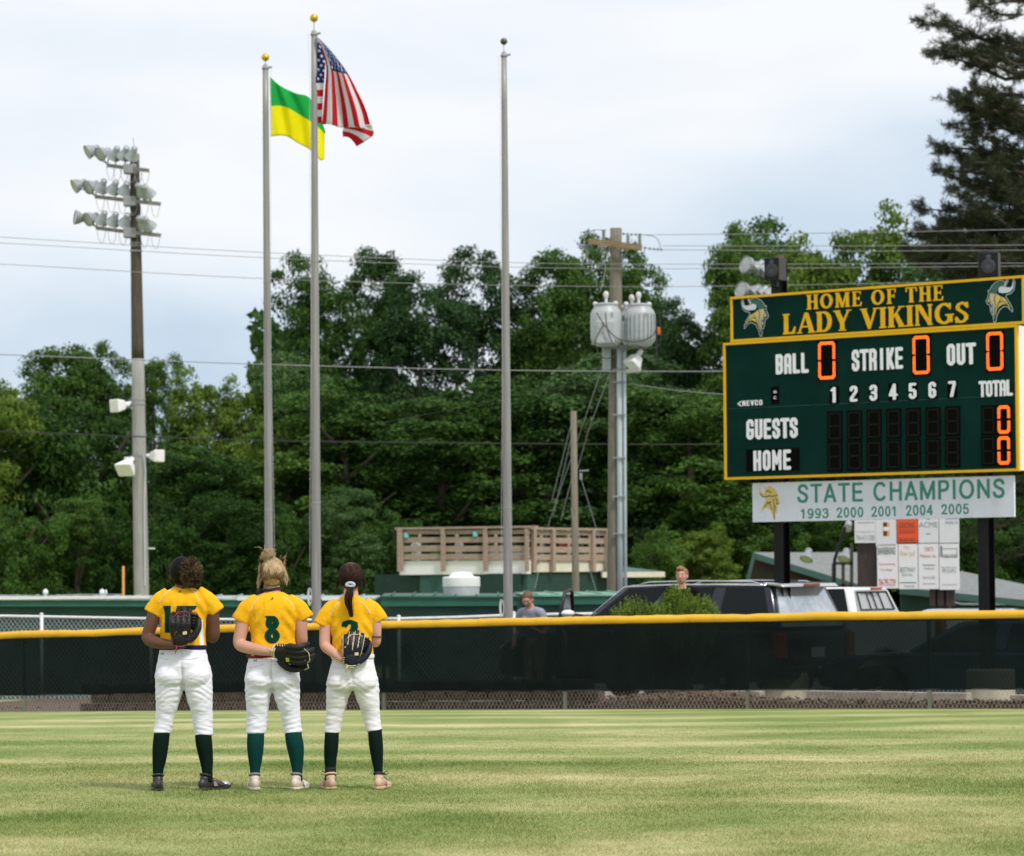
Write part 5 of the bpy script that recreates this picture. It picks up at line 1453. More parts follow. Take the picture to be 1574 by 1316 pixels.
line([(988, 361), (1300, 358), (1700, 350)], (71.8, 71), .0065, 'wire', 'topmost line leaving the utility pole to the right')
line([(1019, 378), (1300, 378), (1700, 376)], (71.8, 71), .0065, 'wire', 'line leaving the chained insulators of the utility pole to the right')
line([(1019, 384), (1300, 386), (1700, 384)], (71.8, 71), .0065, 'wire', 'line just below the one from the chained insulators')
line([(560, 655), (700, 628), (800, 606), (938, 584)], (80, 72), .0062, 'wire_dark', 'thin service line sagging left from below the transformers')
line([(968, 590), (1040, 600), (1160, 610)], (72, 60), .0075, 'wire', 'thin service line running right towards the scoreboard')
# ------------------------------------------------------------------ buildings behind
def fbox(fr, x0, y0, x1, y1, o0, o1, mb):
    u0, u1, v0, v1 = fr.rect(x0, y0, y0, x1, y1, y1); fr.box(mb, u0, u1, v0, v1, o0, o1); return u0, u1, v0, v1
GZ = -.55
# long low dugout roofs on the neighbouring field
def dugout(xa, xb, Ya, Yb, ytl, ytr, ybl, ybr, lab, roofm, depth=2.2, segs=None, fascia='green_metal'):
    fr = Frame(P(xa, 920, Ya), P(xb, 920, Yb))
    u0, u1, v0, v1 = fr.rect(xa, ytl, ytr, xb, ybl, ybr)
    r = thing('dugout', lab, 'dugout', tuple(fr.pt((u0 + u1) / 2, GZ)))
    # sloping roof sheet, higher at the back, with standing seams
    za, zb = fr.px(xa, ytl)[1], fr.px(xb, ytr)[1]
    fa, fb = fr.px(xa, ybl)[1], fr.px(xb, ybr)[1]
    b = MB()
    lip = .045
    b.add([fr.pt(u0, za - lip, .25), fr.pt(u1, zb - lip, .25), fr.pt(u1, zb, -depth), fr.pt(u0, za, -depth),
           fr.pt(u0, za - lip - .03, .25), fr.pt(u1, zb - lip - .03, .25), fr.pt(u1, zb - .03, -depth), fr.pt(u0, za - .03, -depth)],
          [(0, 1, 2, 3), (7, 6, 5, 4), (0, 4, 5, 1), (1, 5, 6, 2), (2, 6, 7, 3), (3, 7, 4, 0)])
    b.build('roof', M[roofm], r)
    b = MB()
    for k in range(int((u1 - u0) / .42)):
        u = u0 + .2 + k * .42; f = (u - u0) / (u1 - u0); z = za + (zb - za) * f
        b.beam(fr.pt(u, z - lip + .014, .24), fr.pt(u, z + .014, -depth + .02), .03, .028)
    o = b.build('roof_seam', M[roofm], r); o['kind'] = 'stuff'
    b = MB(); b.add([fr.pt(u0, za - lip - .033, .20), fr.pt(u1, zb - lip - .033, .20), fr.pt(u1, fb, .20), fr.pt(u0, fa, .20), fr.pt(u0, za - lip - .033, .14), fr.pt(u1, zb - lip - .033, .14), fr.pt(u1, fb, .14), fr.pt(u0, fa, .14)],
          [(3, 2, 1, 0), (4, 5, 6, 7), (0, 1, 5, 4), (1, 2, 6, 5), (2, 3, 7, 6), (3, 0, 4, 7)])
    b.build('fascia', M[fascia], r)
    b = MB(); fr.box(b, u0 + .15, u1 - .15, GZ, min(fa, fb) + .10, -.15, 0); w_ = b.build('front_wall', M['dug_wall'], r)
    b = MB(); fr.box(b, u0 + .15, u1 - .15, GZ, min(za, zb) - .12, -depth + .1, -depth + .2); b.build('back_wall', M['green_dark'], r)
    return r, fr
M['dug_wall'] = mat('mottled green mesh wall', (0.030, 0.090, 0.080), .7, scale=1.4, col2=(0.012, 0.050, 0.042), stretch=(1, 1, 3), var=.2)
M['gutter'] = mat('grey gutter', (0.36, 0.44, 0.44), .5, var=.15)
d1, f1 = dugout(-140, 578, 70, 70, 917, 916, 932, 933, 'long dark green dugout roof with a pale edge behind the players at the left', 'gutter')
d2, f2 = dugout(586, 806, 69, 69, 912.5, 913, 932, 931, 'green dugout roof carrying the white vent, left of the bare flagpole', 'green_metal')
d3, f3 = dugout(808, 1180, 68, 68.5, 911, 908, 930, 926, 'paler green dugout roof with painted reflections behind the bending boy', 'green_pale')
# bright strips that paint patches of reflected light along the front roof
b = MB(); a, c = f1.px(586, 918)[0], f1.px(455, 918)[0]
for (x0, x1) in ((-140, 232), (366, 420), (496, 530)):
    u0, u1 = f1.px(x0, 918)[0], f1.px(x1, 918)[0]; z = f1.px(x0, 920.5)[1]
    b = MB(); f1.box(b, u0, u1, z - .03, z + .03, .252, .262); b.build('reflection_strip', M['galv_bright'], d1)
# vents and pipes standing on the left roof
for px, py, lab in ((70, 911, 'small white vent cap on the left dugout roof'), (157, 912, 'white bent vent pipe on the left dugout roof beside the orange pole')):
    q = P(px, 919, 70.8); t_ = thing('vent_pipe', lab, 'vent', tuple(q), 0, 'roof vents')
    b = MB(); b.tube([q, q + Vector((0, 0, .10))], .035, 8); b.build('stub', M['galv_bright'], t_, smooth=True)
    b = MB(); b.lathe(q + Vector((0, 0, .07)), [(.05, 0), (.055, .05), (.04, .09), (.005, .11)], 12); b.build('cap', M['white_paint'], t_, smooth=True)
    if px > 100:
        b = MB(); b.tube([q + Vector((.04, 0, .04)), q + Vector((.09, 0, .10)), q + Vector((.07, 0, .16))], .02, 7); b.build('elbow', M['galv_bright'], t_, smooth=True)
b = MB(); b.tube([P(-60, 914, 71), P(70, 916, 71), P(120, 914, 71), P(188, 914, 71)], .012, 6)
tag(b.build('pipe', M['galv']), 'thin grey pipe lying above the left dugout roof', 'pipe')
b = MB(); q = P(189.5, 870, 72); b.tube([(q.x, q.y, GZ), q], .026, 8)
tag(b.build('foul_pole', M['orange'], smooth=True), 'thin orange pole left of the floodlight pole', 'pole')
# white rooftop vent
q0, q1 = P(680.5, 905, 69.6), P(738, 905, 69.6); cz = P(709, 912.5, 69.6).z; R0_ = (q1.x - q0.x) / 2; cx = (q0.x + q1.x) / 2
rv = thing('roof_fan', 'white round roof exhaust fan on the green dugout roof', 'vent', (cx, 69.6, cz))
k = 1 / ppm(69.6)
b = MB(); b.lathe((cx, 69.6, cz - .06), [(R0_ * .94, 0), (R0_ * .98, 10 * k + .06), (R0_ * .96, 10.5 * k + .06)], 28); b.build('curb', M['curb_grey'] if 'curb_grey' in M else M['galv'], rv, smooth=False, autosmooth=35)
b = MB(); b.lathe((cx, 69.6, cz), [(R0_ * 1.0, 10.6 * k), (R0_ * 1.01, 12 * k), (R0_ * 1.0, 24.5 * k), (R0_ * .97, 25.5 * k), (R0_ * .66, 26.5 * k), (R0_ * .60, 29 * k), (R0_ * .50, 32 * k), (R0_ * .3, 33.2 * k), (.01, 33.6 * k)], 32); b.build('hood', M['white_paint'], rv, smooth=False, autosmooth=35)

# deck building
dk = thing('deck_building', 'green press building with a timber railed roof deck behind the bare flagpole', 'building', tuple(P(780, 905, 82)))
DF1 = Frame(P(609, 850, 81.5), P(822, 850, 80.0)); DF2 = Frame(P(812, 850, 80.2), P(950, 850, 83.5))
def wallbox(fr, x0, y0, x1, zb, o0, o1, m_, nm):
    u0, u1 = fr.px(x0, y0)[0], fr.px(x1, y0)[0]; v1 = fr.px((x0 + x1) / 2, y0)[1]
    b = MB(); fr.box(b, u0, u1, zb, v1, o0, o1); return b.build(nm, M[m_], dk)
wallbox(DF1, 641, 884, 806, GZ, -.6, -.15, 'green_wall', 'wall')
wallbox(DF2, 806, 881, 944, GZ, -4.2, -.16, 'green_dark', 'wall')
for fr, x0, x1, yt, yb, nm in ((DF1, 611, 808, 861.5, 883, 'fascia'), (DF2, 819.5, 944, 862.5, 879, 'fascia')):
    b = MB(); fbox(fr, x0, yt, x1, yb, -.28, -.10, b); b.build(nm, M['cream_paint'] if fr is DF2 else M['white_paint'], dk)
b = MB(); u0, u1, v0, v1 = DF1.rect(611, 862, 862, 808, 866, 866); DF1.box(b, u0, u1, v0 - .05, v0 + .04, -3.4, -.29); u0, u1, v0, v1 = DF2.rect(830, 862, 862, 944, 866, 866); DF2.box(b, u0, u1, v0 - .05, v0 + .035, -3.0, -.29); b.build('deck_floor', M['deck'], dk)
def plank(fr, x0, x1, y0, y1, o0, o1, nm='plank', tilt=0):
    b = MB(); u0, u1, v0, v1 = fr.rect(x0, y0, y0, x1, y1, y1)
    tl = rnd.uniform(-.006, .006); z0 = (v0 + v1) / 2
    c0, c1 = fr.pt(u0, z0 + tl, (o0 + o1) / 2), fr.pt(u1, z0 - tl, (o0 + o1) / 2)
    b.beam(c0, c1, abs(o1 - o0), v1 - v0)
    return b.build(nm, M['deck'], dk)
rowsp = [(814.5, 821), (825.5, 834), (839, 848), (851.5, 860.5)]
for i, (x0, x1) in enumerate(((612, 679), (679.5, 744), (744.5, 810))):
    for y0, y1 in rowsp: plank(DF1, x0, x1, y0 + rnd.uniform(-.4, .4), y1, -.09, -.05)
for i, (x0, x1) in enumerate(((820, 850), (850.5, 912), (912.5, 944))):
    for y0, y1 in rowsp: plank(DF2, x0, x1, y0 + 1 + i * .5, y1 + 1 + i * .5, -.09, -.05)
plank(DF1, 607.5, 822, 809.5, 812.8, -.20, .02, 'top_rail')
plank(DF2, 813, 945, 811.5, 815.0, -.20, .02, 'top_rail')
for x, x2, fr in ((611, 618.5, DF1), (678, 683.5, DF1), (743, 748.5, DF1), (807, 812, DF1), (819, 823.5, DF2), (848.5, 852.5, DF2), (910, 914, DF2), (931, 934, DF2)):
    b = MB(); fbox(fr, x, 813, x2, 878.5, -.05, .03, b); b.build('railing_post', M['deck'], dk)
# railings at the back of the deck, seen through the gaps
DB = Frame(P(620, 850, 85), P(945, 850, 86.5))
for x in (643, 700, 760, 830, 872, 905, 934):
    b = MB(); fbox(DB, x, 815, x + 4, 862, -.05, .03, b); b.build('back_post', M['deck'], dk)
for (y0, y1) in ((817, 820.5), (829, 832), (842, 846), (853, 858)):
    b = MB(); fbox(DB, 616, y0, 938, y1, -.02, .02, b); b.build('back_plank', M['deck'], dk)
M['teal'] = mat('teal plastic', (0.16, 0.48, 0.44), .5)
for x, y in ((624, 823), (730, 821)):
    q = DF1.pt(*[DF1.px(x, y)[0], DF1.px(x, y)[1]], -.02); b = MB(); b.box(q, (.11, .03, .12)); tag(b.build('small_sign', M['teal'], bevel=.01), 'small teal square hanging on the deck railing, ' + ('at its left end' if x < 650 else 'beside the third post'), 'sign', 'teal squares on the railing')
for x, y, s_, lab in ((630, 838, .13, 'pale domed lid behind the left end of the deck railing'), (697, 836, .10, 'pale bundle on the deck behind the second railing bay')):
    q = DF1.pt(DF1.px(x, y)[0], DF1.px(x, y)[1], -.30); b = MB(); b.lathe(q + Vector((0, 0, -.06)), [(s_ * .9, 0), (s_, .03), (s_ * .8, .08), (s_ * .4, .12), (.01, .13)], 16); b.lathe(q + Vector((0, 0, -.36)), [(s_ * .6, 0), (s_ * .7, .30)], 12)
    tag(b.build('lidded_bin', M['white_paint'], smooth=False, autosmooth=40), lab, 'bin')
q = DF2.pt(DF2.px(899, 837)[0], DF2.px(899, 837)[1], -.6); b = MB(); b.box(q, (.20, .3, .12)); b.box(q + Vector((0, 0, -.15)), (.12, .12, .2)); tag(b.build('red_cooler', mat('red plastic', (.20, .02, .02), .5), bevel=.02), 'dark red box on the deck behind the stub pole', 'cooler')
q = DF2.pt(DF2.px(850, 850)[0], DF2.px(850, 850)[1], -1.0); b = MB(); b.box(q, (1.3, .5, .05)); b.box(q + Vector((-.5, 0, -.12)), (.06, .4, .25)); b.box(q + Vector((.5, 0, -.12)), (.06, .4, .25)); tag(b.build('picnic_table', mat('grey table top', (.25, .27, .29), .5)), 'grey table on the roof deck behind the railing', 'table')
# hipped green roof to the right of the deck
rf = Frame(P(940, 880, 83), P(1022, 880, 84))
ru0, rz0 = rf.px(925, 881); ru1, _ = rf.px(1020, 880); rzt = rf.px(940, 860)[1]
zf = rf.px(1020, 878.5)[1]
b = MB()
b.add([rf.pt(ru0, zf, .0), rf.pt(ru1, zf, 0), rf.pt(ru1 - 1.25, rzt + .03, -2.4), rf.pt(ru0, rzt + .12, -2.4), rf.pt(ru1, zf, -5), rf.pt(ru0, zf, -5)], [(0, 1, 2, 3), (1, 4, 2), (4, 5, 3, 2), (0, 5, 4, 1)])
b.build('hip_roof', M['green_roof2'] if 'green_roof2' in M else M['green_metal'], dk)
b = MB(); v = rf.px(1020, 887)[1]; rf.box(b, ru0, ru1 + .02, v, zf - .004, -.03, .03); rf.box(b, ru1 - .02, ru1 + .03, v, zf - .004, -5, -.031); b.build('eave_board', M['cream_paint'], dk)
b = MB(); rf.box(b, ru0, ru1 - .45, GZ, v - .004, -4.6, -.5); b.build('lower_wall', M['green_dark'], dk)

# field house with grey roof and green rakes
fh = thing('field_house', 'grey roofed shelter with dark green gable boards behind the left scoreboard post', 'building', tuple(P(1230, 905, 88)))
q = lambda x, y, D=88: P(x, y, D)
A0, A1, A2, A3 = q(1157, 850.5), q(1330, 852, 90), q(1320, 903), q(1147, 905)
b = MB()  # near roof slope rising away, seen from its gable side
b.add([q(1158, 849), q(1318, 849, 94), q(1390, 868, 94), q(1318, 901)], [(0, 1, 2, 3)])
b.prism([q(1158, 849) + Vector((0, .02, -.05)), q(1318, 849, 94) + Vector((0, 0, -.05)), q(1318, 901) + Vector((0, .02, -.05))], (0, 0, -.04))
b.build('roof', M['roof_grey'], fh)
b = MB()
b.prism([q(1157, 849), q(1318, 898), q(1318, 909), q(1159, 859)], (0, -.06, 0)); b.prism([q(1157, 849) + Vector((0, -.065, 0)), q(1160, 855) + Vector((0, -.065, 0)), q(1148, 908) + Vector((0, -.065, 0)), q(1142, 908) + Vector((0, -.065, 0))], (0, -.06, 0))
b.build('rake_board', M['rake'], fh)
b = MB(); b.prism([q(1160, 860, 88.3), q(1318, 908, 88.3), Vector((q(1318, 900).x, 88.3, GZ)), Vector((q(1150, 900).x, 88.3, GZ)), q(1150, 905, 88.3)], (0, .2, 0)); b.build('gable_wall', M['brown_board'], fh)
q2 = lambda x, y, D=84: P(x, y, D)
sh = thing('shed', 'grey roofed shed sloping down at the right edge behind the right scoreboard post', 'building', tuple(q2(1530, 925)))
b = MB(); b.add([q2(1383, 905, 84), q2(1383, 893, 90), q2(1478, 878, 90), q2(1640, 912, 90), q2(1640, 930), q2(1478, 930)], [(0, 1, 2, 5), (2, 3, 4, 5)]); b.build('roof', M['roof_grey'], sh)
b = MB(); b.beam(q2(1383, 908, 83.9), q2(1640, 934, 83.9), .06, .16); b.build('fascia', M['rake'], sh)
b = MB(); b.prism([Vector((q2(1385, 900).x, 84.3, GZ)), Vector((q2(1640, 900).x, 84.3, GZ)), q2(1640, 933, 84.3), q2(1385, 910, 84.3)], (0, .2, 0)); b.build('wall', M['green_dark'], sh)
# tree trunk-like dark frame and the small field lamps between
M['porch'] = M['black_steel']
gf = thing('gate_frame', 'dark square frame standing left of the sponsor board', 'gate', tuple(P(1300, 930, 76)))
for a, c in (((1281, 866), (1281, 935)), ((1296, 866), (1296, 935)), ((1309, 835), (1309, 935)), ((1280, 866), (1310, 866)), ((1281, 900), (1309, 900))):
    b = MB(); b.beam(P(*a, 76), P(*c, 76), .07, .07, up=(0, 1, 0)); b.build('bar', M['brown_board'], gf)
lm = thing('field_lamp', 'small floodlight on a slanting pole left of the sponsor board', 'lamp', tuple(P(1283, 905, 75)))
b = MB(); b.tube([P(1282, 930, 75), P(1283, 860, 75), P(1300, 808, 75)], .035, 8); b.build('pole', M['black_steel'], lm)
lamp_parts(lm, P(1303, 811, 75), (-.2, -.8, -.5), .10)
for x, lab in ((1240, 'small white lamp above the grey roof nearer the left scoreboard post'), (1298, 'small white lamp above the grey roof nearer the sponsor board')):
    qq = P(x, 857, 80); t_ = thing('roof_lamp', lab, 'lamp', tuple(qq), 0, 'lamps over the shelter roof')
    lamp_parts(t_, qq, (-.3, -.5, -.8), .15)
    b = MB(); b.tube([qq + Vector((0, .1, .1)), qq + Vector((.25, 1.5, -.1))], .02, 6); b.build('arm', M['galv'], t_)
# ------------------------------------------------------------------ trees
def crown_mesh(seed, H, R, lobes, clumps, per, size, flat=.5, base=.12, m_='leaf', name='crown', drop=0.0):
    """leafy crown: lobes spread over the height, clumps on each lobe, leaves over the shell of each clump"""
    rs = np.random.RandomState(seed)
    L = []
    for i in range(lobes):
        h = base + (1 - base) * (i + .5) / lobes
        rr = R * min(1.0, (h + .25) / .5) * (1 - max(0, h - .55) ** 1.6 * 1.55)
        lr = R * rs.uniform(.36, .58) * (1.10 - .35 * h)
        a = rs.uniform(0, 6.28); d = rs.uniform(.1, .9) * max(0, rr - lr * .6)
        L.append((math.cos(a) * d, math.sin(a) * d, h * H - lr * .35, lr))
    L.append((rs.uniform(-.3, .3) * R, 0, H - R * .42, R * .42)); L.append((rs.uniform(-.2, .2) * R, 0, H * .62, R * .72)); L.append((0, 0, H * .45, R * .8)); L.append((0, 0, H * .25, R * .8)); L.append((rs.uniform(-.5, .5) * R, rs.uniform(-.5, .5) * R, H * .80, R * .45))
    C = []
    for i in range(clumps):
        lx, ly, lz, lr = L[rs.randint(len(L))]
        v = rs.normal(size=3); v[2] += .25; v /= np.linalg.norm(v)
        k = rs.uniform(.70, 1.08)
        C.append((lx + v[0] * lr * k, ly + v[1] * lr * k, lz + v[2] * lr * k * .95, rs.uniform(.10, .21) * R, v))
    cen = np.array([[c[0], c[1], c[2]] for c in C]); cr_ = np.array([c[3] for c in C]); cv = np.array([c[4] for c in C])
    idx = np.repeat(np.arange(len(C)), per); n = len(idx)
    d = rs.normal(size=(n, 3)); d[:, 2] += .55; d += cv[idx] * .7
    d /= np.linalg.norm(d, axis=1)[:, None]
    rad = cr_[idx] * rs.uniform(.35, 1.12, n)
    p = cen[idx] + d * rad[:, None] * np.array([1.15, 1.15, .72])
    p[:, 2] -= drop * rs.uniform(0, 1, n) ** 2
    nrm = d * .8 + rs.normal(size=(n, 3)) * .65; nrm[:, 2] += flat
    nrm /= np.linalg.norm(nrm, axis=1)[:, None]
    t = np.cross(nrm, rs.normal(size=(n, 3))); t /= np.linalg.norm(t, axis=1)[:, None]
    b = np.cross(nrm, t)
    s = size * rs.uniform(.6, 1.35, n)[:, None]
    V = np.stack([p - t * s, p - b * s * .55 + nrm * s * .1, p + t * s, p + b * s * .55 + nrm * s * .1], 1).reshape(-1, 3)
    keep = np.repeat(p[:, 2] > .05, 4); V = V[keep]
    return raw_mesh(name, V, np.arange(len(V)).reshape(-1, 4), 4, M[m_])
def trunk_mesh(seed, H, R):
    rs = random.Random(seed); b = LB()
    r = R * .05 + .10
    b.tube([(0, 0, -.3), (.03, 0, H * .2), (-.05, .04, H * .5), (.04, 0, H * .85)], [r * 1.25, r, r * .6, r * .15], 9)
    for k in range(7):
        h = H * (.22 + .09 * k); a = rs.uniform(0, 6.28); l = R * rs.uniform(.45, .75)
        b.tube([(0, 0, h), (math.cos(a) * l * .5, math.sin(a) * l * .5, h + l * .35), (math.cos(a) * l, math.sin(a) * l, h + l * .75)], [r * .45, r * .28, r * .08], 6)
    return b.build('trunk', M['bark'])
protos_t = []
specs = [  # height, radius of the unit tree, lobes, clumps, leaves per clump, leaf size, material
 (1, 11, 2.9, 14, 350, 165, .066, .5, 'leaf'), (2, 11, 2.8, 15, 350, 165, .064, .5, 'leaf_blue'), (3, 11, 2.7, 16, 350, 160, .066, .5, 'leaf'),
 (4, 11, 3.1, 13, 370, 160, .068, .5, 'leaf'), (5, 8, 2.6, 11, 290, 160, .064, .4, 'leaf_light'), (6, 4.5, 2.6, 8, 260, 150, .062, .3, 'leaf')]
for sd_, H, R, lo, cl, per, sz, fl, m_ in specs:
    c = crown_mesh(sd_, H, R, lo, cl, per, sz, fl, .06, m_)
    t_ = trunk_mesh(sd_, H, R)
    protos_t.append((c, t_, H, R))
tused = set(); tcount = 0
def tree(px, ytop, hw, D, k, label, rot=None, name='broadleaf_tree', gz=-1.0, group='trees along the back of the park'):
    c, t_, H, R = protos_t[k]
    top = P(px, ytop, D); h = top.z - gz; sx = hw / ppm(D) / R
    r = thing(name, label, 'tree', (top.x, D, gz), rnd.uniform(0, 6.28) if rot is None else rot, group)
    if k in tused:
        c = c.copy(); t_ = t_.copy(); COL.objects.link(c); COL.objects.link(t_)
    tused.add(k)
    c.parent = r; t_.parent = r
    r.scale = (sx, sx, h / H)
    return r
T = [ # px, top, half width, depth, proto, label
 (-10, 600, 42, 102, 4, 'yellow green tree at the left edge of the photo'),
 (88, 543, 46, 112, 0, 'dark tree with two humps nearest the left edge'),
 (160, 549, 30, 114, 2, 'narrow dark tree just left of the floodlight pole'),
 (236, 560, 26, 113, 0, 'dark tree just right of the floodlight pole, gap of sky beside its top'),
 (315, 584, 40, 102.5, 4, 'light green tree between the floodlight pole and the shortest flagpole'),
 (378, 596, 32, 103, 4, 'light green treetop left of the shortest flagpole'),
 (478, 420, 44, 112, 3, 'tall tree behind the two flagged poles'),
 (580, 398, 36, 114, 0, 'tall tree whose top is the highest right of the middle flagpole'),
 (645, 440, 46, 110, 1, 'grey green tree halfway between the middle and the bare flagpole'),
 (730, 402, 46, 113, 1, 'tall tree just left of the bare flagpole'),
 (845, 400, 42, 112, 0, 'tall tree between the bare flagpole and the utility pole'),
 (905, 392, 40, 115, 3, 'tall tree directly behind the crossarm of the utility pole'),
 (965, 405, 38, 112, 2, 'tall tree right of the utility pole, sloping to the sky gap'),
 (1045, 478, 34, 110, 1, 'lower tree filling the dip between utility pole and scoreboard'),
 (1130, 375, 36, 108, 2, 'dark tree whose top stands left of the left loudspeaker'),
 (1180, 366, 60, 110, 3, 'tall dark tree behind the left end of the scoreboard header'),
 (1262, 386, 50, 103, 4, 'light green treetop right of the left loudspeaker'),
 (1330, 341, 52, 104, 4, 'feathery tall tree above the words of the scoreboard header'),
 (1420, 400, 62, 104, 1, 'tree above the scoreboard header left of the pine'),
 (1510, 380, 70, 112, 2, 'tree behind the right loudspeaker, under the pine'),
 (1600, 430, 70, 112, 0, 'tree at the right edge behind the scoreboard'),
 (1700, 420, 70, 112, 3, 'tree just outside the right edge'),
 (-110, 560, 70, 114, 0, 'tree just outside the left edge'),
 (30, 640, 58, 104, 0, 'rounded dark tree low at the left edge'),
 (130, 640, 62, 103, 5, 'bushy tree left of the lower floodlight pole'),
 (300, 700, 62, 99, 3, 'dark bushy tree behind the two white floodlights'),
 (450, 560, 46, 104, 1, 'dark tree in front, behind the lower half of the shortest flagpole'),
 (530, 600, 66, 101, 2, 'full tree low behind the player with the ponytail'),
 (680, 620, 76, 102, 0, 'full tree low behind the left part of the deck'),
 (800, 600, 80, 103, 3, 'full dark tree low behind the bare flagpole'),
 (935, 560, 78, 103, 1, 'full tree behind the middle of the utility pole'),
 (1060, 610, 72, 101, 0, 'dark tree left of the scoreboard behind the standing boy'),
 (1190, 600, 80, 103, 3, 'dark tree behind the main panel of the scoreboard'),
 (1340, 600, 80, 103, 2, 'tree behind the middle of the scoreboard'),
 (1480, 640, 80, 103, 0, 'tree showing below the right end of the champions sign'),
 (1610, 640, 80, 102, 3, 'tree at the right edge under the scoreboard'),
]
for px, yt, hw, D, k, lab in T: tree(px, yt, hw * 2.55, D, k, lab)
SH = [
 (20, 795, 60, 96, 5, 'low leafy bush at the left edge under the trees'),
 (120, 770, 60, 97, 0, 'tall bush left of the foot of the floodlight pole'),
 (195, 800, 50, 97, 5, 'bush directly behind the foot of the floodlight pole'),
 (270, 790, 60, 96, 5, 'leafy bush behind the player with the puffed hair'),
 (350, 770, 60, 96, 0, 'bush left of the foot of the shortest flagpole'),
 (430, 790, 55, 96, 5, 'bush between the two flagged poles behind the blonde player'),
 (520, 760, 62, 96, 1, 'bush behind the player with the ponytail'),
 (600, 800, 50, 97, 5, 'bush at the left end of the deck'),
 (1010, 830, 55, 97, 5, 'bush behind the boy in the black shirt'),
 (1085, 812, 50, 98, 4, 'lighter bush right of the boy in the black shirt'),
 (1170, 820, 55, 99, 5, 'dark bush left of the grey shelter roof'),
 (1260, 800, 60, 99, 0, 'dark bush behind the grey shelter roof'),
 (1500, 810, 60, 98, 5, 'bush right of the sponsor board'),
 (1590, 800, 60, 98, 1, 'bush at the right edge under the scoreboard'),
]
for px, yt, hw, D, k, lab in SH: tree(px, yt, hw * 1.35, D, k, lab, name='leafy_bush', gz=-.9, group='bushes under the trees')
# far wood that closes the gaps low down
rsx = np.random.RandomState(11)
n = 90000
xx = rsx.uniform(-26, 26, n); dd = rsx.uniform(126, 134, n)
hh = 3.4 + 1.3 * np.sin(xx * .45) + .8 * np.sin(xx * 1.3 + 1)
hh = np.where(xx > -9.5, hh + 6.0, hh + .6)
zz = -1 + rsx.uniform(0, 1, n) ** .8 * (hh + 1)
p = np.stack([xx, dd, zz], 1); nr = rsx.normal(size=(n, 3)); nr[:, 1] -= 1.2; nr /= np.linalg.norm(nr, axis=1)[:, None]
t = np.cross(nr, rsx.normal(size=(n, 3))); t /= np.linalg.norm(t, axis=1)[:, None]; b_ = np.cross(nr, t); s = rsx.uniform(.12, .28, n)[:, None]
V = np.stack([p - t * s, p - b_ * s * .6, p + t * s, p + b_ * s * .6], 1).reshape(-1, 3)
tag(raw_mesh('far_wood', V, np.arange(len(V)).reshape(-1, 4), 4, M['leaf']), 'dark mass of far woodland closing the gaps between the trees', 'woodland', kind='stuff')

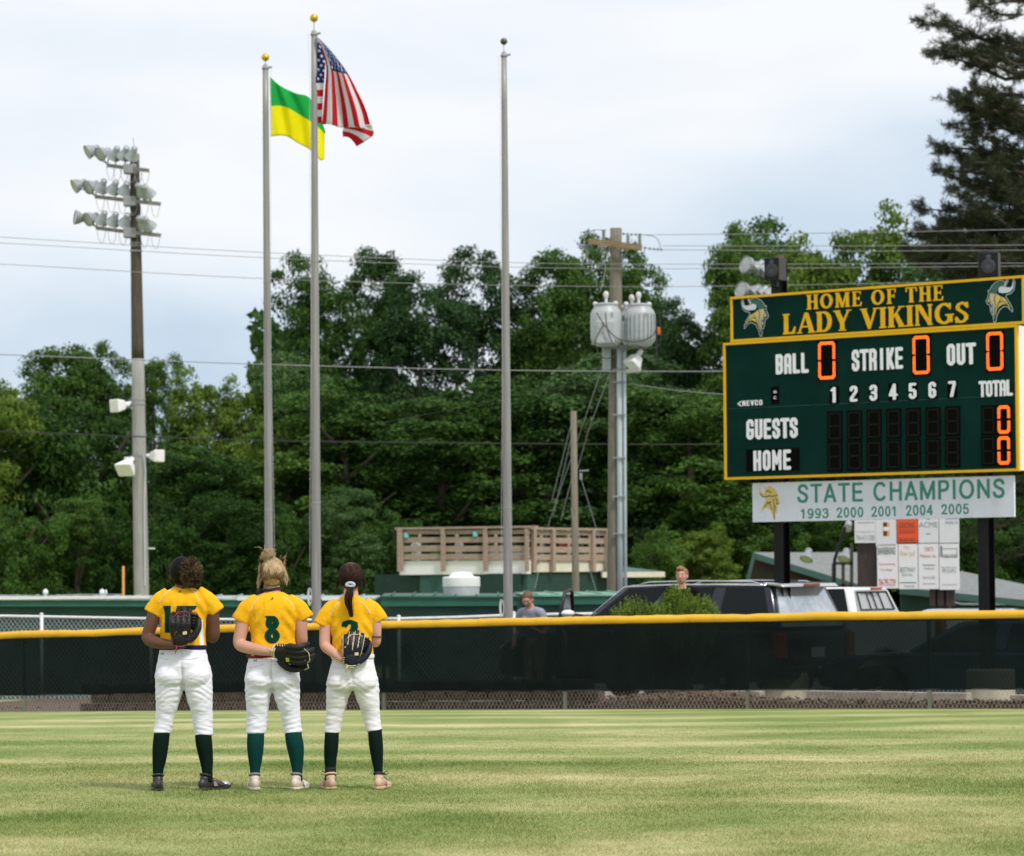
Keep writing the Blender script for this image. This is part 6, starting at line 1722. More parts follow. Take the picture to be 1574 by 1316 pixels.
# the pine at the right
PD = 78.0
def pine():
    base = P(1668, 900, PD); base = Vector((base.x, PD, -.6))
    r = thing('pine_tree', 'tall dark pine reaching in from the right edge above the scoreboard', 'tree', tuple(base))
    topz = P(1668, -140, PD).z
    b = MB(); b.tube([base, base + Vector((.1, 0, 5)), base + Vector((0, 0, 10)), Vector((base.x, PD, topz))], [.42, .34, .22, .05], 12); b.build('trunk', M['bark'], r, smooth=True)
    rs = np.random.RandomState(21); br = MB(); tufts = []
    def branch(a, c, thick, sub=True, dens=1.0):
        a, c = Vector(a), Vector(c); L = (c - a).length
        m1 = a.lerp(c, .5) + Vector((0, 0, .16 * L * rs.uniform(-.9, .9)))
        pts = [a, a.lerp(m1, .55), m1, m1.lerp(c, .5) + Vector((0, 0, .02 * L)), c]
        br.tube(pts, [thick, thick * .85, thick * .65, thick * .4, thick * .15], 6)
        nsub = int(L * 8.5 * dens)
        for i in range(nsub):
            t_ = 1 - rs.uniform(0, 1) ** 1.5 * .82
            q = Vector(cspline([(j / 4, *p) for j, p in enumerate(pts)], t_))
            ln = rs.uniform(.18, .75) * (1.12 - t_ * .65)
            an = math.atan2(c.y - a.y, c.x - a.x) + rs.choice([-1, 1]) * rs.uniform(.3, 1.25)
            e = q + Vector((math.cos(an) * ln, math.sin(an) * ln, rs.uniform(-.35, .60) * ln))
            br.tube([q, e], [.012, .005], 3)
            for k in range(int(3 + ln * 8)):
                f = rs.uniform(.25, 1.0); tufts.append(((q.lerp(e, f)) + Vector(rs.normal(0, .045, 3)), (e - q).normalized()))
    tips = [ # pixel tip, depth offset, start height pixel
        (1420, 32, .0), (1448, 75, -1.0), (1436, 82, 1.2), (1490, 98, .6), (1500, 12, -.8), (1466, 152, .2), (1478, 168, 1.2), (1462, 158, -1.4), (1445, 230, .0), (1438, 226, 1.0), (1440, 262, -1.0), (1460, 270, .8), (1460, 292, -.4),
        (1418, 322, .5), (1412, 348, -.8), (1405, 365, .8), (1398, 388, -.2), (1402, 400, 1.4), (1425, 392, -1.6), (1450, 340, 1.8), (1480, 300, -2), (1500, 200, 2), (1512, 140, -2), (1530, 70, 1.5), (1540, -5, 1), (1520, -20, -.5), (1560, -60, .5),
        (1480, 60, .2), (1490, 190, -.3), (1475, 250, .3), (1490, 315, .1), (1470, 360, .6), (1440, 372, .2), (1455, 405, .5), (1430, 415, -.5), (1500, 345, -.6), (1510, 290, .9), (1530, 230, -.9), (1525, 160, 1.1), (1520, 405, 1.3), (1500, 250, -1.2), (1520, 330, 1.2), (1540, 180, .4), (1500, 380, .2), (1550, 400, -1), (1560, 290, -1.6), (1545, 355, 1.0)]
    for x, y, dy in tips:
        c = P(x, y, PD + dy * 1.1); st = Vector((base.x, PD, c.z - .12 * (base.x - c.x) + rs.uniform(-.4, .1)))
        branch(st, c, .075)
        for k in range(2):
            t_ = rs.uniform(.35, .7); q = st.lerp(c, t_); an = rs.choice([-1, 1]) * rs.uniform(.4, .9)
            dv = (c - st) * (1 - t_) * rs.uniform(.6, .9); dv = Vector((dv.x * math.cos(an) - dv.y * math.sin(an), dv.x * math.sin(an) + dv.y * math.cos(an), dv.z + rs.uniform(-.3, .5)))
            branch(q, q + dv, .035)
    for k in range(26):   # the sides away from the picture
        z = rs.uniform(3.5, topz - 1); an = rs.uniform(-1.5, 1.5); l = rs.uniform(1.6, 3.6)
        st = Vector((base.x, PD, z)); branch(st, st + Vector((math.cos(an) * l, math.sin(an) * l, .5)), .06, dens=.5)
    for (x, y, dy) in ((1498, 745, .5), (1520, 800, -.5), (1490, 830, 1), (1545, 700, 0), (1530, 860, .3), (1475, 780, -.6)):
        c = P(x, y, PD + 2 + dy); st = Vector((base.x, PD + 1, c.z + .4)); branch(st, c, .05, dens=.7)
    br.build('branches', M['bark'], r)
    # needles: a bunch of thin triangles on each tuft
    n = len(tufts); per = 15
    c = np.array([tuple(t_[0]) for t_ in tufts], dtype=np.float32); d0 = np.array([tuple(t_[1]) for t_ in tufts], dtype=np.float32)
    c = np.repeat(c, per, 0); d0 = np.repeat(d0, per, 0); m = len(c)
    d = rs.normal(size=(m, 3)) * .75 + d0 * .55; d[:, 2] += .35; d /= np.linalg.norm(d, axis=1)[:, None]
    l = rs.uniform(.07, .15, m)[:, None]; sdv = np.cross(d, rs.normal(size=(m, 3))); sdv /= np.linalg.norm(sdv, axis=1)[:, None]
    wv = sdv * .0085
    c = c + rs.normal(0, .03, (m, 3))
    V = np.stack([c - wv, c + wv, c + d * l], 1).reshape(-1, 3) - np.array(tuple(base))
    raw_mesh('needles', V, np.arange(len(V)).reshape(-1, 3), 3, M['needle'], r)
    print('pine tufts', n)
pine()

# juniper behind the fence
def juniper(x0, x1, ytop, D, lab, gz):
    a, c = P(x0, 945, D), P(x1, 945, D); cx = (a.x + c.x) / 2; W = (c.x - a.x) / 2; H = P((x0 + x1) / 2, ytop, D).z - gz
    r = thing('juniper_bush', lab, 'bush', (cx, D, gz))
    rs = np.random.RandomState(int(x0)); ns = 1300
    th = rs.uniform(0, 2 * np.pi, ns); rr = np.sqrt(rs.uniform(0, 1, ns))
    bx, by = rr * np.cos(th) * W * .95, rr * np.sin(th) * W * .6
    dome = np.clip(1 - rr ** 4 * .12, 0, 1); h = H * (dome * rs.uniform(.82, 1.03, ns)) * (1 + .06 * np.sin(bx * 5) + .05 * np.sin(bx * 11 + by * 4))
    Vs = []; st = MB()
    for i in range(ns):
        dx, dy = bx[i] / W * .32 + rs.normal(0, .10), by[i] / W * .25 + rs.normal(0, .10)
        dr = Vector((dx, dy, 1)).normalized(); tip = Vector((bx[i], by[i], h[i])); L = min(h[i] * .8, rs.uniform(.35, .55))
        root_ = tip - dr * L
        if i % 6 == 0: st.tube([Vector((bx[i] * .2, by[i] * .2, -.05)), root_, tip - dr * .03], [.012, .007, .002], 4)
        for k in range(34):
            f = rs.uniform(0, 1); q = root_.lerp(tip, f); rad = .055 * (1.05 - f) + .006
            a_ = rs.uniform(0, 6.28); o = Vector((math.cos(a_), math.sin(a_), 0))
            b0 = q + o * rad * .25; l = rs.uniform(.025, .055); e = b0 + (o * .75 + dr * .8).normalized() * l * (1.3 - .4 * f)
            s_ = dr.cross(o) * .007
            Vs += [b0 - s_, b0 + s_, e]
    V = np.array([tuple(v) for v in Vs], dtype=np.float32)
    raw_mesh('foliage', V, np.arange(len(V)).reshape(-1, 3), 3, M['shrub'], r)
    st2 = LB(); st2.v, st2.f, st2.m = st.v, st.f, st.m
    st2.build('stems', M['bark'], r)
juniper(932, 1114, 917, 49.9, 'spreading green juniper bush right behind the yellow fence cap', -.36)
# ------------------------------------------------------------------ vehicles
M['glass_dark'] = mat('dark car glass', (0.006, 0.010, 0.012), .05, spec=.16)
M['glass_pale'] = mat('pale cab glass', (0.35, 0.37, 0.37), .08, .3, coat=1.0)
M['glass_rear'] = mat('rear glass', (0.60, 0.61, 0.61), .12, .75, spec=1.0, coat=.6, var=.35, scale=2.5)  # pale mottled colour stands in for bright sky reflected in the glass
M['navy'] = mat('black blue paint', (0.003, 0.006, 0.020), .20, spec=.4, coat=.35)
M['blue_car'] = mat('dark blue paint', (0.03, 0.06, 0.14), .25, .3, coat=1.0)
M['white_car'] = mat('white car paint', (0.80, 0.81, 0.82), .25, coat=1.0)
M['silver_car'] = mat('silver paint', (0.55, 0.56, 0.58), .25, .6, coat=1.0)
M['tyre'] = mat('tyre rubber', (0.015, 0.015, 0.015), .85)
M['rim'] = mat('alloy rim', (0.45, 0.46, 0.47), .3, .8)
M['chrome'] = mat('chrome', (0.80, 0.80, 0.82), .12, 1.0)
M['red_lamp'] = mat('red lamp', (0.35, 0.01, 0.01), .2, coat=1)
M['trim'] = mat('black trim', (0.015, 0.015, 0.017), .5)
def vehicle(name, label, cat, loc, rot, L, W, H, belt, gx, paint, rails=False, bed=None, hood=None, rearglass='glass_rear', spoiler=None):
    """gx = (rear glass base, rear roof, front roof, windscreen base) measured from the tail; local x forward, y left"""
    r = thing(name, label, cat, loc, rot)
    hw = W / 2
    def at_(b, prof, y0, y1):
        n = len(prof); vs = [(x, y0, z) for x, z in prof] + [(x, y1, z) for x, z in prof]
        b.add(vs, [tuple(range(n)), tuple(range(2 * n - 1, n - 1, -1))] + [(i, (i + 1) % n, (i + 1) % n + n, i + n) for i in range(n)])
    hd = hood or belt
    wr, wf = L * .20, L * .80
    def arch(cx):
        return [(cx + .46 * math.cos(a), .36 + .46 * math.sin(a)) for a in np.linspace(math.pi, 0, 9)]
    prof = [(.02, .42), (wr - .46, .34)] + arch(wr)[1:-1] + [(wr + .46, .30), (wf - .46, .30)] + arch(wf)[1:-1] + [(wf + .46, .34), (L - .02, .42), (L, .62), (L - .08, hd - .14), (L - .5, hd), (gx[3], belt)]
    if bed: prof += [(bed, belt), (.03, belt), (0, belt - .1)]
    else: prof += [(gx[0], belt), (.0, belt - .1)]
    prof = [(x, max(z, .30)) for x, z in prof]
    b = LB(); at_(b, prof, -hw, hw); b.build('body', M[paint], r, bevel=.05, autosmooth=40)
    tw = hw - .06; tp = hw * .74
    A = [(gx[0] if not bed else bed - .02, belt - .01), (gx[1], H), (gx[2], H), (gx[3] - .02, belt - .01)]
    b = LB()
    vs = [(A[0][0], tw, A[0][1]), (A[1][0], tp, H), (A[2][0], tp, H), (A[3][0], tw, A[3][1])] + [(A[0][0], -tw, A[0][1]), (A[1][0], -tp, H), (A[2][0], -tp, H), (A[3][0], -tw, A[3][1])]
    b.add(vs, [(0, 1, 2, 3), (7, 6, 5, 4), (0, 4, 5, 1), (1, 5, 6, 2), (2, 6, 7, 3), (3, 7, 4, 0)])
    b.build('cabin', M[paint], r, bevel=.07, autosmooth=45)
    V = [Vector(v) for v in vs]
    def pane(p, m_, nm, inset, gap=.012):
        """a glass pane on the quad p, inset towards its centre, proud of the cabin"""
        c = sum(p, Vector()) / 4; n_ = (p[1] - p[0]).cross(p[3] - p[0]).normalized()
        if n_.dot(c - Vector((L * .45, 0, belt))) < 0: n_ = -n_
        q = [x + (c - x).normalized() * inset for x in p]
        bb = LB(); bb.prism([x + n_ * .002 for x in q], n_ * gap); o = bb.build(nm, M[m_], r, bevel=.02)
        return o, q, n_
    # rear glass
    o, q, n_ = pane([V[0], V[4], V[5], V[1]], rearglass, 'rear_window', .13)
    pane([V[3], V[7], V[6], V[2]], 'glass_dark', 'windscreen', .09)
    for s in (1, -1):
        k = 0 if s == 1 else 4
        a, b0, c0, d = V[k], V[k + 1], V[k + 2], V[k + 3]
        n = 3 if L > 5 and not bed else 2
        if bed: n = 1
        for i in range(n):
            f0, f1 = i / n + .02, (i + 1) / n - .02
            pane([a.lerp(d, f0), a.lerp(d, f1), b0.lerp(c0, f1), b0.lerp(c0, f0)], 'glass_dark', 'side_window', .07, .008)
    for cx in (wr, wf):
        for s in (1, -1):
            b = LB(); b.lathe((cx, s * (hw - .24), .36), [(.20, 0), (.34, .0), (.36, .03), (.36, .19), (.34, .22), (.24, .215), (.235, .19)], 24, (0, s, 0)); w_ = b.build('wheel', M['tyre'], r, autosmooth=40)
            b = LB(); b.lathe((cx, s * (hw - .06), .36), [(.235, -.02), (.20, -.035), (.06, -.01), (.05, .01), (.01, .012)], 20, (0, s, 0)); b.build('rim', M['rim'], w_, autosmooth=40)
    for s in (1, -1):
        b = LB(); b.box((.05, s * (hw - .10), belt - .24), (.12, .22, .38)); b.build('tail_light', M['red_lamp'], r, bevel=.02)
        b = LB(); b.box((L - .06, s * (hw - .22), hd - .26), (.14, .34, .18)); b.build('headlight', M['chrome'], r, bevel=.03)
        b = LB(); b.box((gx[3] - .35, s * (hw + .10), belt + .06), (.12, .20, .15)); b.build('mirror', M[paint], r, bevel=.03)
        for dx in (L * .36, L * .56):
            b = LB(); b.box((dx, s * (hw + .012), belt - .12), (.16, .02, .03)); b.build('handle', M['trim'], r, bevel=.006)
    b = LB(); b.box((.0, 0, .50), (.12, W * .94, .20)); b.build('bumper', M['trim' if paint != 'white_car' else 'chrome'], r, bevel=.03)
    b = LB(); b.box((-.012, 0, belt - .35), (.02, .34, .15)); b.build('number_plate', M['white_paint'], r)
    if rails:
        for s in (1, -1):
            y = s * (tp - .03)
            kn = [(gx[1] + .15, H - .01), (gx[1] + .35, H + .04), ((gx[1] + gx[2]) / 2, H + .055), (gx[2] - .4, H + .04), (gx[2] - .18, H - .01)]
            b = LB(); b.tube([(x, y, z) for x, z in kn], .010, 8); b.build('roof_rail', M['chrome'], r, smooth=True)
        for x in (gx[1] + .5, gx[2] - .7):
            b = LB(); b.tube([(x, -tp + .03, H + .045), (x, tp - .03, H + .045)], .010, 6); b.build('cross_bar', M['trim'], r, smooth=True)
    if spoiler:
        b = LB(); b.prism([(gx[1] - .26, -tp + .02, H - .045), (gx[1] + .12, -tp, H - .012), (gx[1] + .12, -tp, H + .03), (gx[1] - .20, -tp + .02, H + .005)], (0, 2 * tp, 0)); s_ = b.build('spoiler', M['silver_car'], r, bevel=.015)
        b = LB(); b.box((gx[1] - .255, 0, H - .015), (.02, .42, .035)); b.build('brake_light', M['red_lamp'], s_)
    if bed:
        # hollow cargo bed: a dark floor let into the top, rails round it
        b = LB(); b.box((bed / 2, 0, belt + .004), (bed - .22, W - .34, .008)); b.build('bed_floor', M['trim'], r)
        for s in (1, -1):
            b = LB(); b.box((bed / 2, s * (hw - .07), belt + .025), (bed - .06, .13, .05)); b.build('bed_rail', M[paint], r, bevel=.02)
        b = LB(); b.box((.06, 0, belt + .025), (.10, W - .16, .05)); b.build('tailgate', M[paint], r, bevel=.02)
        b = LB(); b.box((bed + .03, 0, H - .03), (.05, .34, .045)); b.build('brake_light', M['red_lamp'], r, bevel=.01)
    return r
HD = R_(147)
def place(px, D, zz=None):
    q = P(px, 940, D); return Vector((q.x, q.y, G(D) if zz is None else zz))
def tail_at(px, D, W, ang, zz=None):
    """tail centre so that the near rear corner stands at column px"""
    c = place(px, D, zz); left = Vector((-math.sin(ang), math.cos(ang), 0))
    return tuple(c - left * W / 2)
HS = R_(141)
suv = vehicle('suv', 'black SUV with roof rails parked behind the yellow capped fence and juniper', 'car', tail_at(1197, 52.6, 2.04, HS), HS, 5.45, 2.04, 1.83, 1.14, (.06, .34, 3.05, 3.98), 'navy', rails=True, hood=1.05, spoiler=True)
# chrome strip along the window tops, added for the bright roof-edge highlight, and the opened driver's door
for s_ in (1, -1):
    b = LB(); b.tube([(3.92, s_ * .955, 1.16), (3.07, s_ * .775, 1.80), (2.2, s_ * .765, 1.825), (1.3, s_ * .765, 1.825), (.40, s_ * .765, 1.81)], .014, 6); b.build('highlight_strip', M['chrome'], suv, smooth=True)
b = LB(); b.prism([(3.62, .99, .45), (3.62, .99, 1.25), (2.98, .80, 1.88), (2.92, .80, 1.88), (3.55, .99, 1.22), (3.55, .99, .45)], (.02, .03, 0))
Mx = Matrix.Rotation(R_(52), 3, 'Z')
b = LB()
hinge = Vector((3.86, 1.03, 0))
def dr(x, z, y=0): return hinge + Matrix.Rotation(R_(-66), 3, 'Z') @ Vector((-x, y, z))
b.prism([dr(0, .45), dr(1.02, .45), dr(1.05, 1.16), dr(0, 1.20)], (dr(0, 0, .07) - dr(0, 0, 0)))
b.build('front_door', M['navy'], suv, bevel=.02)
b = LB(); b.tube([dr(.02, 1.20, .03), dr(.55, 1.72, -.08), dr(.70, 1.76, -.09), dr(1.05, 1.72, -.09), dr(1.06, 1.16, .03)], .028, 8); b.build('door_frame', M['trim'], suv, smooth=True)
b = LB(); b.prism([dr(.06, 1.20, .03), dr(.56, 1.69, -.07), dr(1.02, 1.70, -.08), dr(1.02, 1.18, .03)], (.004, .006, 0)); b.build('door_glass', M['glass_dark'], suv)
q = P(873, 943, 51.5)
inv = Matrix.Rotation(-HS, 4, 'Z') @ Matrix.Translation(-Vector(suv.location))
b = LB(); b.ell(inv @ q, (.10, .105, .055), 16, 10); b.build('door_mirror', M['white_car'], suv, smooth=True)
b = LB(); b.tube([inv @ q, inv @ (q + Vector((.22, .1, -.03)))], .02, 6); b.build('mirror_arm', M['trim'], suv)
pk = vehicle('pickup_truck', 'white pickup truck parked behind the black SUV under the sponsor board', 'truck', tail_at(1446, 56.3, 1.86, HD), HD, 5.0, 1.86, 1.84, 1.36, (1.60, 1.77, 2.9, 3.65), 'white_car', bed=1.60, hood=1.12, rearglass='glass_pale')
# frame and divided sliding pane of the cab's rear window, on its slope
def cabp(y, z, o): # point of the sloping rear wall of the cab
    f = (z - 1.35) / (1.84 - 1.35); return (1.58 + (1.77 - 1.58) * f - o, y * (1 - .13 * f), z)
b = LB(); q = [(-.62, 1.47), (.62, 1.47), (.60, 1.76), (-.60, 1.76), (-.62, 1.47)]
b.tube([cabp(y, z, .028) for y, z in q], .014, 6)
b.build('window_frame', M['trim'], pk)
b = LB()
for y in (-.24, .02, .24): b.tube([cabp(y, 1.48, .028), cabp(y, 1.75, .028)], .010, 6)
b.build('window_divider', M['trim'], pk)['kind'] = 'stuff'
vehicle('sedan', 'dark blue car seen dimly through the windscreen under the scoreboard', 'car', tail_at(1730, 51.6, 1.78, R_(160), -.60), R_(160), 4.7, 1.78, 1.38, .92, (.55, 1.15, 2.5, 3.35), 'blue_car', hood=.88)
vehicle('sedan', 'pale car whose roof shows at the far right edge behind the fence', 'car', tail_at(1660, 57.5, 1.78, R_(165)), R_(165), 4.8, 1.80, 1.46, .95, (.5, 1.1, 2.6, 3.4), 'silver_car', hood=.90)
# ------------------------------------------------------------------ people
def remeshed(mb, name, m_, parent, voxel=.007, smooth=6, disp=None, solid=False):
    """one closed skin grown over overlapping shapes"""
    off = Vector(parent.location) if parent is not None else Vector((0, 0, 0))
    me = bpy.data.meshes.new('tmp'); me.from_pydata([Vector(v) - off for v in mb.v], [], mb.f)
    bm = bmesh.new(); bm.from_mesh(me); bmesh.ops.recalc_face_normals(bm, faces=bm.faces); bm.to_mesh(me); bm.free()
    o = bpy.data.objects.new('tmp', me); COL.objects.link(o)
    r = o.modifiers.new('r', 'REMESH'); r.mode = 'VOXEL'; r.voxel_size = voxel; r.adaptivity = 0.0
    if smooth:
        s = o.modifiers.new('s', 'SMOOTH'); s.factor = .5; s.iterations = smooth
    bpy.context.view_layer.update()
    dg = bpy.context.evaluated_depsgraph_get()
    m2 = bpy.data.meshes.new_from_object(o.evaluated_get(dg)); m2.name = name
    bpy.data.objects.remove(o); bpy.data.meshes.remove(me)
    if disp:
        n = len(m2.vertices); co = np.empty(n * 3); m2.vertices.foreach_get('co', co); co = co.reshape(-1, 3)
        nr = np.array([tuple(v.normal) for v in m2.vertices])
        w = co + np.array(tuple(off))
        co = co + nr * disp(w, nr)[:, None]
        m2.vertices.foreach_set('co', co.ravel())
    m2.materials.clear(); m2.materials.append(m_)
    m2.polygons.foreach_set('use_smooth', [True] * len(m2.polygons)); m2.update()
    r = bpy.data.objects.new(name, m2); COL.objects.link(r)
    if parent is not None: r.parent = parent
    return r
def bvh(o):
    off = Vector(o.parent.location) if o.parent else Vector((0, 0, 0))
    me = o.data
    return BVHTree.FromPolygons([v.co + off for v in me.vertices], [tuple(p.vertices) for p in me.polygons])
def limb(mb, pts, n=14, seg=5):
    """pts: (x, y, z, r) or (x, y, z, ra, rb); smooth tapering sweep with round ends"""
    kn = [(i, *p[:3], p[3], p[4] if len(p) > 4 else p[3]) for i, p in enumerate(pts)]
    q, rr = [], []
    for t_ in np.linspace(0, len(pts) - 1, seg * (len(pts) - 1) + 1):
        v = cspline(kn, t_); q.append(v[:3]); rr.append((v[3], v[4]))
    mb.tube(q, rr, n)
    return mb
def rings(mb, rs_, n=28):
    """horizontal rings: (cx, cy, z, rx, ry, squareness)"""
    kn = [(i, *r) for i, r in enumerate(rs_)]
    vs, fs = [], []; K = 4 * (len(rs_) - 1) + 1
    for t_ in np.linspace(0, len(rs_) - 1, K):
        cx, cy, z, rx, ry, e = cspline(kn, t_)
        for k in range(n):
            a = 2 * math.pi * k / n; c, s = math.cos(a), math.sin(a)
            vs.append((cx + rx * math.copysign(abs(c) ** e, c), cy + ry * math.copysign(abs(s) ** e, s), z))
    for j in range(K - 1):
        for k in range(n):
            a, b = j * n + k, j * n + (k + 1) % n; fs.append((a, b, b + n, a + n))
    fs.append(tuple(range(n - 1, -1, -1))); fs.append(tuple(range((K - 1) * n, K * n)))
    return mb.add(vs, fs)

def skin(name, c):
    m = mat(name, c, .55, var=.07, scale=6, spec=.4)
    b = m.node_tree.nodes['Principled BSDF']; b.inputs['Subsurface Weight'].default_value = .12; b.inputs['Subsurface Radius'].default_value = (.02, .008, .004)
    return m
def cloth(name, c, bump=.12, var=.05, bscale=260, dirt=None):
    return mat(name, c, .85, var=var, scale=5, bump=bump, bscale=bscale, spec=.2 if max(c) > .1 else .04, dirt=dirt)
M['jersey'] = cloth('yellow jersey knit', (0.84, 0.43, 0.010), bump=.3, bscale=60)
M['pants'] = mat('white softball trousers', (0.79, 0.79, 0.90), .85, var=.03, scale=5, bump=.55, bscale=13, spec=.15, stretch=(1, 1, 3.2), dirt=((.66, .62, .60), 4, .3))
M['pants_dirty'] = mat('white trousers with infield dirt', (0.78, 0.77, 0.82), .85, var=.03, scale=5, bump=.5, bscale=13, spec=.15, stretch=(1, 1, 3), dirt=((.50, .37, .27), 2.6, .7))
M['sock_dark'] = cloth('black green sock', (0.006, 0.016, 0.013)); M['sock_green'] = cloth('dark green sock', (0.006, 0.045, 0.042))
M['num'] = cloth('dark green numeral', (0.006, 0.045, 0.028)); M['piping'] = cloth('pale piping', (0.80, 0.66, 0.48))
M['white_cloth'] = cloth('white side panel', (0.75, 0.75, 0.78))
M['navy_cloth'] = cloth('navy belt', (0.02, 0.02, 0.07)); M['maroon_cloth'] = cloth('maroon belt', (0.20, 0.02, 0.03))
M['skin_dark'] = skin('dark brown skin', (0.115, 0.048, 0.028)); M['skin_light'] = skin('light skin', (0.56, 0.30, 0.22)); M['skin_pink'] = skin('pale skin', (0.60, 0.33, 0.25))
M['hair_black'] = mat('black hair', (0.006, 0.005, 0.006), .6, var=.3, spec=.12); M['hair_puff'] = hair_mat('curled hair with light tips', (0.010, 0.006, 0.004), (0.045, 0.027, 0.019), (0.34, 0.235, 0.12))
M['hair_blonde'] = hair_mat('blonde hair', (0.16, 0.09, 0.045), (0.42, 0.28, 0.15), (0.86, 0.70, 0.48)); M['hair_brown'] = hair_mat('dark brown hair', (0.012, 0.006, 0.004), (0.032, 0.016, 0.011), (0.095, 0.055, 0.038))
M['hair_ginger'] = mat('light brown hair', (0.26, 0.13, 0.06), .55, var=.35, scale=22); M['hair_mid'] = mat('short brown hair', (0.13, 0.07, 0.035), .55, var=.35, scale=22)
M['leather'] = mat('black glove leather', (0.009, 0.009, 0.010), .5, spec=.35, bump=.4, bscale=60, var=.3); M['leather_navy'] = mat('navy glove leather', (0.008, 0.009, 0.020), .5, spec=.35, bump=.4, bscale=60, var=.3)
M['lace_cream'] = mat('cream lacing', (0.62, 0.54, 0.36), .6); M['lace_red'] = mat('red lacing', (0.30, 0.03, 0.04), .5); M['lace_yellow'] = mat('yellow lacing', (0.50, 0.46, 0.06), .5); M['fleece'] = mat('tan wrist lining', (0.58, 0.47, 0.33), .9, bump=.4)
M['shoe_black'] = mat('black cleat', (0.025, 0.022, 0.022), .45, var=.3); M['shoe_white'] = mat('white cleat with dust', (0.62, 0.54, 0.46), .6, var=.1, dirt=((.40, .28, .18), 9, .4)); M['shoe_tan'] = mat('dusty tan cleat', (0.58, 0.40, 0.28), .7, var=.12, dirt=((.35, .18, .10), 14, .7))
M['shoe_silver'] = mat('silver toe', (.55, .55, .57), .35, .4); M['red_accent'] = mat('red accent', (.55, .05, .03), .5); M['grey_collar'] = mat('grey lining', (0.22, .21, .22), .8); M['brace'] = cloth('grey ankle brace', (0.03, .028, .03))
M['lace_black'] = mat('black lace', (.02, .02, .02), .7); M['scrunchie'] = cloth('light grey scrunchie', (.42, .48, .55), bump=.6, bscale=50)
M['eye_white'] = mat('eye', (.75, .73, .70), .2); M['eye_dark'] = mat('iris', (.03, .02, .015), .2); M['lip'] = mat('lip', (.42, .15, .13), .5)
M['grey_shirt'] = cloth('grey blue t-shirt', (.26, .29, .37)); M['black_shirt'] = cloth('black t-shirt', (.008, .008, .009)); M['denim'] = cloth('denim', (.05, .07, .12)); M['shorts'] = cloth('khaki shorts', (.25, .20, .13))
M['hair_tie'] = M['navy_cloth']; M['band_black'] = mat('black bandana', (.012, .012, .02), .8)

def head_mb(mb, c, yaw=0.0, pitch=0.0, s=1.0, neck=None):
    """skull, jaw, nose, ears; faces +y before turning"""
    Rm = Matrix.Rotation(yaw, 3, 'Z') @ Matrix.Rotation(-pitch, 3, 'X')
    c = Vector(c); T_ = lambda v: c + Rm @ (Vector(v) * s)
    mb.ell(c, (.074 * s, .092 * s, .088 * s), 22, 16, Rm)
    mb.ell(T_((0, .018, -.052)), (.058 * s, .068 * s, .062 * s), 18, 12, Rm)
    mb.ell(T_((0, .050, -.088)), (.030 * s, .026 * s, .020 * s), 12, 8, Rm)
    mb.ell(T_((0, .072, .004)), (.042 * s, .020 * s, .050 * s), 12, 8, Rm)
    limb(mb, [(*T_((0, .080, .004)), .009 * s), (*T_((0, .098, -.022)), .012 * s), (*T_((0, .104, -.036)), .013 * s)], 10, 3)
    for q in (-1, 1):
        mb.ell(T_((q * .075, -.004, -.018)), (.010 * s, .020 * s, .030 * s), 10, 8, Rm)
        mb.ell(T_((q * .036, .060, -.030)), (.022 * s, .022 * s, .020 * s), 10, 8, Rm)
    return Rm, T_
def face_parts(root, Rm, T_, brow, s=1.0):
    for q in (-1, 1):
        b = MB(); b.ell(T_((q * .030, .0785, -.004)), (.013 * s, .008 * s, .0075 * s), 12, 8, Rm); e_ = b.build('eye', M['eye_white'], root, smooth=True)
        b = MB(); b.ell(T_((q * .030, .0865, -.004)), (.0055 * s, .003 * s, .0055 * s), 10, 6, Rm); b.build('iris', M['eye_dark'], e_, smooth=True)
        b = MB(); b.tube([T_((q * .016, .089, .017)), T_((q * .032, .089, .022)), T_((q * .048, .078, .015))], .0038 * s, 6); b.build('eyebrow', M[brow], root, smooth=True)
    b = MB(); b.tube([T_((-.024, .076, -.062)), T_((-.008, .087, -.058)), T_((.008, .087, -.058)), T_((.024, .076, -.062))], [.002 * s, .0048 * s, .0048 * s, .002 * s], 8)
    b.tube([T_((-.020, .077, -.066)), T_((0, .087, -.069)), T_((.020, .077, -.066))], [.002 * s, .005 * s, .002 * s], 8); b.build('lips', M['lip'], root, smooth=True)
def hand_mb(mb, wrist, dirv, palm_n, s=1.0, curl=.35, side=1, spread=.10):
    """palm and five bent fingers from the wrist along dirv; palm_n is the way the palm faces"""
    d = Vector(dirv).normalized(); n = (Vector(palm_n) - d * d.dot(Vector(palm_n))).normalized(); t = d.cross(n) * side
    w = Vector(wrist)
    a = lambda x, y, z: w + d * x * s + t * y * s + n * z * s
    for y in (-.026, -.009, .009, .026):
        limb(mb, [(*a(.0, y * .6, 0), .015 * s), (*a(.045, y, 0), .0145 * s), (*a(.085, y * 1.05, .002), .012 * s)], 8, 2)
    for i, (y, L) in enumerate(((-.031, .070), (-.0105, .078), (.0105, .072), (.031, .056))):
        c1, c2, c3 = curl * .5, curl * 1.3, curl * 2.0
        p = a(.086, y, .002); q = [p]
        for cc, f in ((c1, .45), (c2, .32), (c3, .23)):
            dd = (d * math.cos(cc) + n * math.sin(cc) + t * spread * (y / .03)).normalized(); p = p + dd * L * f * s; q.append(p)
        limb(mb, [(*q[0], .0100 * s), (*q[1], .0090 * s), (*q[2], .0082 * s), (*q[3], .0068 * s)], 8, 2)
    q = [a(.022, -.030, .006), a(.052, -.052, .018), a(.078, -.058, .030), a(.098, -.056, .040)]
    limb(mb, [(*q[0], .016 * s), (*q[1], .0125 * s), (*q[2], .0105 * s), (*q[3], .008 * s)], 8, 2)

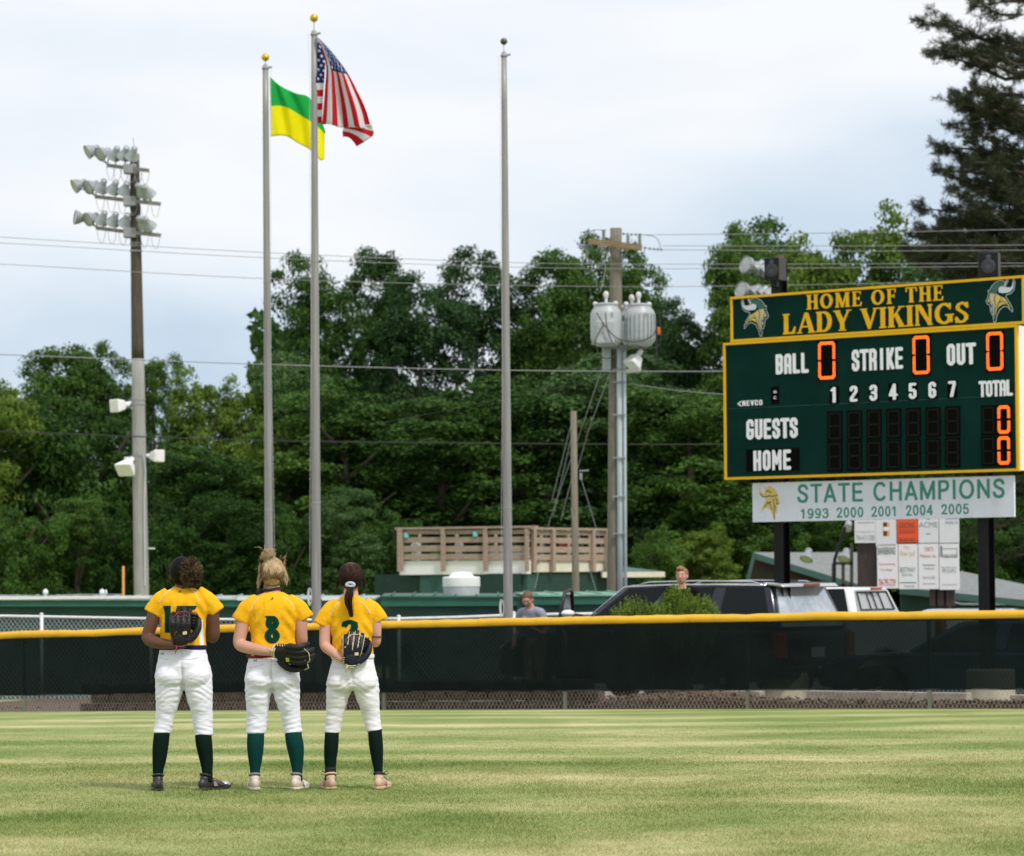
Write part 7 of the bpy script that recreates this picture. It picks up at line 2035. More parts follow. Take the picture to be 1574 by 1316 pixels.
def strands(paths, r0, name, m_, parent):
    b = MB()
    for p in paths: b.tube(p, [r0] * (len(p) - 1) + [r0 * .35], 3, cap=False)
    return b.build(name, m_, parent, smooth=True)
def fold_noise(w, sx, sz, seed=0.0):
    return np.sin(w[:, 2] * sz + 3 * np.sin(w[:, 0] * sx + seed) + 1.7 * np.sin(w[:, 0] * sx * 2.3 + w[:, 2] * sz * .31 + seed * 2))
def pn(w, f, seed):
    return np.array([noise.noise(Vector((x * f[0] + seed, y * f[1], z * f[2]))) for x, y, z in w])

PDEP = 25.0
def player(K):
    cx0, feet = K['cx'], K['feet']
    o = P(cx0, feet, PDEP); k = 1 / ppm(PDEP)
    X = lambda px: P(px, feet, PDEP).x
    Z = lambda py: (feet - py) * k
    root = thing('person', K['label'], 'person', (o.x, PDEP, 0))
    Y0 = PDEP
    # ---- trousers
    b = MB()
    hy = -.01
    w_ = K['waist']; h_ = K['hip']
    rings(b, [(X(w_[0]), Y0 + hy, Z(w_[1]) + .005, w_[2] * k * .96, .108, 1), (X(w_[0]), Y0 + hy - .005, Z(w_[1]) - .03, w_[2] * k * .98, .112, 1),
              (X((w_[0] + h_[0]) / 2), Y0 + hy - .01, Z((w_[1] + h_[1]) / 2), (w_[2] * .50 + h_[2] * .50) * k * .985, .125, 1), (X(h_[0]), Y0 + hy, Z(h_[1]) + .05, h_[2] * k * .965, .128, 1), (X(h_[0]), Y0 + hy, Z(h_[1]) + .0, h_[2] * k * .965, .118, 1), (X(h_[0]), Y0 + hy, Z(h_[1]) - .03, h_[2] * k * .6, .07, .9)])
    g = K['glute']
    for q in (-1, 1):
        b.ell((X(h_[0]) + q * h_[2] * k * .43, Y0 - .052, Z(h_[1] - 6)), (h_[2] * k * .50, .100 * g, .092 * g), 18, 12)
    for leg, q in ((K['legL'], -1), (K['legR'], 1)):
        pts = []
        for i, (px, py, hw) in enumerate(leg):
            dep = hw * k * (1.10 if i < 2 else 1.05)
            yy = Y0 - .005 + (.012 if i >= 2 else 0)
            pts.append((X(px), yy, Z(py), hw * k, dep))
        # sweep in rings so that the outline matches
        rings(b, [(p[0], p[1], p[2], p[3], p[4], 1.0) for p in [(pts[0][0], pts[0][1], pts[0][2] + .08, pts[0][3] * .9, pts[0][4] * .9)] + pts], 22)
        # gathered cuff
        cpx, cpy, chw = leg[-1]
        b.tube([(X(cpx) + chw * k * math.cos(a) * .97, Y0 + .007 + chw * k * 1.02 * math.sin(a), Z(cpy) + .012 + .006 * q * math.cos(a)) for a in np.linspace(0, 2 * math.pi, 20)], .0085, 6)
    zc = Z(K['crotch']); cxh = X(K['cleft'])
    zk = Z(leg[-1][1])
    sd0 = K['seed']
    def dz(w, nr):
        x, y, z = w[:, 0] - cxh, w[:, 1] - Y0, w[:, 2]
        d = np.zeros(len(w))
        back = np.clip(-nr[:, 1] * 1.3 + .2, 0, 1)
        # cleft between the buttocks
        d -= .024 * np.exp(-(x / .012) ** 2) * back * np.exp(-((z - zc - .075) / .07) ** 2)
        # drag lines fanning out below the seat
        r_ = np.abs(x) + .02
        ph = (z - zc) * 150 + np.sign(x) * 0 + r_ * 55 + 2.2 * np.sin(x * 31 + sd0)
        irr = .35 + .9 * np.clip(pn(w, (11, 11, 11), sd0 + 20) + .4, 0, 1)
        d += .0032 * irr * np.sin(ph) * np.exp(-((z - zc + .035) / .075) ** 2) * (.55 + .45 * back)
        d += .0012 * irr * np.sin((z - zc) * 95 - r_ * 40 + 3 * np.sin(x * 17 + y * 9 + sd0)) * np.exp(-((z - zc + .17) / .13) ** 2)
        # bunching above the cuff
        d += .0022 * irr * np.sin((z - zk) * 175 + 2.5 * np.sin(x * 24 + sd0 * 2) + y * 22) * np.exp(-((z - zk - .055) / .060) ** 2)
        d += .0038 * pn(w, (9, 9, 22), sd0) + .0018 * pn(w, (25, 25, 60), sd0 + 5)
        # pocket welts and waistband
        zb = Z(w_[1])
        d -= .003 * np.exp(-((z - zb + .045) / .004) ** 2)
        return d
    tr = remeshed(b, 'trousers', M[K['pants']], root, .0062, 14, dz)
    T = bvh(tr)
    def snap(x, z, off, tree=None):
        h = (tree or T).ray_cast(Vector((x, Y0 - 1, z)), Vector((0, 1, 0)))
        return (h[0] + Vector((0, -off, 0))) if h[0] is not None else None
    # seam, pocket lines, small mark
    def line_on(pxs, r, name, m_, tree, off=.0006, n=16):
        kn = [(i, a, b_) for i, (a, b_) in enumerate(pxs)]; q = []
        for t_ in np.linspace(0, len(pxs) - 1, n):
            v = cspline(kn, t_); s_ = snap(X(v[0]), Z(v[1]), off, tree)
            if s_ is not None: q.append(s_)
        if len(q) > 2:
            bb = MB(); bb.tube(q, r, 5); return bb.build(name, m_, root, smooth=True)
    M.setdefault('seam', mat('trouser seam', (.55, .56, .64), .9))
    line_on([(K['cleft'], w_[1] + 3), (K['cleft'] + .3, w_[1] + 14), (K['cleft'], h_[1] - 8)], .0018, 'back_seam', M['seam'], T)
    for (a, c) in K['pockets']:
        line_on([a, ((a[0] + c[0]) / 2, (a[1] + c[1]) / 2 + 1.2), c], .0022, 'pocket', M['seam'], T)
    if K.get('mark'):
        mx_, my_ = K['mark']
        line_on([(mx_ - 2.6, my_ - 1.6), (mx_ - 1.2, my_ + .2), (mx_ - 2.4, my_ + 2)], .0022, 'hip_mark', M['navy_cloth'], T, n=6)
        line_on([(mx_ + 2.6, my_ - 2), (mx_ + 1.2, my_ - .2), (mx_ + 2.6, my_ + 1.8)], .0022, 'hip_mark', M['navy_cloth'], T, n=6)
        line_on([(mx_ - 1.4, my_ + .2), (mx_, my_), (mx_ + 1.4, my_ - .2)], .002, 'hip_mark', M['navy_cloth'], T, n=6)
    # belt
    bx = [(X(w_[0]) + w_[2] * k * 1.0 * math.copysign(abs(math.cos(a)) ** .9, math.cos(a)), Y0 + hy + .112 * math.copysign(abs(math.sin(a)) ** .9, math.sin(a)), Z(w_[1]) - .004) for a in np.linspace(0, 2 * math.pi, 40)]
    b = MB(); b.tube(bx, [(.004, .016)] * len(bx), 8, cap=False); b.build('belt', M[K['belt']], root, smooth=True)
    # ---- socks
    for sk, nm in ((K['sockL'], 'L'), (K['sockR'], 'R')):
        b = MB(); rings(b, [(X(px), Y0 + .008 - (.012 if 1 <= i <= 2 else 0), Z(py), hw * k, hw * k * (1.12 if i < 3 else 1.2), 1.0) for i, (px, py, hw) in enumerate([(sk[0][0], sk[0][1] - 6, sk[0][2])] + sk)], 20)
        so = b.build('sock', M[K['sock']], root, smooth=True)
    if K.get('ankle_brace'):
        px, y0_, y1_, hw = K['ankle_brace']; b = MB(); rings(b, [(X(px), Y0 + .008, Z(y0_), hw * k, hw * k * 1.25, 1), (X(px), Y0 + .008, Z((y0_ + y1_) / 2), hw * k, hw * k * 1.25, 1), (X(px), Y0 + .01, Z(y1_), hw * k, hw * k * 1.3, 1)], 18)
        b.build('ankle_brace', M['brace'], root, smooth=True)
    # ---- shoes
    for (heel, ang, m_, acc) in K['shoes']:
        hx = X(heel[0]); hwid = heel[1] * k
        Rz = Matrix.Rotation(R_(ang), 3, 'Z')
        A_ = lambda x, y, z: Vector((hx, Y0 + .01, 0)) + Rz @ Vector((x, y, z))
        b = MB()
        L = .265
        for (y, w2, h0, h1) in ((-.045, .030, .02, .085), (-.02, .037, .018, .10), (.03, .038, .02, .085), (.08, .042, .02, .066), (.13, .046, .018, .052), (.175, .042, .018, .040), (.205, .028, .02, .034)):
            c = A_(0, y, (h0 + h1) / 2 - .005); b.ell(c, (w2, .042, (h1 - h0) / 2 + .008), 14, 10, Rz)
        b.ell(A_(0, -.03, .085), (.036, .034, .030), 12, 8, Rz)
        sh_ = remeshed(b, 'shoe', M[m_], root, .005, 3)
        b = MB(); pr = [(-.040, -.050), (.0, -.088), (.040, -.050), (.038, .03), (.046, .12), (.036, .19), (.0, .225), (-.036, .19), (-.046, .12), (-.038, .03)]
        b.prism([A_(x * .97, y, .004) for x, y in pr], (0, 0, .018)); b.build('sole', M[acc[0]], root, bevel=.004)
        b = MB(); b.tube([A_(.037 * math.cos(a), -.02 + .036 * math.sin(a), .108 + .012 * max(0, -math.sin(a))) for a in np.linspace(0, 2 * math.pi, 18)], .008, 6); b.build('collar', M[acc[1]], root, smooth=True)
        b = MB()
        for i in range(4): b.tube([A_(-.022, .045 + .028 * i, .084 - .010 * i), A_(0, .048 + .028 * i, .094 - .011 * i), A_(.022, .045 + .028 * i, .084 - .010 * i)], .0035, 5)
        if K.get('loose_laces'):
            for q in (-1, 1): b.tube([A_(0, .03, .10), A_(q * .05, .01, .13), A_(q * .065, -.01, .11), A_(q * .03, 0, .10)], .003, 4)
        b.build('laces', M[acc[2]], root)
        for q in (-1, 1):
            b = MB(); b.prism([A_(q * .0475, .02, .03), A_(q * .0475, .06, .03), A_(q * .043, .045, .062), A_(q * .041, .02, .062)], Rz @ Vector((q * .002, 0, 0))); b.build('side_stripe', M[acc[3]], root)
        if m_ == 'shoe_black' and ang < -30:
            b = MB(); b.ell(A_(0, .19, .035), (.032, .040, .022), 12, 8, Rz); b.build('toe_cap', M['shoe_silver'], root, smooth=True)
    # ---- body: one skin from head to the shins, hidden where clothed
    b = MB(); sh = K['torso']
    rings(b, [(X(c), Y0 + yy, Z(py), hw * k * .86, ry * .86, .95) for (c, py, hw, ry, yy) in sh])
    hx, hyp, hs = K['head']
    Rm, T_ = head_mb(b, (X(hx), Y0 + .015, Z(hyp)), K.get('yaw', 0), K.get('pitch', 0), hs)
    limb(b, [(X(hx), Y0 + .02, Z(hyp) - .02, .050), (X((hx + sh[0][0]) / 2), Y0 + .012, (Z(hyp) + Z(sh[0][1])) / 2 - .02, .050), (X(sh[0][0]), Y0 - .0, Z(sh[0][1]) - .03, .062)], 14, 4)
    for arm in (K['armL'], K['armR']):
        limb(b, [(X(p[0]), Y0 + p[2], Z(p[1]), p[3] * k) for p in arm['pts']], 14, 5)
        e = arm['pts'][-1]; hand_mb(b, (X(e[0]), Y0 + e[2], Z(e[1])), arm['hd'], arm['hn'], .92, .35, arm.get('side', 1))
    for leg in (K['legL'], K['legR']):
        limb(b, [(X(p[0]), Y0, Z(p[1]), p[2] * k * .80) for p in leg[:]] + [(X(leg[-1][0]), Y0, Z(leg[-1][1]) - .06, leg[-1][2] * k * .75)], 12, 3)
    remeshed(b, 'body', M[K['skin']], root, .006, 4)
    face_parts(root, Rm, T_, K['brow'], hs)
    # ---- jersey
    b = MB()
    rings(b, [(X(c), Y0 + yy, Z(py), hw * k, ry, .92) for (c, py, hw, ry, yy) in sh])
    for sl in (K['sleeveL'], K['sleeveR']):
        limb(b, [(X(p[0]), Y0 + p[2], Z(p[1]), p[3] * k, p[4] * k) for p in sl], 18, 5)
    zb0 = Z(sh[-1][1]); sh_x = X(sh[3][0])
    def dj(w, nr):
        x, y, z = w[:, 0] - sh_x, w[:, 1] - Y0, w[:, 2]
        d = .009 * pn(w, (8, 8, 5), sd0 + 9) + .006 * (.35 - np.abs(pn(w, (17, 17, 9), sd0 + 3))) + .002 * pn(w, (45, 45, 30), sd0 + 6)
        up_ = np.clip((z - zb0) / .12, 0, 1)
        # blousing over the belt, long slanting creases from the armpits
        d += .005 * np.sin(x * 70 + 2 * np.sin(z * 22 + sd0)) * (1 - up_) * .8
        d += .0055 * np.sin(np.abs(x) * 75 + z * 42 + 1.6 * np.sin(z * 13 + sd0)) * np.exp(-((np.abs(x) - .125) / .05) ** 2) * np.clip((z - zb0 - .02) / .1, 0, 1) * np.clip(-nr[:, 1] + .5, 0, 1)
        d -= .004 * np.exp(-(x / .02) ** 2) * np.clip(-nr[:, 1], 0, 1) * np.exp(-((z - zb0 - .2) / .12) ** 2)
        return d
    je = remeshed(b, 'jersey', M['jersey'], root, .0062, 5, dj)
    J = bvh(je)
    # hollow look at the sleeve ends: hem tubes
    for sl in (K['sleeveL'], K['sleeveR']):
        p, q0 = sl[-1], sl[-2]
        c = Vector((X(p[0]), Y0 + p[2], Z(p[1]))); d = (c - Vector((X(q0[0]), Y0 + q0[2], Z(q0[1])))).normalized()
    for pts in K['piping']:
        line_on(pts, .0032, 'piping', M['piping'], J, .001, 20)
    def decal(strokes, x0, x1, y0, y1, name, m_, off=.003, cell=.0035):
        """cloth numeral following the jersey"""
        sp = spans(strokes, -.05, .6, 0, 1, int((X(x1) - X(x0)) * 1.3 / cell), int((Z(y0) - Z(y1)) / cell))
        bb = MB()
        for a, c, d_, e_ in sp:
            ns = max(1, int((c - a) * (X(x1) - X(x0)) / .5 / .012))
            for i in range(ns):
                aa, cc = a + (c - a) * i / ns, a + (c - a) * (i + 1) / ns
                q = []
                for (u, v) in ((aa, d_), (cc, d_), (cc, e_), (aa, e_)):
                    q.append(snap(X(x0) + u / .5 * (X(x1) - X(x0)), Z(y1) + v * (Z(y0) - Z(y1)), off, J))
                if all(s_ is not None for s_ in q): bb.add(q, [(0, 1, 2, 3)])
        if bb.f: return bb.build(name, m_, root, smooth=True)
    for (ch, x0, x1, y0, y1) in K['numbers']:
        decal(JERSEY_NUM[ch], x0, x1, y0, y1, 'number', M['num'])
    mk = K['neckmark']
    decal([('p', [(.02, .1), (.02, .35), (.2, .35), (.3, 1), (.48, 1), (.50, .85), (.40, .8), (.33, .1)]), ('p', [(.36, .1), (.42, .5), (.48, .5), (.50, .1)])], mk[0] - 2.6, mk[0] + 2.6, mk[1] - 1.8, mk[1] + 1.8, 'neck_mark', M['num'], .002, .002)
    for (x0, x1, y0, y1, pl) in K.get('side_panels', []):
        bb = MB(); n = 14; prev = None
        for i in range(n + 1):
            py = y0 + (y1 - y0) * i / n
            row = [snap(X(pl[0] + (pl[1] - pl[0]) * i / n) + (X(x1) - X(x0)) * j / 5, Z(py), .003, J) for j in range(6)]
            if prev and all(row) and all(prev):
                for j in range(5): bb.add([prev[j], prev[j + 1], row[j + 1], row[j]], [(0, 1, 2, 3)])
            prev = row
        if bb.f: bb.build('side_panel', M['white_cloth'], root, smooth=True)
    return root, X, Z, Y0, T_, Rm
JERSEY_NUM = {
 '8': [('n', arc(.26, .745, .135, .165, 0, 360, 20), .125, .095), ('n', arc(.25, .27, .165, .175, 0, 360, 20), .13, .10), ('p', [(-.02, 1), (.22, .99), (.2, .86), (.04, .90)])],
 '1': [('p', [(-.04, 1), (.42, 1), (.42, 0), (.06, 0), (.06, .80)])],
 '5': [('p', [(0, 1), (.55, 1), (.50, .86), (.2, .86), (.18, .3), (0, .3)])],
 '2': [('n', [(.05, .78), (.12, .88), (.28, .915), (.42, .85), (.44, .70), (.38, .54), (.22, .30), (.05, .08)], .135, .085), ('p', [(-.04, .0), (.52, .0), (.52, .16), (.0, .16)]), ('p', [(-.05, .80), (.12, .66), (.2, .78), (.06, .9)])],
}
Y_ = 0
P1 = dict(cx=285, feet=1213, seed=1.3, label='dark skinned player with a puffed bun holding a black glove upright behind her', skin='skin_dark', brow='hair_black', glute=1.06,
 waist=(282, 993, 36.5), hip=(283, 1043, 45), crotch=1054, cleft=283, pants='pants', belt='navy_cloth', sock='sock_dark',
 legL=[(262, 1050, 22.5), (258.5, 1075, 18.8), (254, 1100, 14.8), (249.5, 1125, 13.5)], legR=[(305, 1050, 22.5), (308, 1075, 19.5), (311.5, 1100, 16), (313.5, 1129, 14)],
 sockL=[(249, 1128, 12.3), (247, 1145, 12.3), (245, 1165, 10.8), (243, 1182, 8.3), (242, 1200, 7.6)], sockR=[(313, 1131, 12.8), (314.5, 1146, 12.6), (317, 1166, 10.6), (318.5, 1183, 8.3), (319, 1200, 7.8)],
 shoes=[((242.5, 12), 8, 'shoe_black', ('shoe_black', 'shoe_black', 'lace_black', 'grey_collar')), ((318.5, 12), -38, 'shoe_black', ('shoe_black', 'shoe_black', 'red_accent', 'grey_collar'))],
 torso=[(282, 901, 13, .058, .005), (282, 905, 20, .070, .002), (283, 911, 31, .088, 0), (283.5, 922, 39, .108, 0), (283.5, 938, 38.5, .112, 0), (283, 955, 36, .110, 0), (283, 972, 34.5, .104, -.002), (283.5, 986, 35, .108, -.004), (283.5, 994, 36.5, .114, -.006)],
 head=(281, 878, 1.04), yaw=-.05,
 sleeveL=[(262, 916, 0, 13, 15), (249, 924, -.003, 14, 15.5), (239, 936, -.006, 12.2, 15), (235.5, 942, -.008, 11.5, 15)], sleeveR=[(304, 916, 0, 13, 15), (318, 923, .0, 14, 15.5), (328, 934, .0, 12.5, 15), (333, 941, .002, 11.5, 15)],
 armL=dict(pts=[(250, 922, 0, 12), (240, 938, -.008, 10.8), (233, 960, -.015, 10.2), (228.5, 978, -.025, 9.6), (240, 985, -.085, 9.2), (258, 988, -.145, 7.8), (273, 989, -.185, 6.3)], hd=(.6, -.1, .6), hn=(.2, -1, .1)),
 armR=dict(pts=[(317, 922, 0, 12), (326, 938, .0, 10.8), (328.5, 960, .005, 10.4), (328, 978, .02, 9.6), (318, 972, .12, 8.8), (300, 955, .18, 7), (290, 947, .185, 6)], hd=(-.8, .05, .3), hn=(0, -1, 0), side=-1),
 piping=[[(268, 903), (258, 910), (251, 918), (247, 925)], [(294, 903), (302, 910), (307, 918), (310.5, 924)]], numbers=[('1', 254, 267.5, 930, 971), ('5', 275, 303, 930, 971)], neckmark=(278.5, 908),
 pockets=[((246, 1008), (262, 1012)), ((280, 1012), (308, 1009))], mark=(251.5, 1003), side_panels=[(308, 314, 952, 991, (307.5, 309.5))])
P2 = dict(cx=420, feet=1213, seed=2.9, label='blonde player with a messy topknot and number 8 on her yellow jersey', skin='skin_light', brow='hair_blonde', glute=1.0,
 waist=(421.5, 1007, 40), hip=(419.5, 1050, 43.5), crotch=1055, cleft=419.5, pants='pants', belt='maroon_cloth', sock='sock_green',
 legL=[(398, 1056, 21), (397, 1076, 18.5), (396, 1100, 16.3), (393.8, 1127, 15.3)], legR=[(441, 1056, 21), (442.5, 1076, 19), (447.5, 1100, 15), (451, 1127, 13.8)],
 sockL=[(393.5, 1130, 13), (393, 1145, 13), (392.5, 1165, 10.8), (392, 1183, 7.8), (391.5, 1200, 7.4)], sockR=[(451.5, 1129, 13), (454, 1146, 13.4), (456, 1166, 10.8), (457, 1184, 8), (457.5, 1200, 7.6)],
 shoes=[((391, 12), 9, 'shoe_white', ('shoe_white', 'grey_collar', 'grey_collar', 'white_cloth')), ((457, 12), -15, 'shoe_white', ('shoe_white', 'grey_collar', 'grey_collar', 'white_cloth'))],
 torso=[(421.5, 911, 14, .060, .005), (421.5, 915, 22, .074, .002), (421, 922, 33, .092, 0), (421, 933, 40, .106, 0), (421, 950, 39.5, .110, 0), (421, 966, 36, .106, 0), (421, 983, 35, .102, -.002), (421, 998, 37.5, .106, -.004), (420.5, 1008, 40, .114, -.006)],
 head=(420.5, 880, 1.03), yaw=0.03,
 sleeveL=[(400, 927, 0, 13, 15), (385, 935, -.003, 14.5, 15.5), (375, 948, -.006, 13, 15), (371, 955, -.008, 12, 15)], sleeveR=[(442, 927, 0, 13, 15), (457, 935, 0, 14, 15.5), (465.5, 946, 0, 12.2, 15), (469.5, 952.5, .002, 11.3, 15)],
 armL=dict(pts=[(386, 935, 0, 12), (376, 952, -.008, 11), (371.5, 972, -.018, 10.2), (370, 989, -.03, 9.8), (385, 995, -.09, 9.4), (405, 999, -.15, 7.8), (421, 1001, -.19, 6.2)], hd=(1, -.1, -.05), hn=(.0, -1, .1)),
 armR=dict(pts=[(456, 935, 0, 12), (463, 952, .0, 10.4), (464, 972, .004, 9.8), (464, 986, .03, 9), (452, 978, .13, 8.4), (432, 962, .185, 6.8), (424, 955, .19, 6)], hd=(-.8, .05, .3), hn=(0, -1, 0), side=-1),
 piping=[[(402, 917), (395, 924), (390, 933), (388, 939)], [(438, 917), (446, 923), (452, 930), (454.5, 936)]], numbers=[('8', 411, 431, 946.5, 988.5)], neckmark=(420.5, 920),
 pockets=[((385, 1025), (408, 1020)), ((432, 1024), (455, 1021))], mark=(395, 1014.5))
P3 = dict(cx=543, feet=1210, seed=4.4, label='player with a brown ponytail, grey scrunchie and number 2 on her jersey', skin='skin_pink', brow='hair_brown', glute=.95,
 waist=(543.5, 1006, 32.5), hip=(543, 1052, 40.5), crotch=1047, cleft=543.5, pants='pants_dirty', belt='white_cloth', sock='sock_dark',
 legL=[(522.5, 1056, 20), (518.5, 1076, 16.2), (515, 1100, 13.6), (511, 1124, 12.3)], legR=[(564, 1056, 20), (567, 1076, 17), (571.5, 1100, 13.4), (575, 1122, 12.3)],
 sockL=[(510.5, 1127, 10.8), (509.5, 1145, 11), (508, 1164, 9.6), (508, 1180, 8), (507.5, 1197, 7.4)], sockR=[(577, 1124, 10.8), (578.5, 1144, 10.8), (580, 1164, 9), (581.5, 1182, 6.8), (582, 1197, 7)],
 ankle_brace=(508, 1176, 1197, 8.6), loose_laces=True,
 shoes=[((507, 11), 17, 'shoe_tan', ('shoe_tan', 'shoe_tan', 'lace_black', 'shoe_tan')), ((584, 11), -12, 'shoe_tan', ('shoe_tan', 'lace_black', 'lace_black', 'shoe_tan'))],
 torso=[(541, 914, 12.5, .055, .005), (541, 918, 19, .068, .002), (541.5, 925, 29, .086, 0), (542, 937, 35.5, .098, 0), (542.5, 953, 34.5, .100, 0), (543, 969, 32, .098, 0), (543, 985, 30.5, .094, -.002), (544, 998, 31, .098, -.004), (544, 1006, 32.5, .104, -.006)],
 head=(541, 885, .97), yaw=0.0,
 sleeveL=[(521, 929, 0, 12, 14), (508, 938, -.003, 13, 14.5), (499, 952, -.006, 11.5, 14), (495.5, 959, -.008, 10.6, 14)], sleeveR=[(561, 929, 0, 12, 14), (574, 938, 0, 13, 14.5), (581.5, 947, 0, 11, 14), (584.5, 953, .002, 10, 14)],
 armL=dict(pts=[(509, 938, 0, 11), (502.5, 955, -.006, 9.6), (501, 975, -.015, 8.8), (501.5, 990, -.03, 8.4), (511, 998, -.08, 8.0), (521, 1005, -.125, 6.8), (530, 1011, -.16, 5.6)], hd=(.6, -.1, .6), hn=(.2, -1, .1)),
 armR=dict(pts=[(573, 938, 0, 11), (578.5, 955, 0, 9), (579.5, 972, .004, 8.2), (578, 986, .03, 7.6), (566, 976, .12, 7.2), (550, 962, .17, 6), (543, 956, .175, 5.4)], hd=(-.8, .05, .3), hn=(0, -1, 0), side=-1),
 piping=[[(526.5, 920), (519, 928), (514, 936), (511, 944)], [(553, 920), (561, 927), (568, 935), (571.5, 942)]], numbers=[('2', 529.5, 550, 950.5, 986)], neckmark=(560, 1500),
 pockets=[((514, 1022), (532, 1024))])
root1, X1, Z1, Y1, TT1, RM1 = player(P1)
root2, X2, Z2, Y2, TT2, RM2 = player(P2)
root3, X3, Z3, Y3, TT3, RM3 = player(P3)

# ---- hair
def hair_cap(root, T_, Rm, s, m_, name='hair', low=-.075, front=.03, thick=.010, extra=None, disp=None):
    """close cap of hair over the back and top of the skull"""
    b = MB(); c = T_((0, -.012, .006))
    b.ell(c, ((.076 + thick) * s, (.092 + thick) * s, (.090 + thick) * s), 26, 18, Rm)
    b.ell(T_((0, -.035, -.045)), (.064 * s, .055 * s, .050 * s), 18, 12, Rm)
    if extra: extra(b)
    return remeshed(b, name, m_, root, .006, 2, disp)
rs = np.random.RandomState(8)
def streaks(amp, fx, seed):
    return lambda w, nr: amp * np.array([noise.noise(Vector((x * fx + seed, y * fx, z * fx * .25))) for x, y, z in w])
# player 1: flat black hair drawn to a curly puff on the right
hair_cap(root1, TT1, RM1, 1.04, M['hair_black'], low=-.05, disp=streaks(.003, 90, 1))
pc = Vector((X1(296.5), Y1 - .080, Z1(879)))
paths = []
for i in range(2600):
    v = Vector(rs.normal(size=3)); v.normalize(); v = Vector((v.x * .074, v.y * .060, v.z * .096)); rr = rs.uniform(.25, 1.04) ** .5
    p = pc + v * rr; q = [p]; a0 = rs.uniform(0, 6.28); u = v.normalized(); t1 = u.orthogonal().normalized(); t2 = u.cross(t1)
    for j in range(1, 7):
        a = a0 + j * 1.1; q.append(p + u * .0035 * j + (t1 * math.cos(a) + t2 * math.sin(a)) * .0065)
    paths.append(q)
strands(paths, .0016, 'hair_puff', M['hair_puff'], root1)
b = MB(); b.ell(pc, (.060, .047, .078), 16, 12); b.build('hair_puff_core', M['hair_black'], root1, smooth=True)
b = MB(); b.ell((X1(263), Y1 + .02, Z1(885)), (.008, .016, .026), 8, 6); b.build('ear', M['skin_dark'], root1, smooth=True)
# player 2: messy blonde knot with loose locks
hair_cap(root2, TT2, RM2, 1.03, M['hair_blonde'], disp=streaks(.006, 70, 3))
bc = Vector((X2(414), Y2 - .03, Z2(853)))
paths = []
for i in range(2200):      # from the nape and sides up to the knot
    a = rs.uniform(-1.55, 1.55); z = rs.uniform(-.095, .03); nz2 = 1 - .42 * min(1, max(0, (-z - .025) / .07))
    st = TT2((math.sin(a) * .084 * nz2, -math.cos(a) * .098 * nz2, z)); en = bc + Vector(rs.normal(0, .012, 3)) + Vector((0, 0, -.02)); hc = TT2((0, 0, 0)); off_ = rs.uniform(-.002, .009) + rs.uniform(0, 1) ** 8 * .012
    p = [st]
    for f_ in (.25, .5, .72, .88):
        dd = (st - hc).normalized().lerp((en - hc).normalized(), f_).normalized(); lo = 1 - .30 * min(1, max(0, (-dd.z - .35) / .5)); p.append(hc + Vector((dd.x * .087 * lo, dd.y * .104 * lo, dd.z * .102)) + dd * off_ * f_)
    paths.append(p + [en])
for i in range(700):      # the knot itself: loops
    u = Vector(rs.normal(size=3)).normalized(); v = u.orthogonal().normalized(); w3 = u.cross(v); r0 = rs.uniform(.014, .036); c = bc + Vector(rs.normal(0, .008, 3)); a0 = rs.uniform(0, 6.28)
    paths.append([c + (v * math.cos(a0 + j * .7) + w3 * math.sin(a0 + j * .7) * .8) * r0 * (1 + .04 * j) for j in range(7)])
for i in range(110):      # flyaways
    a = rs.uniform(-1.9, 1.9); z = rs.uniform(-.05, .10); st = TT2((math.sin(a) * .082, -math.cos(a) * .09, z)); d = (st - TT2((0, 0, -.03))).normalized(); l = rs.uniform(.010, .036)
    paths.append([st, st + d * l * .5 + Vector((0, 0, .006)), st + d * l + Vector((rs.normal(0, .012), rs.normal(0, .01), rs.normal(-.006, .015)))])
for (px, py, px2, py2, n_) in ((403, 882, 398, 902, 34), (438, 878, 443, 898, 26), (402, 870, 400, 895, 26), (411, 888, 408, 905, 16)):
    for i in range(n_):
        st = Vector((X2(px + rs.normal(0, 1.6)), Y2 + rs.uniform(-.05, .03), Z2(py + rs.normal(0, 3)))); en = Vector((X2(px2 + rs.normal(0, 1.4)), Y2 + rs.uniform(-.06, .04), Z2(py2 + rs.normal(0, 2))))
        paths.append([st, st.lerp(en, .35) + Vector((rs.normal(0, .006), 0, 0)), st.lerp(en, .7) + Vector((rs.normal(0, .006), 0, 0)), en])
for i in range(110):
    st = bc + Vector(rs.normal(0, .018, 3)); d = Vector((rs.normal(0, 1), rs.normal(0, .6), rs.uniform(.2, 1.4))).normalized(); l = rs.uniform(.02, .045)
    paths.append([st, st + d * l * .6, st + d * l + Vector((rs.normal(0, .015), 0, rs.normal(-.012, .01)))])
strands(paths, .0013, 'hair_strands', M['hair_blonde'], root2)
M['hair_blonde_dark'] = hair_mat('darker underside of blonde hair', (0.07, 0.036, 0.018), (0.20, 0.12, 0.06), (0.46, 0.33, 0.19))
paths = []; hc = TT2((0, 0, 0))
for i in range(900):
    a = rs.uniform(-1.45, 1.45); z = rs.uniform(-.098, -.045); nz2 = 1 - .42 * min(1, max(0, (-z - .025) / .07))
    st = TT2((math.sin(a) * .085 * nz2, -math.cos(a) * .100 * nz2, z)); en = bc; p = [st]; lim = rs.uniform(.25, .62)
    for f_ in (.33, .66, 1.0):
        dd = (st - hc).normalized().lerp((en - hc).normalized(), f_ * lim).normalized(); lo = 1 - .30 * min(1, max(0, (-dd.z - .35) / .5)); p.append(hc + Vector((dd.x * .0885 * lo, dd.y * .106 * lo, dd.z * .103)) + dd * (.008 + .003 * rs.uniform()))
    paths.append(p)
strands(paths, .0014, 'hair_underlayer', M['hair_blonde_dark'], root2)
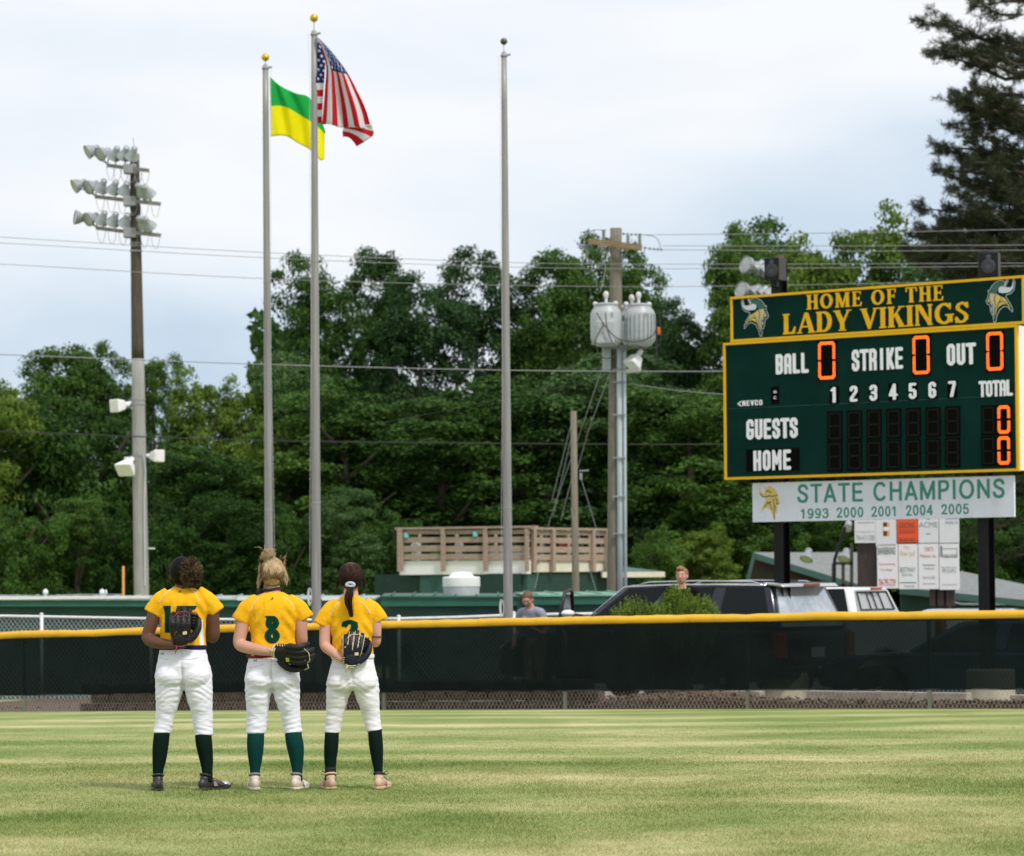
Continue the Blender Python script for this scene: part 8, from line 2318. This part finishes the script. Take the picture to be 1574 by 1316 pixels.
b = MB(); b.ell(bc, (.028, .028, .030), 14, 10); b.build('hair_knot', M['hair_blonde'], root2, smooth=True)
b = MB()
q = [(X2(421) + .066 * math.cos(a), Y2 + .012 + .066 * math.sin(a), Z2(906 + 1.6 * math.sin(a * 2))) for a in np.linspace(0, 2 * math.pi, 24)]
b.tube(q, [(.006, .010)] * 24, 7, cap=False); b.tube([(X2(403), Y2 - .02, Z2(906)), (X2(398), Y2 - .01, Z2(910)), (X2(396), Y2, Z2(914))], [.010, .014, .004], 6)
b.build('neck_band', M['band_black'], root2, smooth=True)
# player 3: sleek brown hair, scrunchie and ponytail
hair_cap(root3, TT3, RM3, 1.0, M['hair_brown'], disp=streaks(.0025, 100, 5))
rt = Vector((X3(541.5), Y3 - .115, Z3(897)))
b = MB()
for j in range(26):
    a = j / 26 * 2 * math.pi; b.ell(rt + Vector((math.cos(a) * .026, -.004 + rs.normal(0, .003), math.sin(a) * .014)), (.013, .014, .011), 8, 6)
remeshed(b, 'scrunchie', M['scrunchie'], root3, .004, 1)
paths = []
for i in range(800):
    a = rs.uniform(-1.5, 1.5); z = rs.uniform(-.06, .095); st = TT3((math.sin(a) * .086 * math.sqrt(max(.05, 1 - (z / .11) ** 2)), -math.cos(a) * .098 * math.sqrt(max(.05, 1 - (z / .115) ** 2)), z)); hc = TT3((0, -.008, .004)); p = []
    for f_ in (0, .2, .4, .6, .8, .93):
        dd = (st - hc).normalized().lerp((rt - hc).normalized(), f_).normalized(); p.append(hc + Vector((dd.x * .088, dd.y * .104, dd.z * .101)) + dd * rs.uniform(-.001, .0045))
    paths.append(p + [rt])
for i in range(620):
    ph = rs.uniform(0, 6.28); sp_ = abs(rs.normal(0, 1)); q = []
    ox, oy = rs.normal(0, 1), rs.normal(0, 1)
    ln = rs.uniform(.72, 1.0)
    for j in range(9):
        t_ = j / 8 * ln; wd = .0145 * math.sin(min(1, .25 + t_) * 2.6) + .002
        q.append(Vector((X3(541.5 - 2.6 * math.sin(t_ * 2.6) + 3.2 * t_ * t_) + ox * wd * .62 + .004 * math.sin(t_ * 9 + ph * .25), Y3 - .125 - .018 * math.sin(t_ * 3) + oy * wd * .5, Z3(900 + 47 * t_))))
    paths.append(q)
for q_ in (-1, 1):
    for i in range(70):
        st = Vector((X3(541 + q_ * 18), Y3 + rs.uniform(-.02, .05), Z3(891 + rs.normal(0, 3)))); paths.append([st, st + Vector((q_ * rs.uniform(.006, .02), 0, -.012)), st + Vector((q_ * rs.uniform(.004, .03), 0, -rs.uniform(.015, .045)))])
strands(paths, .0017, 'hair_strands', M['hair_brown'], root3)
b = MB(); limb(b, [(X3(541), Y3 - .115, Z3(899), .016), (X3(539.5), Y3 - .128, Z3(910), .019), (X3(540), Y3 - .130, Z3(925), .016), (X3(542), Y3 - .127, Z3(940), .007)], 10, 4); b.build('ponytail', M['hair_brown'], root3, smooth=True)
b = MB(); q = [(X3(579.5) + .040 * math.cos(a), Y3 + .004 + .040 * math.sin(a), Z3(977)) for a in np.linspace(0, 2 * math.pi, 16)]; b.tube(q, .0045, 6, cap=False); b.build('wristband', M['lace_black'], root3, smooth=True)

# ---- gloves
def glove(label, wrist, dirv, nrm, s, leather, lace, spread=.9, stripes=False, web=True, flat=1.0, laces_extra=0, lining=None, bend=0.25, tag_m=None):
    """fielder's glove seen from its back: wrist point, way the fingers point, way the back of the hand faces"""
    w0 = Vector(wrist); d = Vector(dirv).normalized(); n_ = Vector(nrm); n_ = (n_ - d * d.dot(n_)).normalized(); t_ = d.cross(n_)
    r = thing('softball_glove', label, 'glove', tuple(w0))
    a = lambda x, y, z: w0 + (t_ * x + d * y + n_ * z) * s
    b = MB()
    M3 = Matrix((t_, d, n_)).transposed()
    b.ell(a(0, .055, 0), (.062 * s, .065 * s, .034 * s * flat), 16, 12, M3); b.ell(a(.0, .11, -.008), (.070 * s, .055 * s, .030 * s * flat), 16, 12, M3)
    b.ell(a(.0, .012, -.002), (.046 * s, .028 * s, .030 * s), 14, 10, M3)
    tips = []
    for i, (x0, x1, L) in enumerate(((-.054, -.078, .205), (-.020, -.032, .238), (.016, .016, .246), (.050, .060, .232))):
        x1 = x0 + (x1 - x0) * spread
        pts = [(x0 * .8, .07, .006), (x0, .12, .014), (x0 + (x1 - x0) * .6, .17, .012), (x1, L, -.012 - bend * .05), (x1 * .97, L + .012, -.03 - bend * .08)]
        limb(b, [(*a(*p), r_ * s) for p, r_ in zip(pts, (.020, .0215, .0205, .018, .012))], 10, 4); tips.append(pts)
    th = [(.055, .04, 0), (.095, .08, .0), (.118, .13, -.008), (.120, .175, -.028), (.112, .20, -.045)]
    limb(b, [(*a(*p), r_ * s) for p, r_ in zip(th, (.026, .026, .023, .019, .012))], 10, 4)
    gl = remeshed(b, 'shell', M[leather], r, .0045, 2, lambda w, nr: .0016 * pn(w, (40, 40, 40), s * 9))
    if web:
        b = MB()
        for k in range(5):
            y = .135 + k * .020; b.tube([a(.058, y, -.012), a(.088, y + .004, -.022), a(.114, y - .012, -.022)], .0065 * s, 6)
        for x in (.070, .086, .102): b.tube([a(x, .125, -.014), a(x, .175, -.024), a(x, .225, -.032)], .0065 * s, 6)
        b.ell(a(.086, .165, -.030), (.034 * s, .060 * s, .006 * s), 12, 8, M3)
        b.build('web', M[leather], r, smooth=True)
    b = MB()
    for i, pts in enumerate(tips):
        if stripes:
            for sgn in (-1, 1):
                q = []
                for tt in np.linspace(.2, 3.9, 12):
                    v = cspline([(j, *p) for j, p in enumerate(pts)], tt); q.append(a(v[0] + sgn * .0165, v[1], v[2] + .0125))
                b.tube(q, .0028 * s, 5)
    for k in range(4 + laces_extra):
        i = k % 3
        p0, p1_ = tips[i][3], tips[i + 1][3]
        yy = -.008 - .03 * (k // 3); b.tube([a(p0[0], p0[1] + yy, .006), a((p0[0] + p1_[0]) / 2, p0[1] + yy + .004, .002), a(p1_[0], p1_[1] + yy, .006)], .0032 * s, 5)
    for k in range(5):
        y = .02 + .016 * k; b.tube([a(-.058 - .002 * k, y, .012), a(-.050, y + .007, .022)], .003 * s, 5)
    b.tube([a(-.038, .010, .026), a(-.010, .004, .034), a(.018, .006, .034), a(.040, .014, .024)], .0035 * s, 5)
    for q_ in ((-.02, -.03, .03), (-.028, -.045, .028)):
        b.tube([a(-.02, .006, .032), a(q_[0], q_[1] * .5, q_[2] + .01), a(*q_)], .0028 * s, 5)
    if laces_extra:
        b.tube([a(.065, .225, -.01), a(.10, .235, -.02), a(.118, .205, -.02)], .004 * s, 5)
    b.build('lacing', M[lace], r, smooth=True)
    if lining:
        b = MB(); b.tube([a(-.040, .004, -.004), a(-.02, -.008, .018), a(.02, -.008, .018), a(.040, .004, -.004), a(.02, -.006, -.024), a(-.02, -.006, -.024), a(-.040, .004, -.004)], .009 * s, 7); b.build('wrist_lining', M[lining], r, smooth=True)
    if tag_m:
        b = MB(); b.prism([a(.020, .085, .036), a(.048, .090, .034), a(.044, .112, .034), a(.018, .105, .036)], n_ * .003); b.build('label', M[tag_m], r)
    return r
glove('black glove with red lacing held upright behind the back of the left player', (X1(281.5), Y1 - .185, Z1(992)), (.04, -.10, 1), (0, -1, -.1), 1.05, 'leather', 'lace_red', .35, laces_extra=3, bend=.8, tag_m='lace_cream')
glove('black glove with cream and yellow lacing pointing right behind the middle player', (X2(425), Y2 - .20, Z2(1000)), (1, -.05, -.13), (.0, -1, -.45), 1.08, 'leather', 'lace_cream', .25, laces_extra=4, lining='fleece', bend=.4, tag_m='lace_yellow')
glove('navy black glove with pale piping along its fingers behind the ponytailed player', (X3(541), Y3 - .17, Z3(1021)), (.16, -.02, 1), (.06, -1, .05), .97, 'leather_navy', 'lace_cream', .55, stripes=True, lining='fleece', bend=.3, tag_m='lace_cream')

# ---- the two boys behind the fence
def boy(K):
    base = K['base']; z0 = base.z; x0 = base.x; D = base.y; f = K['face']    # f: heading of the face, radians about z, 0 = +y
    r = thing('person', K['label'], 'person', tuple(base))
    H = K['H']; Rf = Matrix.Rotation(f, 3, 'Z'); W_ = lambda x, y, z: Vector((x0, D, z0)) + Rf @ Vector((x, y, z)) * H / 1.75
    k = H / 1.75; ln = K.get('lean', 0)
    sh_y = ln * .42
    b = MB()
    hd = W_(0, sh_y * 1.35 + K.get('hd', .03), 1.62 - ln * .22)
    Rm, T_ = head_mb(b, hd, f + K.get('turn', 0), K.get('pitch', 0), 1.06 * k)
    nk = W_(0, sh_y * .95, 1.44 - ln * .12)
    limb(b, [(*hd, .052 * k), (*(hd.lerp(nk, .6)), .056 * k), (*nk, .070 * k)], 14, 4)
    tor = [(0, sh_y * .95, 1.43 - ln * .12, .13, .075), (0, sh_y * .8, 1.36 - ln * .1, .185, .10), (0, sh_y * .5, 1.18 - ln * .05, .165, .105), (0, .0, .98, .145, .10), (0, 0, .86, .16, .11)]
    def torso(bb, g):
        cs = [W_(x, y, z) for x, y, z, _, _ in tor]; pts = [(*c, a * g * k, e * g * k) for c, (_, _, _, a, e) in zip(cs, tor)]
        # elliptical section across the shoulders
        q, rr = [], []
        kn = [(i, *p) for i, p in enumerate(pts)]
        vs, fs = [], []; nn = 22; KK = 17
        for j, tt in enumerate(np.linspace(0, len(pts) - 1, KK)):
            v = cspline(kn, tt); c = Vector(v[:3])
            for m_ in range(nn):
                a = 2 * math.pi * m_ / nn; vs.append(c + Rf @ Vector((math.cos(a) * v[3], math.sin(a) * v[4], 0)))
        for j in range(KK - 1):
            for m_ in range(nn): fs.append((j * nn + m_, j * nn + (m_ + 1) % nn, (j + 1) * nn + (m_ + 1) % nn, (j + 1) * nn + m_))
        fs.append(tuple(range(nn - 1, -1, -1))); fs.append(tuple(range((KK - 1) * nn, KK * nn))); bb.add(vs, fs)
    torso(b, .9)
    for q, arm in ((-1, K['armL']), (1, K['armR'])):
        pts = [W_(*p) for p in arm]; rr = [.052, .046, .040, .032, .026]
        limb(b, [(*p, rr[i] * k) for i, p in enumerate(pts)], 12, 5)
        hand_mb(b, pts[-1], Rf @ Vector(K['hand%s' % ('L' if q < 0 else 'R')]), Rf @ Vector((0, -1, 0)), 1.0 * k, .25, q, .35)
        limb(b, [(*W_(q * .09, 0, .88), .085 * k), (*W_(q * .10, .02, .48), .058 * k), (*W_(q * .10, -.01, .28), .050 * k), (*W_(q * .10, -.01, .07), .034 * k)], 12, 4)
    remeshed(b, 'body', M[K['skin']], r, .008, 3); face_parts(r, Rm, T_, K['hair'], 1.06 * k)
    b = MB(); torso(b, 1.0)
    for q, arm in ((-1, K['armL']), (1, K['armR'])):
        p0, p1_ = W_(*arm[0]), W_(*arm[1]); p2_ = W_(*arm[2]); e = p0.lerp(p1_, .98)
        limb(b, [(*W_(q * .06, sh_y * .9, 1.40 - ln * .11), .075 * k), (*p0, .070 * k), (*p0.lerp(e, .6), .066 * k), (*e, .064 * k)], 14, 4)
    remeshed(b, 't_shirt', M[K['shirt']], r, .009, 4, lambda w, nr: .006 * pn(w, (7, 7, 10), 3) + .003 * pn(w, (20, 20, 22), 1))
    b = MB()
    for q in (-1, 1): limb(b, [(*W_(q * .08, 0, .93), .115 * k), (*W_(q * .10, .01, .70), .095 * k), (*W_(q * .10, .02, .46), .082 * k)], 14, 4)
    remeshed(b, 'shorts', M[K['legs']], r, .009, 3)
    for q in (-1, 1):
        b = MB(); b.ell(W_(q * .10, -.01, .045), (.045 * k, .06 * k, .045 * k), 12, 8, Rf); b.ell(W_(q * .10, .10, .035), (.045 * k, .10 * k, .034 * k), 12, 8, Rf); remeshed(b, 'shoe', M['shoe_black'], r, .007, 2)
    b = MB(); c = T_((0, -.014, .020)); s_ = 1.06 * k
    b.ell(c, (.082 * s_, .094 * s_, .090 * s_), 20, 14, Rm); b.ell(T_((0, -.05, -.03)), (.066 * s_, .050 * s_, .050 * s_), 14, 10, Rm)
    if K['quiff']: b.ell(T_((.010, .055, .085)), (.052 * s_, .042 * s_, .034 * s_), 12, 8, Rm); b.ell(T_((.0, .035, .105)), (.030 * s_, .030 * s_, .024 * s_), 10, 7, Rm)
    # keep the forehead and face free
    cut = T_((0, .112, -.040)); nrm_ = (Rm @ Vector((0, 1, -.85))).normalized()
    b.v = [tuple(Vector(v) - nrm_ * max(0, (Vector(v) - (T_((0, .070, .040)))).dot(nrm_)) * 1.0) for v in b.v]
    remeshed(b, 'hair', M[K['hair']], r, .006, 1, lambda w, nr: .006 * pn(w, (60, 60, 35), 2))
    return r, T_, Rm
q = P(1048, 900, 50.2); zf = -.10
top_ = P(1048, 864, 50.2).z
boy(dict(base=Vector((q.x, 50.2, zf - .03)), H=(top_ - zf) * .985, face=math.pi + .10, turn=-.42, label='young man with swept up light brown hair and black t-shirt standing behind the juniper bush', skin='skin_pink', hair='hair_ginger', shirt='black_shirt', legs='denim', quiff=True,
     armL=[(-.185, 0, 1.37), (-.225, -.01, 1.16), (-.235, 0, 1.06), (-.20, .10, .96), (-.12, .16, .98)], armR=[(.185, 0, 1.37), (.225, -.01, 1.16), (.235, 0, 1.06), (.22, .08, .92), (.18, .16, .82)], handL=(.5, .6, .0), handR=(0, .3, -1)))
q = P(828, 930, 55.0)
boy(dict(base=Vector((P(822, 930, 55).x, 55.0, -.44)), H=1.80, face=math.pi - .55, turn=.30, pitch=.55, lean=.30, hd=.04, label='boy in a grey t-shirt looking down behind the fence beside the bare flagpole', skin='skin_pink', hair='hair_mid', shirt='grey_shirt', legs='shorts', quiff=False,
     armL=[(-.185, .11, 1.33), (-.25, .10, 1.14), (-.24, .14, 1.03), (-.12, .24, 1.10), (-.03, .275, 1.16)], armR=[(.185, .11, 1.33), (.24, .08, 1.14), (.25, .10, 1.04), (.22, .24, .96), (.18, .32, .92)], handL=(.55, .05, .85), handR=(-.2, .4, -.4)))
